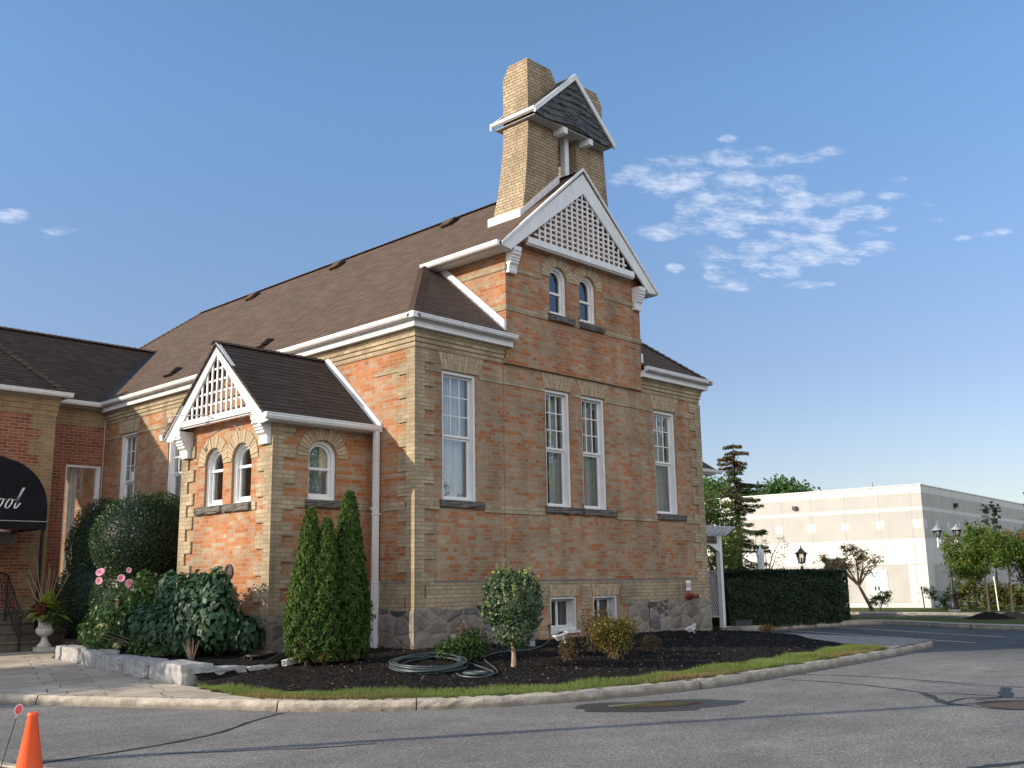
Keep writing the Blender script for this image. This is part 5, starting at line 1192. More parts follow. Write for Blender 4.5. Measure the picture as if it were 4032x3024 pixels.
for (x, y) in ((-3.35, 3.75), (-3.4, 1.75)):
    root = plant('cut_stems', (x, y, .35), 'tuft of dry cut stems %s' % ('under the hydrangea, farther from the porch corner' if y > 3 else 'at the mulch edge below the white flower heads'), 'dry stems', 'tufts of dry stems'); mb = MB(); zg = hz(x, y)
    for k in range(22): a = RNG.random()*6.28; L = .2+.16*RNG.random(); mb.tube([(x+.03*math.cos(a), y+.03*math.sin(a), zg-.02), (x+(.03+.14*RNG.random())*math.cos(a), y+(.03+.14*RNG.random())*math.sin(a), zg+L)], [.006, .004], 4)
    mb.build('stems', M['pale_bark'], root)

# ---------------------------------------------------------------- hedge, arbour side, trees beyond
hl = [(16.15, 3.95), (17.0, 3.45), (18.0, 3.05), (19.6, 2.75), (21.0, 2.7)]
root = plant('hedge', (18.2, 3.6, .1), 'long dense dark green clipped hedge running from the white arbour to the car park', 'hedge')
L = crom(hl, 10); n = 60000; k = RNG.integers(0, len(L)-1, n); t = RNG.random((n, 1)); c = L[k]*(1-t)+L[k+1]*t; T = unit(np.column_stack([(L[k+1]-L[k]), np.zeros(n)])); Sd = np.column_stack([T[:, 1], -T[:, 0], np.zeros(n)])
w, h = .8, 1.72; s = RNG.random(n)
face = RNG.choice(4, n, p=[.5, .33, .05, .12]); u = RNG.random(n)*2-1; zz = RNG.random(n)*h; P = np.column_stack([c, np.zeros(n)]); N = np.zeros((n, 3)); und = bump2(c[:, 0]*1.3, zz*2+c[:, 1], 2.2, .07)
for fc in range(4):
    m = face == fc
    if fc == 0: P[m] += Sd[m]*(w+und[m]-.3*(zz[m]/h)**7)[:, None]; P[m, 2] = zz[m]; N[m] = Sd[m]
    if fc == 1: P[m] += Sd[m]*(u[m]*w*.92)[:, None]; P[m, 2] = h+und[m]*.7; N[m] = (0, 0, 1)
    if fc == 2: P[m] -= Sd[m]*w; P[m, 2] = zz[m]; N[m] = -Sd[m]
    if fc == 3:
        a = u[m]*math.pi/2; e = L[-1]; tt = unit(L[-1]-L[-2]); sd = np.array([tt[1], -tt[0]]); P[m, :2] = e+np.outer(np.cos(a)*w*.75, tt)+np.outer(np.sin(a)*w, sd); P[m, 2] = zz[m]; N[m, :2] = np.outer(np.cos(a), tt)+np.outer(np.sin(a), sd)
P -= N*(RNG.random((n, 1))**2*.22); P[:, 2] += .12
foliage('foliage', P, N, .065, M['hedge_leaf'], root, .6, .3, .2, .5)
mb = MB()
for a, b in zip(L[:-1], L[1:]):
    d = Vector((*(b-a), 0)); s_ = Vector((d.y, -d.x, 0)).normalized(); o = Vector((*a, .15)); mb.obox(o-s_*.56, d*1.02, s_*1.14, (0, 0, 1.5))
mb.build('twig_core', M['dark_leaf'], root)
def tree(name, base, fork, blobs, n, size, mt, label, cat='tree', group=None, r=.09, trunk_m='bark', aspect=.65, shell=.75, droop=.3, lean=None, tips=None, gaps=.0, flat=.35):
    root = plant(name, base, label, cat, group); mb = MB(); b, f = Vector(base), Vector(fork)
    mb.tube([b-Vector((0, 0, .1)), b.lerp(f, .3)+Vector((RNG.normal()*.02, RNG.normal()*.02, 0)), f], [r*1.25, r, r*.75], 9)
    ends = [(q[0]+RNG.normal()*q[3]*.3, q[1]+RNG.normal()*q[4]*.3, q[2]+q[5]*.5) for q in blobs]; limbs(mb, f, ends, r*.6)
    for q, e in zip(blobs, ends):
        for k in range(5):
            d = rdir(1)[0]; d[2] = abs(d[2])*.6+.1; mb.tube([e, (e[0]+d[0]*q[3]*.8, e[1]+d[1]*q[4]*.8, e[2]+d[2]*q[5]*.5)], [r*.16, r*.04], 4)
    mb.build('trunk', M[trunk_m], root)
    # leaves gather in many small sprays so the sky shows between them
    m = max(40, n//14); C, CN = blob_points(m, blobs, shell, .9); k = RNG.integers(0, len(C), n); sp = np.array([q[3] for q in blobs]).mean()*.17
    P = C[k]+RNG.normal(0, sp, (n, 3))*np.array([1, 1, .65]); foliage('crown', P, CN[k], size, M[mt], root, aspect, .3, droop, flat); return root
tree('young_maple', (24.8, -1.33, .2), (24.81, -1.33, 1.5), [(24.75, -1.1, 2.4, .7, .85, .75), (24.7, -.55, 2.1, .6, .65, .6), (24.85, -1.8, 2.25, .6, .65, .6), (24.8, -1.35, 2.95, .5, .55, .5), (24.75, -.95, 1.75, .5, .6, .3), (24.7, -.3, 2.6, .4, .45, .5)], 5200, .1, 'maple_leaf', 'young staked maple with turning leaves, on the black soil mound', group='young maples on the lawn strip', r=.045, trunk_m='pale_bark')
tree('young_maple', (26.2, -1.66, .2), (26.22, -1.68, 1.6), [(26.2, -1.7, 2.4, .6, .75, .6), (26.25, -2.1, 2.3, .5, .5, .6), (26.15, -1.35, 2.7, .5, .55, .5), (26.3, -2.3, 1.9, .4, .4, .3)], 4200, .095, 'maple_leaf', 'young maple with bright green leaves, on the brown soil mound', group='young maples on the lawn strip', r=.045, trunk_m='pale_bark')
tree('leaning_sumac', (32.44, 6.26, 0.05), (32.2, 6.76, 1.23), [(31.97, 7.12, 2.14, 0.54, 0.72, 0.45), (31.79, 7.75, 2.22, 0.45, 0.54, 0.36), (32.24, 6.58, 2.5, 0.54, 0.59, 0.45), (32.51, 6.04, 2.27, 0.41, 0.5, 0.36), (32.06, 6.94, 2.85, 0.45, 0.5, 0.32), (31.7, 8.11, 2.45, 0.32, 0.36, 0.27), (32.33, 6.31, 1.86, 0.32, 0.36, 0.27)], 2600, .085, 'sumac_leaf', 'leaning multi stemmed sumac with sparse rusty leaves before the pale warehouse', r=.08, trunk_m='bark', shell=.95)
tree('bare_tree', (31.5, 11.0, .0), (31.5, 11.0, 1.6), [(31.4, 11.0, 2.9, .7, .7, .9), (31.6, 10.3, 2.5, .6, .6, .6), (31.2, 11.6, 3.0, .5, .5, .6), (31.7, 10.0, 3.2, .4, .4, .5)], 500, .07, 'brown_leaf', 'nearly leafless small tree between the spruce and the lantern', r=.07, trunk_m='bark', shell=.9)
for sx in range(4): pass
tree('vine_tangle', (36.0, 3.4, 0), (36.0, 3.4, 1.0), [(36.0, 3.55, .8, .6, .7, .8), (36.0, 3.1, 1.8, .55, .6, .9), (36.05, 2.7, 2.6, .55, .65, .7), (36.0, 2.2, 3.0, .5, .6, .6), (36.0, 1.6, .7, .6, .9, .6), (36.1, .9, .7, .6, .9, .6), (36.1, 2.4, .7, .6, .7, .7), (36.1, 1.6, 2.9, .7, .8, .7), (36.1, .6, 2.9, .7, .9, .8)], 12000, .12, 'vine_leaf', 'tangle of yellowing vines and saplings climbing behind the two headed lamp', 'vines', r=.07, shell=.8)
tree('dark_conifer', (38.6, .4, 0), (38.6, .4, .8), [(38.6, .4, 1.6, .9, 1.1, 1.4), (38.6, -.6, 1.5, .9, 1.1, 1.2), (38.7, 1.2, 1.4, .8, 1.0, 1.2)], 6000, .14, 'dark_leaf', 'dark evergreen filling the gap behind the young maple trunks', r=.14, trunk_m='pale_bark')
for (y, zt, lab) in ((3.55, 4.3, 'slim dark green vine clad sapling rising before the warehouse, shorter of two'), (2.55, 5.2, 'slim dark green sapling with forked top rising before the warehouse, taller of two')):
    tree('tall_sapling', (37.4, y, 0), (37.4, y, 2.0), [(37.4, y+o_, zt-.6-q*.55, .2, .24, .42) for q in range(4) for o_ in ((0,) if zt < 4.5 else (-.22, .22))], 1700, .1, 'dark_leaf', lab, 'sapling', 'tall saplings beside the warehouse', r=.04, trunk_m='dark_bark', shell=.9)
tree('red_leaved_tree', (33.3, -.6, 0), (33.3, -.6, 1.2), [(33.3, -.5, 1.9, .7, .8, .8), (33.3, -.7, 3.2, .6, .75, .9), (33.4, -.75, 4.4, .45, .55, .8), (33.4, -.1, 2.7, .5, .5, .6), (33.3, -1.6, 2.2, .8, 1.0, 1.2), (33.4, -.9, 5.2, .25, .3, .5)], 5200, .1, 'red_leaf', 'copper red leaved tree at the right edge of the car park', r=.07, trunk_m='dark_bark', shell=.9)
shrub_far = lambda x, y, b, n, mt, lab, grp='low bushes by the warehouse': tree('bush', (x, y, .05), (x, y, .25), b, n, .07, mt, lab, 'bush', grp, r=.03, shell=.9)
shrub_far(32.06, 5.77, [(32.06, 5.72, .68, .4, .45, .36), (32.06, 6.04, .58, .32, .32, .32), (32.11, 5.45, .75, .27, .27, .32)], 1500, 'vine_leaf', 'small round open bush beside the foot of the leaning sumac')
shrub_far(36.2, 4.6, [(36.2, 4.6, .5, .45, .55, .45), (36.2, 5.1, .75, .35, .35, .4), (36.2, 4.2, .6, .4, .5, .5), (36.2, 5.4, 1.0, .2, .25, .25)], 2000, 'low_leaf', 'loose weedy bush at the corner of the warehouse')
shrub_far(33.5, -2.2, [(33.5, -2.2, .5, .5, .6, .5), (33.5, -1.8, .9, .4, .4, .4)], 1500, 'dead_leaf', 'rusty brown dry bush at the foot of the copper red tree')
tree('garden_tree', (24.3, 9.2, .1), (24.3, 9.2, 1.6), [(24.3, 9.1, 4.4, .75, .8, .9), (24.1, 9.5, 3.4, .8, .8, 1.0), (24.6, 8.8, 2.7, .7, .75, .9), (24.1, 9.6, 5.1, .55, .6, .6), (24.4, 8.9, 1.8, .6, .7, .6), (24.8, 8.6, 3.7, .5, .5, .6)], 7000, .11, 'maple_leaf', 'leafy broad green tree right behind the far corner of the school', r=.1)
for (x, y, rx, h_, lab) in ((72, 40, 5.5, 9.6, 'large broad far tree above the warehouse roof, left of two'), (78, 35.5, 4.0, 9.6, 'smaller rounded far tree above the warehouse roof, right of two')):
    tree('far_tree', (x, y, 0), (x, y, 4), [(x, y, h_-1.2, rx, rx, 2.4), (x-2.2, y+2.6, h_-1.4, rx*.6, rx*.6, 2), (x+2, y-2.4, h_-1.5, rx*.55, rx*.55, 1.9), (x, y, h_+.4, rx*.5, rx*.5, 1.3)], 9000, .36, 'far_leaf', lab, group='far trees beyond the warehouse', r=.3, shell=.6)
# spruce with ragged whorls
sx, sy, sh = 27.4, 9.9, 7.75
root = plant('spruce', (sx, sy, 0), 'ragged tall spruce with drooping branches between the school and the warehouse', 'spruce')
mb = MB(); mb.tube([(sx, sy, -.1), (sx+.02, sy, 3), (sx-.03, sy, 5.5), (sx, sy, sh-.1)], [.15, .11, .06, .01], 8); V_ = []; Rn = []
z = .7
while z < sh-.15:
    q = (z/sh); rmax = (1-q)**.7*2.75*(.5+.5*abs(math.sin(z*1.9+.4)))+.22
    if 4.05 < z < 4.6: rmax *= .45
    for k in range(int(RNG.integers(3, 6))):
        a = RNG.random()*6.28; Lb = rmax*RNG.uniform(.6, 1.1); d = np.array([math.cos(a), math.sin(a), 0]); m = 7; tt = np.linspace(0, 1, m)
        pts = np.array([sx, sy, z])+np.outer(tt*Lb, d); pts[:, 2] += (-.32*tt+.2*tt**2.5)*Lb+.02; mb.tube(pts.tolist(), [.022*(1-.85*t)+.003 for t in tt], 4, False)
        nn = int(90*Lb+26); t2 = RNG.random(nn)**.8*.93+.07; base = np.array([sx, sy, z])+np.outer(t2*Lb, d); base[:, 2] += (-.32*t2+.2*t2**2.5)*Lb
        sd = np.array([-d[1], d[0], 0]); off = RNG.normal(0, 1, nn)*(.2*(1-t2*.55))*min(1, Lb); base += np.outer(off, sd); base[:, 2] -= np.abs(off)*.3+RNG.random(nn)*.1
        dirs = unit(d*.7+np.outer(np.sign(off)*.6, sd)+np.array([0, 0, -.35])+RNG.normal(0, .3, (nn, 3)))
        v, _ = leaf_arrays(base, unit(np.array([0, 0, 1.0])+RNG.normal(0, .6, (nn, 3))), dirs, .13+.1*RNG.random(nn), .3, .3); V_.append(v); Rn.append(np.repeat(np.clip(RNG.normal(.5, .22, nn)-(.5 if z > sh-1.3 else (.4 if RNG.random() < .12 else 0)), 0, 1), 4))
    z += .2+.07*RNG.random()
mb.build('trunk', M['dark_bark'], root); v = np.vstack(V_); npmesh('needles', v, np.arange(len(v)).reshape(-1, 4), M['spruce_leaf'], root, np.concatenate(Rn))
# trees across the street and beside the drive, behind the photographer's left shoulder: they throw the dapples and show in the panes
tree('street_tree', (-12.6, 8.2, 0), (-12.6, 8.2, 2.0), [(-12.4, 7.9, 3.9, 1.5, 1.9, 1.2), (-14.0, 9.2, 4.1, 1.5, 1.6, 1.2), (-11.6, 6.6, 3.2, 1.1, 1.3, .9), (-13.4, 6.0, 3.7, 1.3, 1.0, .9), (-15.3, 6.6, 3.8, 1.2, 1.0, .9), (-10.4, 7.0, 4.1, 1.1, 1.2, .8)], 15000, .16, 'maple_leaf', 'leafy tree beside the drive, off to the left, shading the paving', group='trees along the street', r=.14)
for k, (x, y) in enumerate(((34, -25), (42, -27), (50, -30), (60, -33), (26, -34))):
    tree('street_tree', (x, y, 0), (x, y, 3), [(x, y, 8, 4, 4, 3.4), (x+2.5, y+1, 5.5, 3, 3, 2.6), (x-2.5, y, 5.5, 3, 3, 2.6), (x, y, 11, 2.8, 2.8, 2.2)], 6000, .42, 'far_leaf', 'broad street tree across the road, seen only as a reflection in the front windows', group='trees along the street', r=.25, shell=.6)
# ---------------------------------------------------------------- limestone edging
def rock(name, O, A, B, h, label, seed):
    """rough sawn-top block: O corner, A long edge, B depth"""
    rr = random.Random(seed); bm = bmesh.new(); n, m, l = 7, 4, 4
    O, A, B = Vector(O), Vector(A), Vector(B)
    bmesh.ops.create_cube(bm, size=1); bmesh.ops.subdivide_edges(bm, edges=bm.edges, cuts=5, use_grid_fill=True)
    for v in bm.verts:
        a, b, c = v.co.x+.5, v.co.y+.5, v.co.z+.5; e = sum(1 for q in (a, b, c) if q < .01 or q > .99); j = .022
        a += rr.uniform(-1, 1)*j*.5; b += rr.uniform(-1, 1)*j*1.5; c += rr.uniform(-1, 1)*(.025 if c > .9 else .03)
        if e >= 2: k = .03; a += (.5-a)*k*2; b += (.5-b)*k*2; c += (.5-c)*k*1.6
        v.co = O+A*a+B*b+Vector((0, 0, h))*c
    me = bpy.data.meshes.new(name); bm.to_mesh(me); bm.free(); me.materials.append(M['limestone']); o = link(name, me)
    return tag(o, label, 'edging stone', 'limestone blocks edging the flower bed')
SL = [(-3.42, 7.15), (-3.5, 6.75), (-3.75, 5.3), (-4.02, 3.85), (-4.2, 2.62), (-4.36, 1.42), (-4.5, -.1)]
LB = ['smallest tapering limestone block at the urn end of the bed edging', 'limestone block second from the urn, its top strewn with leaves', 'limestone block under the green hydrangea heads, third from the urn', 'limestone block in the middle of the row, with pale rain streaks', 'limestone block just before the corner block, buff on its sunlit end', 'big limestone corner block jutting toward the drive']
for k, (p, q) in enumerate(zip(SL[:-1], SL[1:])):
    a, b = Vector((*p, 0)), Vector((*q, 0)); d = (b-a); nrm = Vector((-d.y, d.x, 0)).normalized()
    if nrm.x < 0: nrm = -nrm
    z = pzh(*q)-.08; rock('edging_stone', (a.x+d.x*.05, a.y+d.y*.05, z), d*(.91-.015*k), nrm*(.42+.1*(k == 5)), .33+.02*(k % 3), LB[k], k)
rock('edging_stone', (-4.12, .0, .17), (.78, .1, 0), (-.12, .4, 0), .2, 'long low limestone block with bright worn top, behind the corner block', 21)
rock('edging_stone', (-3.32, .1, .2), (.6, .06, 0), (-.1, .34, 0), .15, 'lowest limestone block beside the black drain pipe', 22)
# ---------------------------------------------------------------- garden hose
def zz(x, y, e=.0): return hz(x, y)+.022+e
hs = []
cx, cy = -1.42, -1.98; e1 = Vector((.71, .70)); e2 = Vector((.7, -.71)); NT_ = 8
for k in range(NT_*36):
    t = k/36*2*math.pi; lp = k//36; r0 = 1+.05*math.sin(lp*2.4+t/ (NT_))+.03*math.sin(lp*5.1)
    ox, oy = .05*math.sin(lp*1.7), .05*math.cos(lp*2.9); x = cx+ox+(e1.x*.86*math.cos(t)+e2.x*.56*math.sin(t))*r0; y = cy+oy+(e1.y*.86*math.cos(t)+e2.y*.56*math.sin(t))*r0
    hs.append((x, y, zz(x, y, .012*lp+.012*math.sin(t*2+lp))))
tail = [(-.79, -1.79), (-.94, -2.47), (-1.2, -3.14), (-1.46, -3.42), (-1.81, -3.5), (-1.9, -3.25), (-1.78, -3.0)]
strand = [(-1.6, -3.2), (-1.35, -3.35), (-1.05, -3.12), (-.68, -2.62), (-.3, -2.1), (-.1, -1.89), (.16, -1.69), (.8, -1.42), (1.35, -1.5), (2.13, -1.15), (2.9, -.62), (3.3, -.3)]
hose = thing('garden_hose', (cx, cy, hz(cx, cy)), 'dark green garden hose lying coiled on the mulch, one end running to the wall', 'garden hose')
mb = MB(); mb.tube(hs, .0135, 7); mb.build('hose_coil', M['hose_rubber'], hose)
mb = MB(); mb.tube([(x, y, zz(x, y, .012+.03*max(0, 1-k/10))) for k, (x, y) in enumerate(crom(tail, 6))], .0135, 7)
mb.tube([(x, y, zz(x, y)) for x, y in crom(strand, 6)]+[(3.5, -.14, .52), (3.54, -.1, .66)], .0135, 7)
mb.tube([(-1.55+.17*math.cos(a/12*6.283*1.7), -3.17+.2*math.sin(a/12*6.283*1.7), zz(-1.55, -3.17, .008+a*.001)) for a in range(22)], .0135, 7); mb.build('hose_run', M['hose_rubber'], hose)
mb = MB(); mb.lathe([(.018, 0), (.02, .05), (.016, .06)], (3.54, -.1, .62), 8); mb.bar((3.54, -.12, .7), (3.54, -.06, .7), .03, .03); mb.bar((3.48, -.12, .73), (3.6, -.12, .73), .012, .012); mb.build('tap', M['dark_metal'], hose)
# ---------------------------------------------------------------- floodlights on stakes
def floodlight(x, y, label, tilt=.35, rz=.9):
    zg = hz(x, y); t = thing('floodlight', (x, y, zg), label, 'floodlight', 'floodlights in the front bed')
    Rm = Matrix.Rotation(rz, 3, 'Z') @ Matrix.Rotation(-tilt, 3, 'X'); c = Vector((x, y, zg+.24)); P = lambda a, b, d: c+Rm @ Vector((a, b, d))
    mb = MB(); lo_ = [(-.1, -.05), (.1, -.05), (.12, .06), (-.12, .06)]
    b = [P(-.1, -.07, -.09), P(.1, -.07, -.09), P(.1, .07, -.09), P(-.1, .07, -.09)]; m_ = [P(-.15, -.11, -.02), P(.15, -.11, -.02), P(.15, .11, -.02), P(-.15, .11, -.02)]; tp = [P(-.18, -.13, .0), P(.18, -.13, .0), P(.18, .13, .0), P(-.18, .13, .0)]; t2 = [P(-.18, -.13, .025), P(.18, -.13, .025), P(.18, .13, .025), P(-.18, .13, .025)]
    mb.face(b[::-1])
    for A, B in ((b, m_), (m_, tp), (tp, t2)):
        for k in range(4): j = (k+1) % 4; mb.face([A[k], A[j], B[j], B[k]])
    mb.face(t2); mb.build('housing', M['white_metal'], t)
    m2 = MB(); m2.face([P(-.15, -.1, .028), P(.15, -.1, .028), P(.15, .1, .028), P(-.15, .1, .028)]); m2.build('lens', M['dark_glass'], t)
    m3 = MB(); m3.bar(P(-.165, 0, .0), P(-.165, -.02, -.14), .03, .012); m3.bar(P(.165, 0, 0), P(.165, -.02, -.14), .03, .012); m3.bar(P(-.17, -.02, -.14), P(.17, -.02, -.14), .012, .03); m3.build('bracket', M['white_metal'], t)
    m4 = MB(); m4.tube([(x, y, zg-.1), (x, y, zg+.1), P(0, -.02, -.14)], .014, 6); m4.lathe([(.05, 0), (.05, .03), (.02, .06)], (x, y, zg), 10); m4.build('stake', M['dark_metal'], t)
floodlight(2.35, -1.42, 'white floodlight on a stake in front of the left basement window', .3, .95); floodlight(6.5, -1.5, 'white floodlight on a stake by the stone base near the red fire inlet', .45, .7)
mb = MB(); mb.box(2.0, 2.14, -.98, -.86, .38, .5); mb.tube([(2.07, -.92, .5), (2.07, -.88, .62), (2.0, -.4, .66), (2.0, -.04, .6)], .012, 6)
tag(mb.build('junction_box', M['grey_metal']), 'small grey weatherproof electrical box on the mulch behind the round headed tree', 'junction box')
# ---------------------------------------------------------------- fire inlet and its paper sign
si = thing('fire_inlet', (8.66, -.03, 1.2), 'red fire brigade wall inlet with one dark capped outlet below the paper notice', 'fire inlet')
def disc(mb, c, nrm, prof, n=22):
    c, w = Vector(c), Vector(nrm).normalized(); a = w.orthogonal().normalized(); b = w.cross(a); rg = [[c+w*d+(a*math.cos(6.2832*k/n)+b*math.sin(6.2832*k/n))*r for k in range(n)] for r, d in prof]
    for p, q in zip(rg[:-1], rg[1:]):
        for k in range(n): j = (k+1) % n; mb.face([p[k], p[j], q[j], q[k]])
    mb.face(rg[0][::-1]); mb.face(rg[-1])
mb = MB(); disc(mb, (8.66, -.032, 1.2), (0, -1, 0), [(.125, 0), (.125, .012), (.11, .022), (.075, .028), (.07, .11), (.05, .13)]); mb.build('wall_plate', M['red_paint'], si)
for sg, nm in ((1, 'outlet'), (-1, 'outlet')):
    mb = MB(); d = Vector((sg*.75, -.66, -.02)).normalized(); c = Vector((8.66, -.12, 1.2)); disc(mb, c, d, [(.045, 0), (.045, .1), (.055, .1), (.055, .13)]); mb.cur = 1; disc(mb, c+d*.13, d, [(.05, 0), (.05, .045), (.035, .055)]); mb.build(nm, [M['red_paint'], M['black_plastic']], si)
def text_obj(s, size, mtx, m, parent, name='lettering', ext=.002, shear=0, bold=0.):
    cu = bpy.data.curves.new(name, 'FONT'); cu.body = s; cu.size = size; cu.align_x = 'CENTER'; cu.align_y = 'CENTER'; cu.extrude = ext; cu.shear = shear; cu.offset = bold; cu.materials.append(m)
    o = bpy.data.objects.new(name, cu); COL.objects.link(o); o.matrix_world = mtx; bpy.context.view_layer.update()
    me = bpy.data.meshes.new_from_object(o.evaluated_get(bpy.context.evaluated_depsgraph_get())); me.transform(mtx); bpy.data.objects.remove(o); bpy.data.curves.remove(cu)
    if not me.materials: me.materials.append(m)
    return link(name, me, parent)
def wall_mtx(p, U, N): U, N = Vector(U), Vector(N); V = N.cross(U); return Matrix(((U.x, V.x, N.x, p[0]), (U.y, V.y, N.y, p[1]), (U.z, V.z, N.z, p[2]), (0, 0, 0, 1)))
ps = thing('paper_sign', (8.66, -.04, 1.45), 'small white paper notice with two lines of red lettering above the fire inlet', 'notice')
mb = MB(); n = 8
for k in range(n):
    z0, z1 = 1.335+.235*k/n, 1.335+.235*(k+1)/n; d = lambda z: -.045-.012*math.sin((z-1.335)/.235*3.1)
    mb.face([(8.56, d(z0), z0), (8.75, d(z0), z0), (8.75, d(z1), z1), (8.56, d(z1), z1)]); mb.face([(8.56, d(z1)+.002, z1), (8.75, d(z1)+.002, z1), (8.75, d(z0)+.002, z0), (8.56, d(z0)+.002, z0)])
mb.build('sheet', M['paper'], ps)
text_obj('SPRINKLER', .031, wall_mtx((8.655, -.0595, 1.485), (1, 0, 0), (0, -1, 0)), M['red_ink'], ps, ext=.001, bold=.0012); text_obj('CONNECTION', .028, wall_mtx((8.655, -.0595, 1.432), (1, 0, 0), (0, -1, 0)), M['red_ink'], ps, ext=.001, bold=.0012)
# ---------------------------------------------------------------- drain bits by the porch corner
mb = MB(); mb.lathe([(.17, 0), (.17, .1), (.19, .1), (.19, .125), (.15, .14), (.03, .145)], (-2.72, .86, .34), 20)
for a in range(5): mb.bar((-2.72+.19*math.cos(a*1.26), .86+.19*math.sin(a*1.26), .3), (-2.72+.19*math.cos(a*1.26), .86+.19*math.sin(a*1.26), .44), .045, .02)
tag(mb.build('bait_station', M['black_plastic']), 'round black plastic box with a lid sitting behind the low limestone block', 'plastic box')
pts = crom([(-3.02, .22, .33), (-2.75, .3, .4), (-2.4, .42, .5), (-2.05, .62, .56), (-1.8, .8, .55)], 14); mb = MB(); mb.tube([tuple(p) for p in pts], [.052+.006*(k % 2) for k in range(len(pts))], 12)
tag(mb.build('drain_pipe', M['black_plastic']), 'black corrugated drain pipe coming out from behind the twin topped cedar', 'drain pipe')
mb = MB(); a, b = Vector((-2.68, .1, .36)), Vector((-1.95, .32, .43)); d = (b-a).normalized(); s = d.cross(Vector((0, 0, 1))).normalized(); u = s.cross(d)
for o_, w_, h_ in ((-s*.045-u*.045, s*.09, u*.006), (-s*.045+u*.039, s*.09, u*.006), (-s*.045-u*.039, s*.006, u*.078), (s*.039-u*.039, s*.006, u*.078)): mb.obox(a+o_, b-a, w_, h_)
tag(mb.build('spout_extension', M['white_metal']), 'open ended pale square downspout extension lying at the foot of the cedars', 'downspout')
# ---------------------------------------------------------------- urn with its plants
ux, uy = -2.73, 9.4; uz = pzh(ux, uy)
urn = thing('urn', (ux, uy, uz), 'pale weathered stone pedestal urn with fluted bowl beside the entrance steps', 'urn')
mb = MB(); mb.box(ux-.17, ux+.17, uy-.17, uy+.17, uz, uz+.09); mb.lathe([(.155, .09), (.15, .13), (.10, .19), (.07, .25), (.065, .31), (.085, .325)], (ux, uy, uz), 24); mb.build('pedestal', M['urn_stone'], urn)
mb = MB(); mb.lathe([(.07, .32), (.13, .345), (.18, .40), (.195, .46), (.17, .52)], (ux, uy, uz), 64, 16, .03); mb.build('bowl', M['urn_stone'], urn)
mb = MB(); mb.lathe([(.165, .518), (.15, .56), (.155, .66), (.19, .745), (.24, .775), (.24, .80), (.2, .8)], (ux, uy, uz), 28); mb.build('neck', M['urn_stone'], urn)
fern = thing('fern_planting', (ux, uy, uz+.78), 'bright green ferns, rusty coleus and trailing ivy filling the stone urn, with bare twigs', 'potted plants')
vs = []
for k in range(40):
    a = RNG.random()*6.28; el = RNG.uniform(.2, 1.4); L = RNG.uniform(.4, .72); m = 26; t = np.linspace(.12, 1, m); d = np.array([math.cos(a)*math.cos(el), math.sin(a)*math.cos(el), math.sin(el)])
    p = np.array([ux, uy, uz+.8])+np.outer(t*L, d); p[:, 2] -= .28*L*t**2*math.cos(el)*2; sd = np.array([-math.sin(a), math.cos(a), 0]); tn = unit(np.gradient(p, axis=0))
    for s in (-1, 1):
        w = .11*np.sin(np.pi*np.clip(t, 0, .98)**.8)+.012; q = p+np.outer(w*.5*s, sd); v, _ = leaf_arrays(q, unit(np.cross(tn, sd*s*-1)+RNG.normal(0, .12, (m, 3))), s*sd[None]+tn*.3, w+.02, .32, .2); vs.append(v)
v = np.vstack(vs); npmesh('fern', v, np.arange(len(v)).reshape(-1, 4), M['fern_leaf'], fern, np.repeat(np.clip(RNG.normal(.5, .25, len(v)//4), 0, 1), 4))
P, N = blob_points(900, [(ux-.2, uy-.12, uz+.9, .19, .19, .17)], .6); foliage('coleus', P, N, .06, M['coleus_leaf'], fern, .6, .3, .2)
P, N = blob_points(1500, [(ux+.05, uy-.05, uz+.82, .3, .3, .14), (ux+.2, uy-.16, uz+.65, .14, .14, .2), (ux-.1, uy-.25, uz+.72, .15, .12, .14), (ux+.3, uy-.2, uz+.75, .13, .13, .16)], .7); foliage('ivy', P, N, .05, M['low_leaf'], fern, .7, .3, .6)
mb = MB()
for dx, dy, h, b in ((-.34, .1, 1.3, .1), (-.45, .1, 1.05, -.08), (-.02, .0, 1.15, .05), (.03, .0, 1.0, .02), (.12, -.03, 1.0, .02), (.2, -.1, .98, .02), (.4, -.26, .92, .02), (-.08, 0, .9, .03), (-.5, .2, .85, .05)):
    p = [np.array([ux+dx*q*.9+b*math.sin(q*9)*.25, uy+dy*q, uz+.78+h*q]) for q in np.linspace(0, 1, 9)]; mb.tube([tuple(q) for q in p], [.011-.006*k/8 for k in range(9)], 5)
mb.build('twigs', M['pale_bark'], fern)
# ---------------------------------------------------------------- entrance: steps, rails, canopy
st = thing('entrance_steps', (-3.4, 10.6, .25), 'shaded grey stone entrance steps behind the urn', 'steps')
z0 = .12; hgt_ = [.47, .68, .89, 1.13]; mb = MB()
for k, h in enumerate(hgt_):
    y0 = 9.85+.32*k; y1 = 12.1 if k == 3 else y0+.32
    mb.box(-5.6, -1.95, y0+.02, y1+.02-.001, z0, h-.05); 
mb.build('risers', M['step_stone'], st); mb = MB()
for k, h in enumerate(hgt_): y0 = 9.85+.32*k; y1 = 12.1 if k == 3 else y0+.34; mb.box(-5.6, -1.93, y0-.02, y1-.003 if k < 3 else y1, h-.05+.001*k, h)
mb.build('treads', M['limestone'] if False else M['step_stone'], st)
cn = thing('entrance_canopy', (-3.38, 10.6, .3), 'black fabric half round entrance canopy with white script lettering at the left edge', 'canopy')
kx, ky0, ky1, kr, kz = -3.6, 10.45, 12.08, 1.15, 3.47
arc = lambda r, zb, n=28: [(kx+r*math.cos(math.pi*k/n), zb+r*math.sin(math.pi*k/n)) for k in range(n+1)]
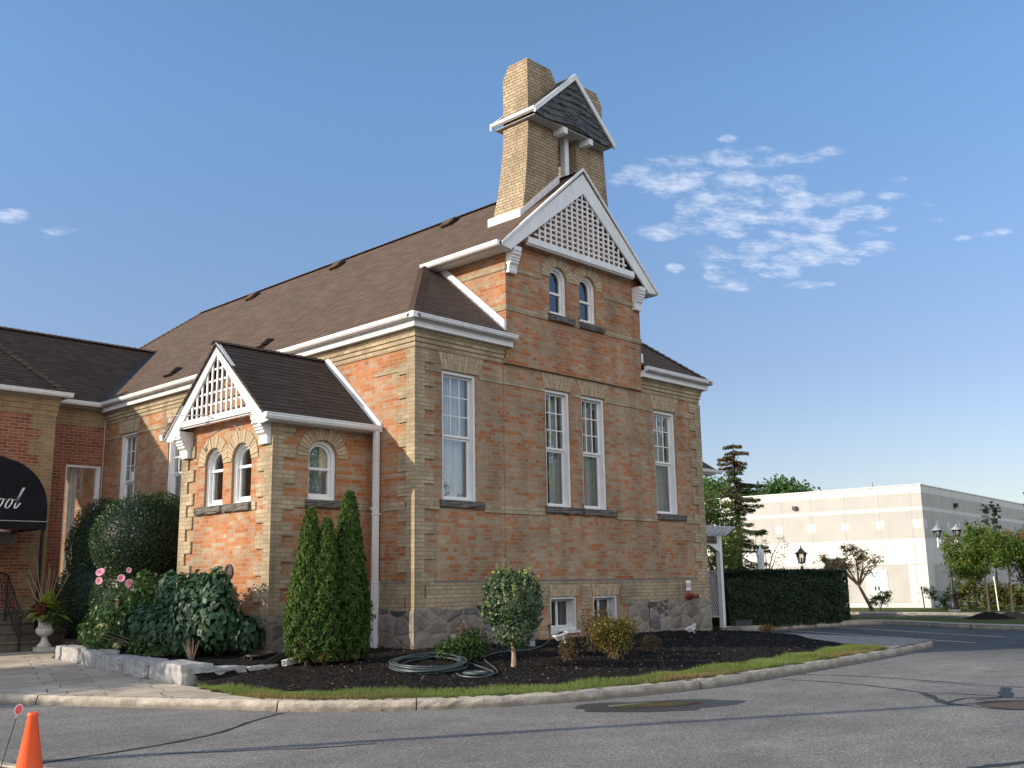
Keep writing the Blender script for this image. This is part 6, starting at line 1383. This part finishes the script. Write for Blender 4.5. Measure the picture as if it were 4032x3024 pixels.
mb = MB(); A0 = [(kx+kr, 3.18)]+arc(kr, kz)+[(kx-kr, 3.18)]; A1 = [(kx+kr+.05, 3.2)]+arc(kr+.22, kz+.12)+[(kx-kr-.05, 3.2)]
mb.prism([(x, ky0, z) for x, z in A0], (0, .012, 0))
for k in range(len(A0)-1): (a, b), (c, d) = A0[k], A0[k+1]; (e, f), (g, h) = A1[k], A1[k+1]; mb.face([(a, ky0, b), (e, ky1, f), (g, ky1, h), (c, ky0, d)])
mb.build('fabric', M['canvas'], cn)
mb = MB(); n = 20
for k in range(n):
    x0, x1 = kx-kr+2*kr*k/n, kx-kr+2*kr*(k+1)/n; e = lambda q: 2.98+.022*math.cos((q-kx)*2*math.pi/(2*kr/5))+.006*math.sin(q*31); mb.face([(x0, ky0+.01*math.sin(x0*9), e(x0)), (x1, ky0+.01*math.sin(x1*9), e(x1)), (x1, ky0, 3.17), (x0, ky0, 3.17)])
for k in range(10):
    y0, y1 = ky0+(ky1-ky0)*k/10, ky0+(ky1-ky0)*(k+1)/10; mb.face([(kx+kr, y0, 3.0), (kx+kr, y1, 3.0), (kx+kr+.01, y1, 3.17), (kx+kr+.01, y0, 3.17)])
mb.build('valance', M['canvas'], cn)
mb = MB(); mb.box(kx-kr, kx+kr+.004, ky0-.006, ky0+.014, 3.168, 3.184); mb.box(kx+kr-.006, kx+kr+.012, ky0+.015, ky1, 3.168, 3.184); mb.build('piping', M['soffit_grey'], cn)
for x in (kx+kr-.06, kx-kr+.06):
    m2 = MB(); m2.box(x-.03, x+.03, ky0+.02, ky0+.08, pzh(x, ky0)-.02 if False else .3, 3.17); m2.build('post', M['black_paint'], cn)
# script letters "ool" drawn as broad-nib strokes
def nib(mb, pts, wmin, wmax, y, slant=.42, x0=0, z0=0, s=1, ang=.6):
    P = crom(pts, 10); L = []
    for k, p in enumerate(P):
        t = P[min(k+1, len(P)-1)]-P[max(k-1, 0)]; t = t/np.linalg.norm(t); w = wmin+(wmax-wmin)*abs(t[1])**1.3
        n = np.array([-t[1], t[0]]); L.append((p+n*w/2, p-n*w/2))
    W3 = lambda q: (x0+(q[0]+q[1]*slant)*s, y, z0+q[1]*s)
    for a, b in zip(L[:-1], L[1:]):
        f = [W3(a[1]), W3(b[1]), W3(b[0]), W3(a[0])]; n = (Vector(f[1])-Vector(f[0])).cross(Vector(f[2])-Vector(f[0]))
        mb.face(f if n.y < 0 else f[::-1])
mb = MB(); oo = [(.16, .9), (.02, .86), (-.12, .5), (-.1, .14), (.06, .0), (.24, .14), (.34, .5), (.3, .84), (.16, .9)]
Y_ = ky0-.004
for xo in (-3.6, -3.395): nib(mb, oo, .035, .15, Y_, .3, xo, 3.46, .24); nib(mb, [(.28, .84), (.36, .78), (.5, .82), (.58, .88)], .03, .05, Y_-.0005, .3, xo, 3.46, .24)
nib(mb, [(.0, .5), (.14, 1.1), (.3, 1.75), (.36, 1.98), (.3, 2.0), (.2, 1.72), (.06, .9), (-.02, .3), (.04, .02), (.2, .1), (.42, .55)], .035, .15, Y_-.001, .22, -3.21, 3.46, .24)
mb.build('lettering', M['lettering'], cn)
rl_ = thing('step_railing', (-3.0, 10.2, .3), 'black iron handrail with a mesh panel at the left of the steps', 'railing'); mb = MB()
for x in (-3.12,):
    rail = [(x, 9.75, .98), (x, 9.8, 1.12), (x, 10.2, 1.42), (x, 10.75, 1.95), (x, 11.6, 2.05)]; mb.tube(rail, .02, 6); mb.tube([(a, b, c-.62) for a, b, c in rail[1:]], .014, 6); mb.tube([(x, 9.8, .25), (x, 9.8, 1.13)], .02, 6); mb.tube([(x, 10.75, .9), (x, 10.75, 1.95)], .02, 6)
    for k in range(14): y = 9.86+.13*k; zt = np.interp(y, [9.8, 10.2, 10.75, 11.6], [1.12, 1.42, 1.95, 2.05]); mb.tube([(x, y, zt-.62), (x+.02*math.sin(k), y+.03, zt-.3), (x, y, zt)], .009, 5)
    for k in range(7): y = 9.9+.26*k; zt = np.interp(y, [9.8, 10.2, 10.75, 11.6], [1.12, 1.42, 1.95, 2.05]); mb.tube([(x, y+.1*math.cos(a), zt-.31+.13*math.sin(a)) for a in np.linspace(0, 6.283, 14)], .008, 5)
mb.build('rail', M['black_paint'], rl_)
# ---------------------------------------------------------------- cone, reflector stake
cx_, cy_ = -9.62, -7.44; cz_ = .088
cone = thing('traffic_cone', (cx_, cy_, cz_), 'plain orange traffic cone in the near corner', 'traffic cone')
mb = MB(); mb.lathe([(.138, .028), (.132, .06), (.03, .68), (.034, .69), (.034, .7), (.026, .712), (.018, .712), (.018, .66)], (cx_, cy_, cz_), 32); mb.build('body', M['orange_plastic'], cone)
mb = MB(); mb.box(cx_-.18, cx_+.18, cy_-.18, cy_+.18, cz_, cz_+.03); mb.build('base', M['orange_plastic'], cone)
sk = thing('driveway_marker', (-8.93, -5.13, .09), 'thin driveway marker stake with a red oval reflector, leaning behind the orange cone', 'marker stake')
c0, c1 = Vector((-8.945, -5.13, .05)), Vector((-8.835, -5.165, .55)); mb = MB(); mb.tube([c0, c1], .0045, 6); mb.build('stake', M['rust_metal'], sk)
ax = (c1-c0).normalized(); rt_ = Vector((.85, -.5, .12)).normalized(); rt_ = (rt_-ax*rt_.dot(ax)).normalized(); nm = rt_.cross(ax)
if nm.y > 0: nm = -nm
oc = c1+ax*.035; el_ = lambda r, q, d, n=28: [oc+rt_*(r*math.cos(6.2832*k/n))+ax*(q*math.sin(6.2832*k/n))+nm*d for k in range(n)]
mb = MB(); mb.prism(el_(.033, .045, -.004), nm*.008); mb.prism([c1+rt_*.009-nm*.004, c1+rt_*.014+ax*.01-nm*.004, c1-rt_*.014+ax*.01-nm*.004, c1-rt_*.009-nm*.004, c1-rt_*.006-ax*.035-nm*.004, c1+rt_*.006-ax*.035-nm*.004], nm*.007); mb.build('paddle', M['white_paint'], sk)
mb = MB(); mb.prism(el_(.027, .039, .0045), nm*.003); mb.build('reflector', M['reflector'], sk)
# ---------------------------------------------------------------- white garden arbour
ar = thing('garden_arbour', (15.3, 3.3, .15), 'white timber garden arbour with curved rafter tails and a lattice side panel', 'arbour'); zg = .13
for x, y in ((15.31, 3.26), (15.31, 4.25), (13.75, 3.26), (13.75, 4.25)):
    m2 = MB(); m2.box(x-.07, x+.07, y-.07, y+.07, zg, 2.93); m2.build('post', M['white_paint'], ar)
mb = MB()
pts = [(13.83, 2.93), (13.83, 2.46)]+[(13.9+.0+1.27*k/12, 2.46+.2*math.sin(math.pi*k/12)) for k in range(13)]+[(15.24, 2.46), (15.24, 2.93)]
mb.prism([(x, 3.215, z) for x, z in pts], (0, .045, 0)); mb.prism([(x, 4.25, z) for x, z in pts], (0, .045, 0)); mb.build('header', M['white_paint'], ar)
mb = MB()
for k in range(7):
    x = 13.7+.28*k; mb.prism([(x, y, z) for y, z in ((4.7, 3.2), (2.72, 3.2), (2.7, 3.15), (2.82, 3.12), (2.9, 3.02), (3.02, 2.94), (3.1, 2.935), (4.5, 2.935))], (.045, 0, 0))
mb.build('rafters', M['white_paint'], ar)
mb = MB()
for k in range(-16, 17):
    for s in (-1, 1):
        a0 = .085*k; t0, t1 = max(0, -a0), min(1.36, .83-a0) if s > 0 else 0
        y0, z0_ = 3.34, .47
        # diagonal strips clipped to the panel
        ys, zs = [], []
        for t in np.linspace(0, 1.36, 40):
            y = a0+t*.62 if s > 0 else .83-(a0+t*.62)
            if 0 <= y <= .83: ys.append(y); zs.append(t)
        if len(ys) > 3: mb.bar((15.31+.006*s, y0+ys[0], z0_+zs[0]), (15.31+.006*s, y0+ys[-1], z0_+zs[-1]), .022, .01, up=(1, 0, 0))
mb.box(15.28, 15.34, 3.335, 4.175, .44, .48); mb.box(15.28, 15.34, 3.335, 4.175, 1.83, 1.87); mb.build('lattice', M['white_paint'], ar)
sg = thing('arbour_sign', (14.85, 3.2, 2.8), 'small brown plaque on the arbour reading patio entrance', 'sign')
mb = MB(); rr2 = .05; cs = [(14.58, 2.68), (15.13, 2.68), (15.13, 2.915), (14.58, 2.915)]; P = []
for (x, z), a0 in zip(((15.08, 2.73), (15.08, 2.865), (14.63, 2.865), (14.63, 2.73)), (-90, 0, 90, 180)):
    for q in range(6): a = R_(a0+18*q); P.append((x+.05*math.cos(a), 3.2, z+.05*math.sin(a)))
mb.prism(P, (0, .012, 0)); mb.build('plate', M['plaque'], sg)
text_obj('PATIO', .095, wall_mtx((14.855, 3.1975, 2.85), (1, 0, 0), (0, -1, 0)), M['plaque_ink'], sg, bold=.002); text_obj('ENTRANCE', .093, wall_mtx((14.855, 3.1975, 2.745), (1, 0, 0), (0, -1, 0)), M['plaque_ink'], sg, bold=.002)
mb = MB(); mb.prism([(15.2, 2.75, .2), (15.75, 2.5, .2), (15.85, 2.75, .2), (15.3, 3.0, .2)], (.02, 0, .16)); tag(mb.build('utility_lid', M['dark_metal']), 'tilted dark panel on the ground at the foot of the arbour post', 'panel')
# ---------------------------------------------------------------- patio umbrella and lanterns
um = thing('patio_umbrella', (23.6, 6.65, .13), 'closed white patio umbrella standing behind the hedge', 'umbrella'); mb = MB()
prof = [(.05, .9), (.1, 1.1), (.11, 1.6), (.12, 2.3), (.15, 2.42), (.09, 2.55), (.03, 2.68), (.012, 2.74)]; mb.lathe(prof, (23.6, 6.65, .13), 40, 8, .16); mb.build('canopy', M['fabric_white'], um); mb = MB(); mb.tube([(23.6, 6.65, .1), (23.6, 6.65, 2.8)], .025, 8); mb.lathe([(.28, 0), (.28, .06), (.05, .1)], (23.6, 6.65, .13), 16); mb.build('pole', M['white_metal'], um)
def lantern_parts(x, y, z, par, s=1., dark='rust_metal', roofm='copper'):
    mb = MB(); mb.lathe([(.27*s, .33*s), (.26*s, .345*s), (.14*s, .42*s), (.1*s, .46*s), (.1*s, .49*s), (.05*s, .53*s), (.02*s, .56*s), (.03*s, .6*s), (.005, .65*s)], (x, y, z), 6); mb.build('lantern_roof', M[roofm], par)
    mb = MB(); mb.lathe([(.12*s, .0), (.13*s, .02*s), (.19*s, .33*s)], (x, y, z), 6); mb.build('lantern_glass', M['lamp_glass'], par)
    mb = MB()
    for k in range(6): a = 2*math.pi*k/6; mb.bar((x+.125*s*math.cos(a), y+.125*s*math.sin(a), z), (x+.197*s*math.cos(a), y+.197*s*math.sin(a), z+.34*s), .016*s, .016*s)
    mb.lathe([(.06*s, -.05*s), (.135*s, -.01*s), (.135*s, .01*s)], (x, y, z), 6); mb.tube([(x, y, z), (x, y, z+.2*s)], .03*s, 6); mb.build('lantern_frame', M[dark], par)
lp = thing('lantern_post', (24.35, 5.3, .13), 'single copper roofed lantern on a dark post standing behind the hedge', 'lamp'); mb = MB(); mb.tube([(24.35, 5.3, .1), (24.35, 5.3, 2.05)], .045, 10); mb.lathe([(.07, 1.9), (.05, 2.0), (.06, 2.06)], (24.35, 5.3, 0), 10)
for k in range(4): a = .4+k*math.pi/2; mb.tube([(24.35, 5.3, 2.02), (24.35+.14*math.cos(a), 5.3+.14*math.sin(a), 2.1), (24.35+.13*math.cos(a), 5.3+.13*math.sin(a), 2.2)], .01, 5)
mb.build('post', M['rust_metal'], lp); lantern_parts(24.35, 5.3, 2.2, lp)
lp = thing('street_lamp', (33.97, 3.3, 0), 'tall black street lamp with two square lanterns on a thick fluted base', 'street lamp'); mb = MB(); mb.lathe([(.25, 0), (.25, .16)], (33.97, 3.3, 0), 20); mb.build('footing', M['concrete'], lp)
mb = MB(); mb.lathe([(.2, .16), (.18, .22), (.155, .26), (.15, .8), (.17, .84), (.12, .9), (.09, 1.05), (.06, 1.1), (.05, 3.1), (.055, 3.2), (.02, 3.26)], (33.97, 3.3, 0), 16, 8, .03); mb.build('post', M['black_paint'], lp)
for sg_ in (-1, 1):
    d = Vector((-.34, .94, 0))*sg_*-1 if False else Vector((-.3, .95, 0)).normalized()*sg_*-1; d = -d if sg_ < 0 else d
    d = Vector((-.3, .95, 0)).normalized()*(1 if sg_ < 0 else -1); e = Vector((33.97, 3.3, 0))+d*.4
    mb = MB(); mb.tube([(33.97, 3.3, 3.15), (e.x, e.y, 3.15)], .022, 8); mb.tube([(33.97, 3.3, 2.92), (33.97+d.x*.2, 3.3+d.y*.2, 2.97), (33.97+d.x*.32, 3.3+d.y*.32, 3.13)], .014, 6); mb.tube([(e.x, e.y, 2.86), (e.x, e.y, 3.3)], .045, 8); mb.build('arm', M['white_metal'], lp)
    mb = MB(); mb.lathe([(.11, 3.3), (.13, 3.32), (.19, 3.6)], (e.x, e.y, 0), 4); mb.build('lantern_glass', M['lamp_glass'], lp)
    mb = MB(); mb.lathe([(.28, 3.6), (.27, 3.62), (.06, 3.78), (.03, 3.8), (.04, 3.83), (.005, 3.87)], (e.x, e.y, 0), 4); mb.build('lantern_roof', M['grey_metal'], lp)
    mb = MB()
    for k in range(4): a = math.pi/2*k; mb.bar((e.x+.115*math.cos(a), e.y+.115*math.sin(a), 3.3), (e.x+.2*math.cos(a), e.y+.2*math.sin(a), 3.61), .025, .025)
    mb.build('lantern_frame', M['black_paint'], lp)
# ---------------------------------------------------------------- warehouse
wh = thing('warehouse', (39.6, 6.56, 0), 'low white and grey concrete panel warehouse beyond the car park', 'warehouse')
CA = Vector((-.075, .997, 0)).normalized(); CB = Vector((.997, .075, 0)).normalized(); C0 = Vector((39.6, 6.56, 0))
FA = Fr(C0, -CA); FBB = Fr(C0, CB)
mb = MB(); HT = 6.2
def panelwall(fr, u0, u1, sign):
    us = sorted({0.0, sign*.95, sign*34.0}); sq = [sign*(.14+1.87*k) for k in range(17)]
    rows = [(-.1, .3, 0), (.3, 2.21, 1), (2.21, 3.52, 0), (3.52, 4.93, 1), (4.93, 5.12, 0), (5.12, 5.82, 1), (5.82, 6.2, 0)]
    for a, b, k in rows:
        lo_, hi = sorted((0, sign*34.0))
        if k == 1 and a < 1: cuts = [(lo_, hi, 1)] if False else ([(sign*34.0, sign*.95, 1), (sign*.95, 0, 0)])
        elif a == 3.52:
            cuts = []; p = 0.0
            for s in sq: cuts += [(p, s, 1), (s, s+sign*.42, 2)]; p = s+sign*.42
            cuts.append((p, sign*34.0, 1))
        else: cuts = [(0, sign*34.0, k)]
        for x0, x1, kk in cuts:
            x0, x1 = sorted((x0, x1))
            if x1-x0 < 1e-4: continue
            if kk == 2:
                for c, d, q in ((a, 4.05, 1), (4.05, 4.47, 0), (4.47, b, 1)): mb.cur = q; mb.face([fr(x0, c), fr(x1, c), fr(x1, d), fr(x0, d)])
            else: mb.cur = kk; mb.face([fr(x0, a), fr(x1, a), fr(x1, b), fr(x0, b)])
panelwall(FA, 0, 34, -1); panelwall(FBB, 0, 34, 1)
mb.cur = 0; far = C0+CA*34+CB*34
a_, b_ = C0+CA*34, C0+CB*34
for p, q in ((far, a_), (b_, far)): mb.face([p, q, q+Vector((0, 0, HT)), p+Vector((0, 0, HT))])
mb.face([C0+Vector((0, 0, HT-.15)), b_+Vector((0, 0, HT-.15)), far+Vector((0, 0, HT-.15)), a_+Vector((0, 0, HT-.15))])
mb.build('wall', [M['concrete_white'], M['concrete_grey']], wh)
mb = MB()
for fr, s in ((FA, -1), (FBB, 1)): x0, x1 = sorted((0, s*34)); fr.box(mb, x0-(.04 if s > 0 else 0), x1+(.04 if s < 0 else 0), HT, HT+.05, -.25, .04)
mb.build('parapet_cap', M['white_metal'], wh)
mb = MB()
for u in (.56, 2.2, 4.05, 5.9, 7.6, 9.3, 11.1, 12.9, 14.7, 16.5): FA.box(mb, -u-.011, -u+.011, .3, HT, -.02, .003)
for u in (1.4, 3.3, 5.2, 7.1, 9.0, 10.9, 12.8): FBB.box(mb, u-.011, u+.011, .3, HT, -.02, .003)
for v in (.3, 2.21): FA.box(mb, -34, 0, v-.012, v+.012, -.02, .0035)
mb.build('panel_joint', M['joint'], wh)
mb = MB(); FA.box(mb, -3.18, -2.62, .12, 1.98, -.02, .02); FA.box(mb, -2.61, -2.05, .12, 1.98, -.02, .02); dr = mb.build('door', M['door_paint'], wh)
mb = MB(); FA.box(mb, -2.74, -2.7, .95, 1.15, .02, .07); FA.box(mb, -2.56, -2.52, .95, 1.15, .02, .07); mb.build('handle', M['dark_metal'], dr)
mb = MB()
for k in range(9): FA.box(mb, -5.35, -4.2, 1.86+.085*k, 1.90+.085*k, -.02, .06)
FA.box(mb, -5.35, -4.2, 1.85, 2.62, -.02, .01); mb.build('louvre', M['dark_metal'], wh)
mb = MB(); FA.box(mb, -6.92, -6.68, 5.3, 5.5, 0, .16); FBB.box(mb, 5.3, 5.6, 5.3, 5.52, 0, .2); mb.build('wall_light', M['dark_metal'], wh)
mb = MB(); pp = C0+CA*2.9+CB*1.2; mb.tube([(pp.x, pp.y, HT-.2), (pp.x, pp.y, HT+.42)], .06, 8); mb.build('vent_pipe', M['grey_metal'], wh)
# thin sign posts and the pole whose shadow crosses the drive
for y, z, h, m_, lab in ((1.9, .1, 1.55, 'white_metal', 'thin white post standing before the vines, between the street lamp and the young maple'), (5.15, .1, 1.15, 'hose_rubber', 'thin green steel post in the weedy bush at the warehouse corner')):
    mb = MB(); mb.prism([(35.3, y-.02, 0), (35.3, y+.02, 0), (35.3, y+.08, h), (35.3, y+.04, h)], (.04, 0, 0)); mb.box(35.28, 35.299, y+.03, y+.09, h-.16, h-.02); tag(mb.build('marker_post', M[m_]), lab, 'post')
pl = thing('light_pole', (-14.0, -1.1, 0), 'grey lamp pole beside the drive, its long thin shadow crossing the asphalt', 'lamp pole'); mb = MB(); mb.tube([(-14, -1.1, -.1), (-14, -1.1, 4.5), (-14, -1.1, 9.0)], [.11, .095, .08], 12); mb.lathe([(.2, 0), (.2, .12), (.1, .2)], (-14, -1.1, 0), 14); mb.build('pole', M['grey_metal'], pl)
mb = MB(); mb.tube([(-14, -1.1, 8.9), (-14, -1.1, 9.05), (-14.5, -1.1, 9.1)], .03, 8); mb.obox((-14.95, -1.22, 9.06), (.5, 0, 0), (0, .24, 0), (0, 0, .1)); mb.build('lamp_head', M['grey_metal'], pl)

# leaves and grit blown over the asphalt
c = np.vstack([np.column_stack([RNG.uniform(-7, 6, 90), RNG.uniform(-11, -5.2, 90)]), CF[RNG.integers(20, len(CF)-60, 260)]+RNG.normal(0, .07, (260, 2))]); k = ~inpoly(c, ISLE); c = c[k]; n = len(c)
v, f = leaf_arrays(np.column_stack([c, np.full(n, .008)]), unit(np.column_stack([RNG.normal(0, .3, (n, 2)), np.ones(n)])), rdir(n)*np.array([1, 1, .1]), .015+.04*RNG.random(n)**2, .5, .4)
tag(npmesh('fallen_leaves', v, f, M['dead_leaf'], rnd=np.repeat(RNG.random(n), 4)), 'scattered dry leaves and bits on the asphalt along the kerb', 'leaves', kind='stuff')
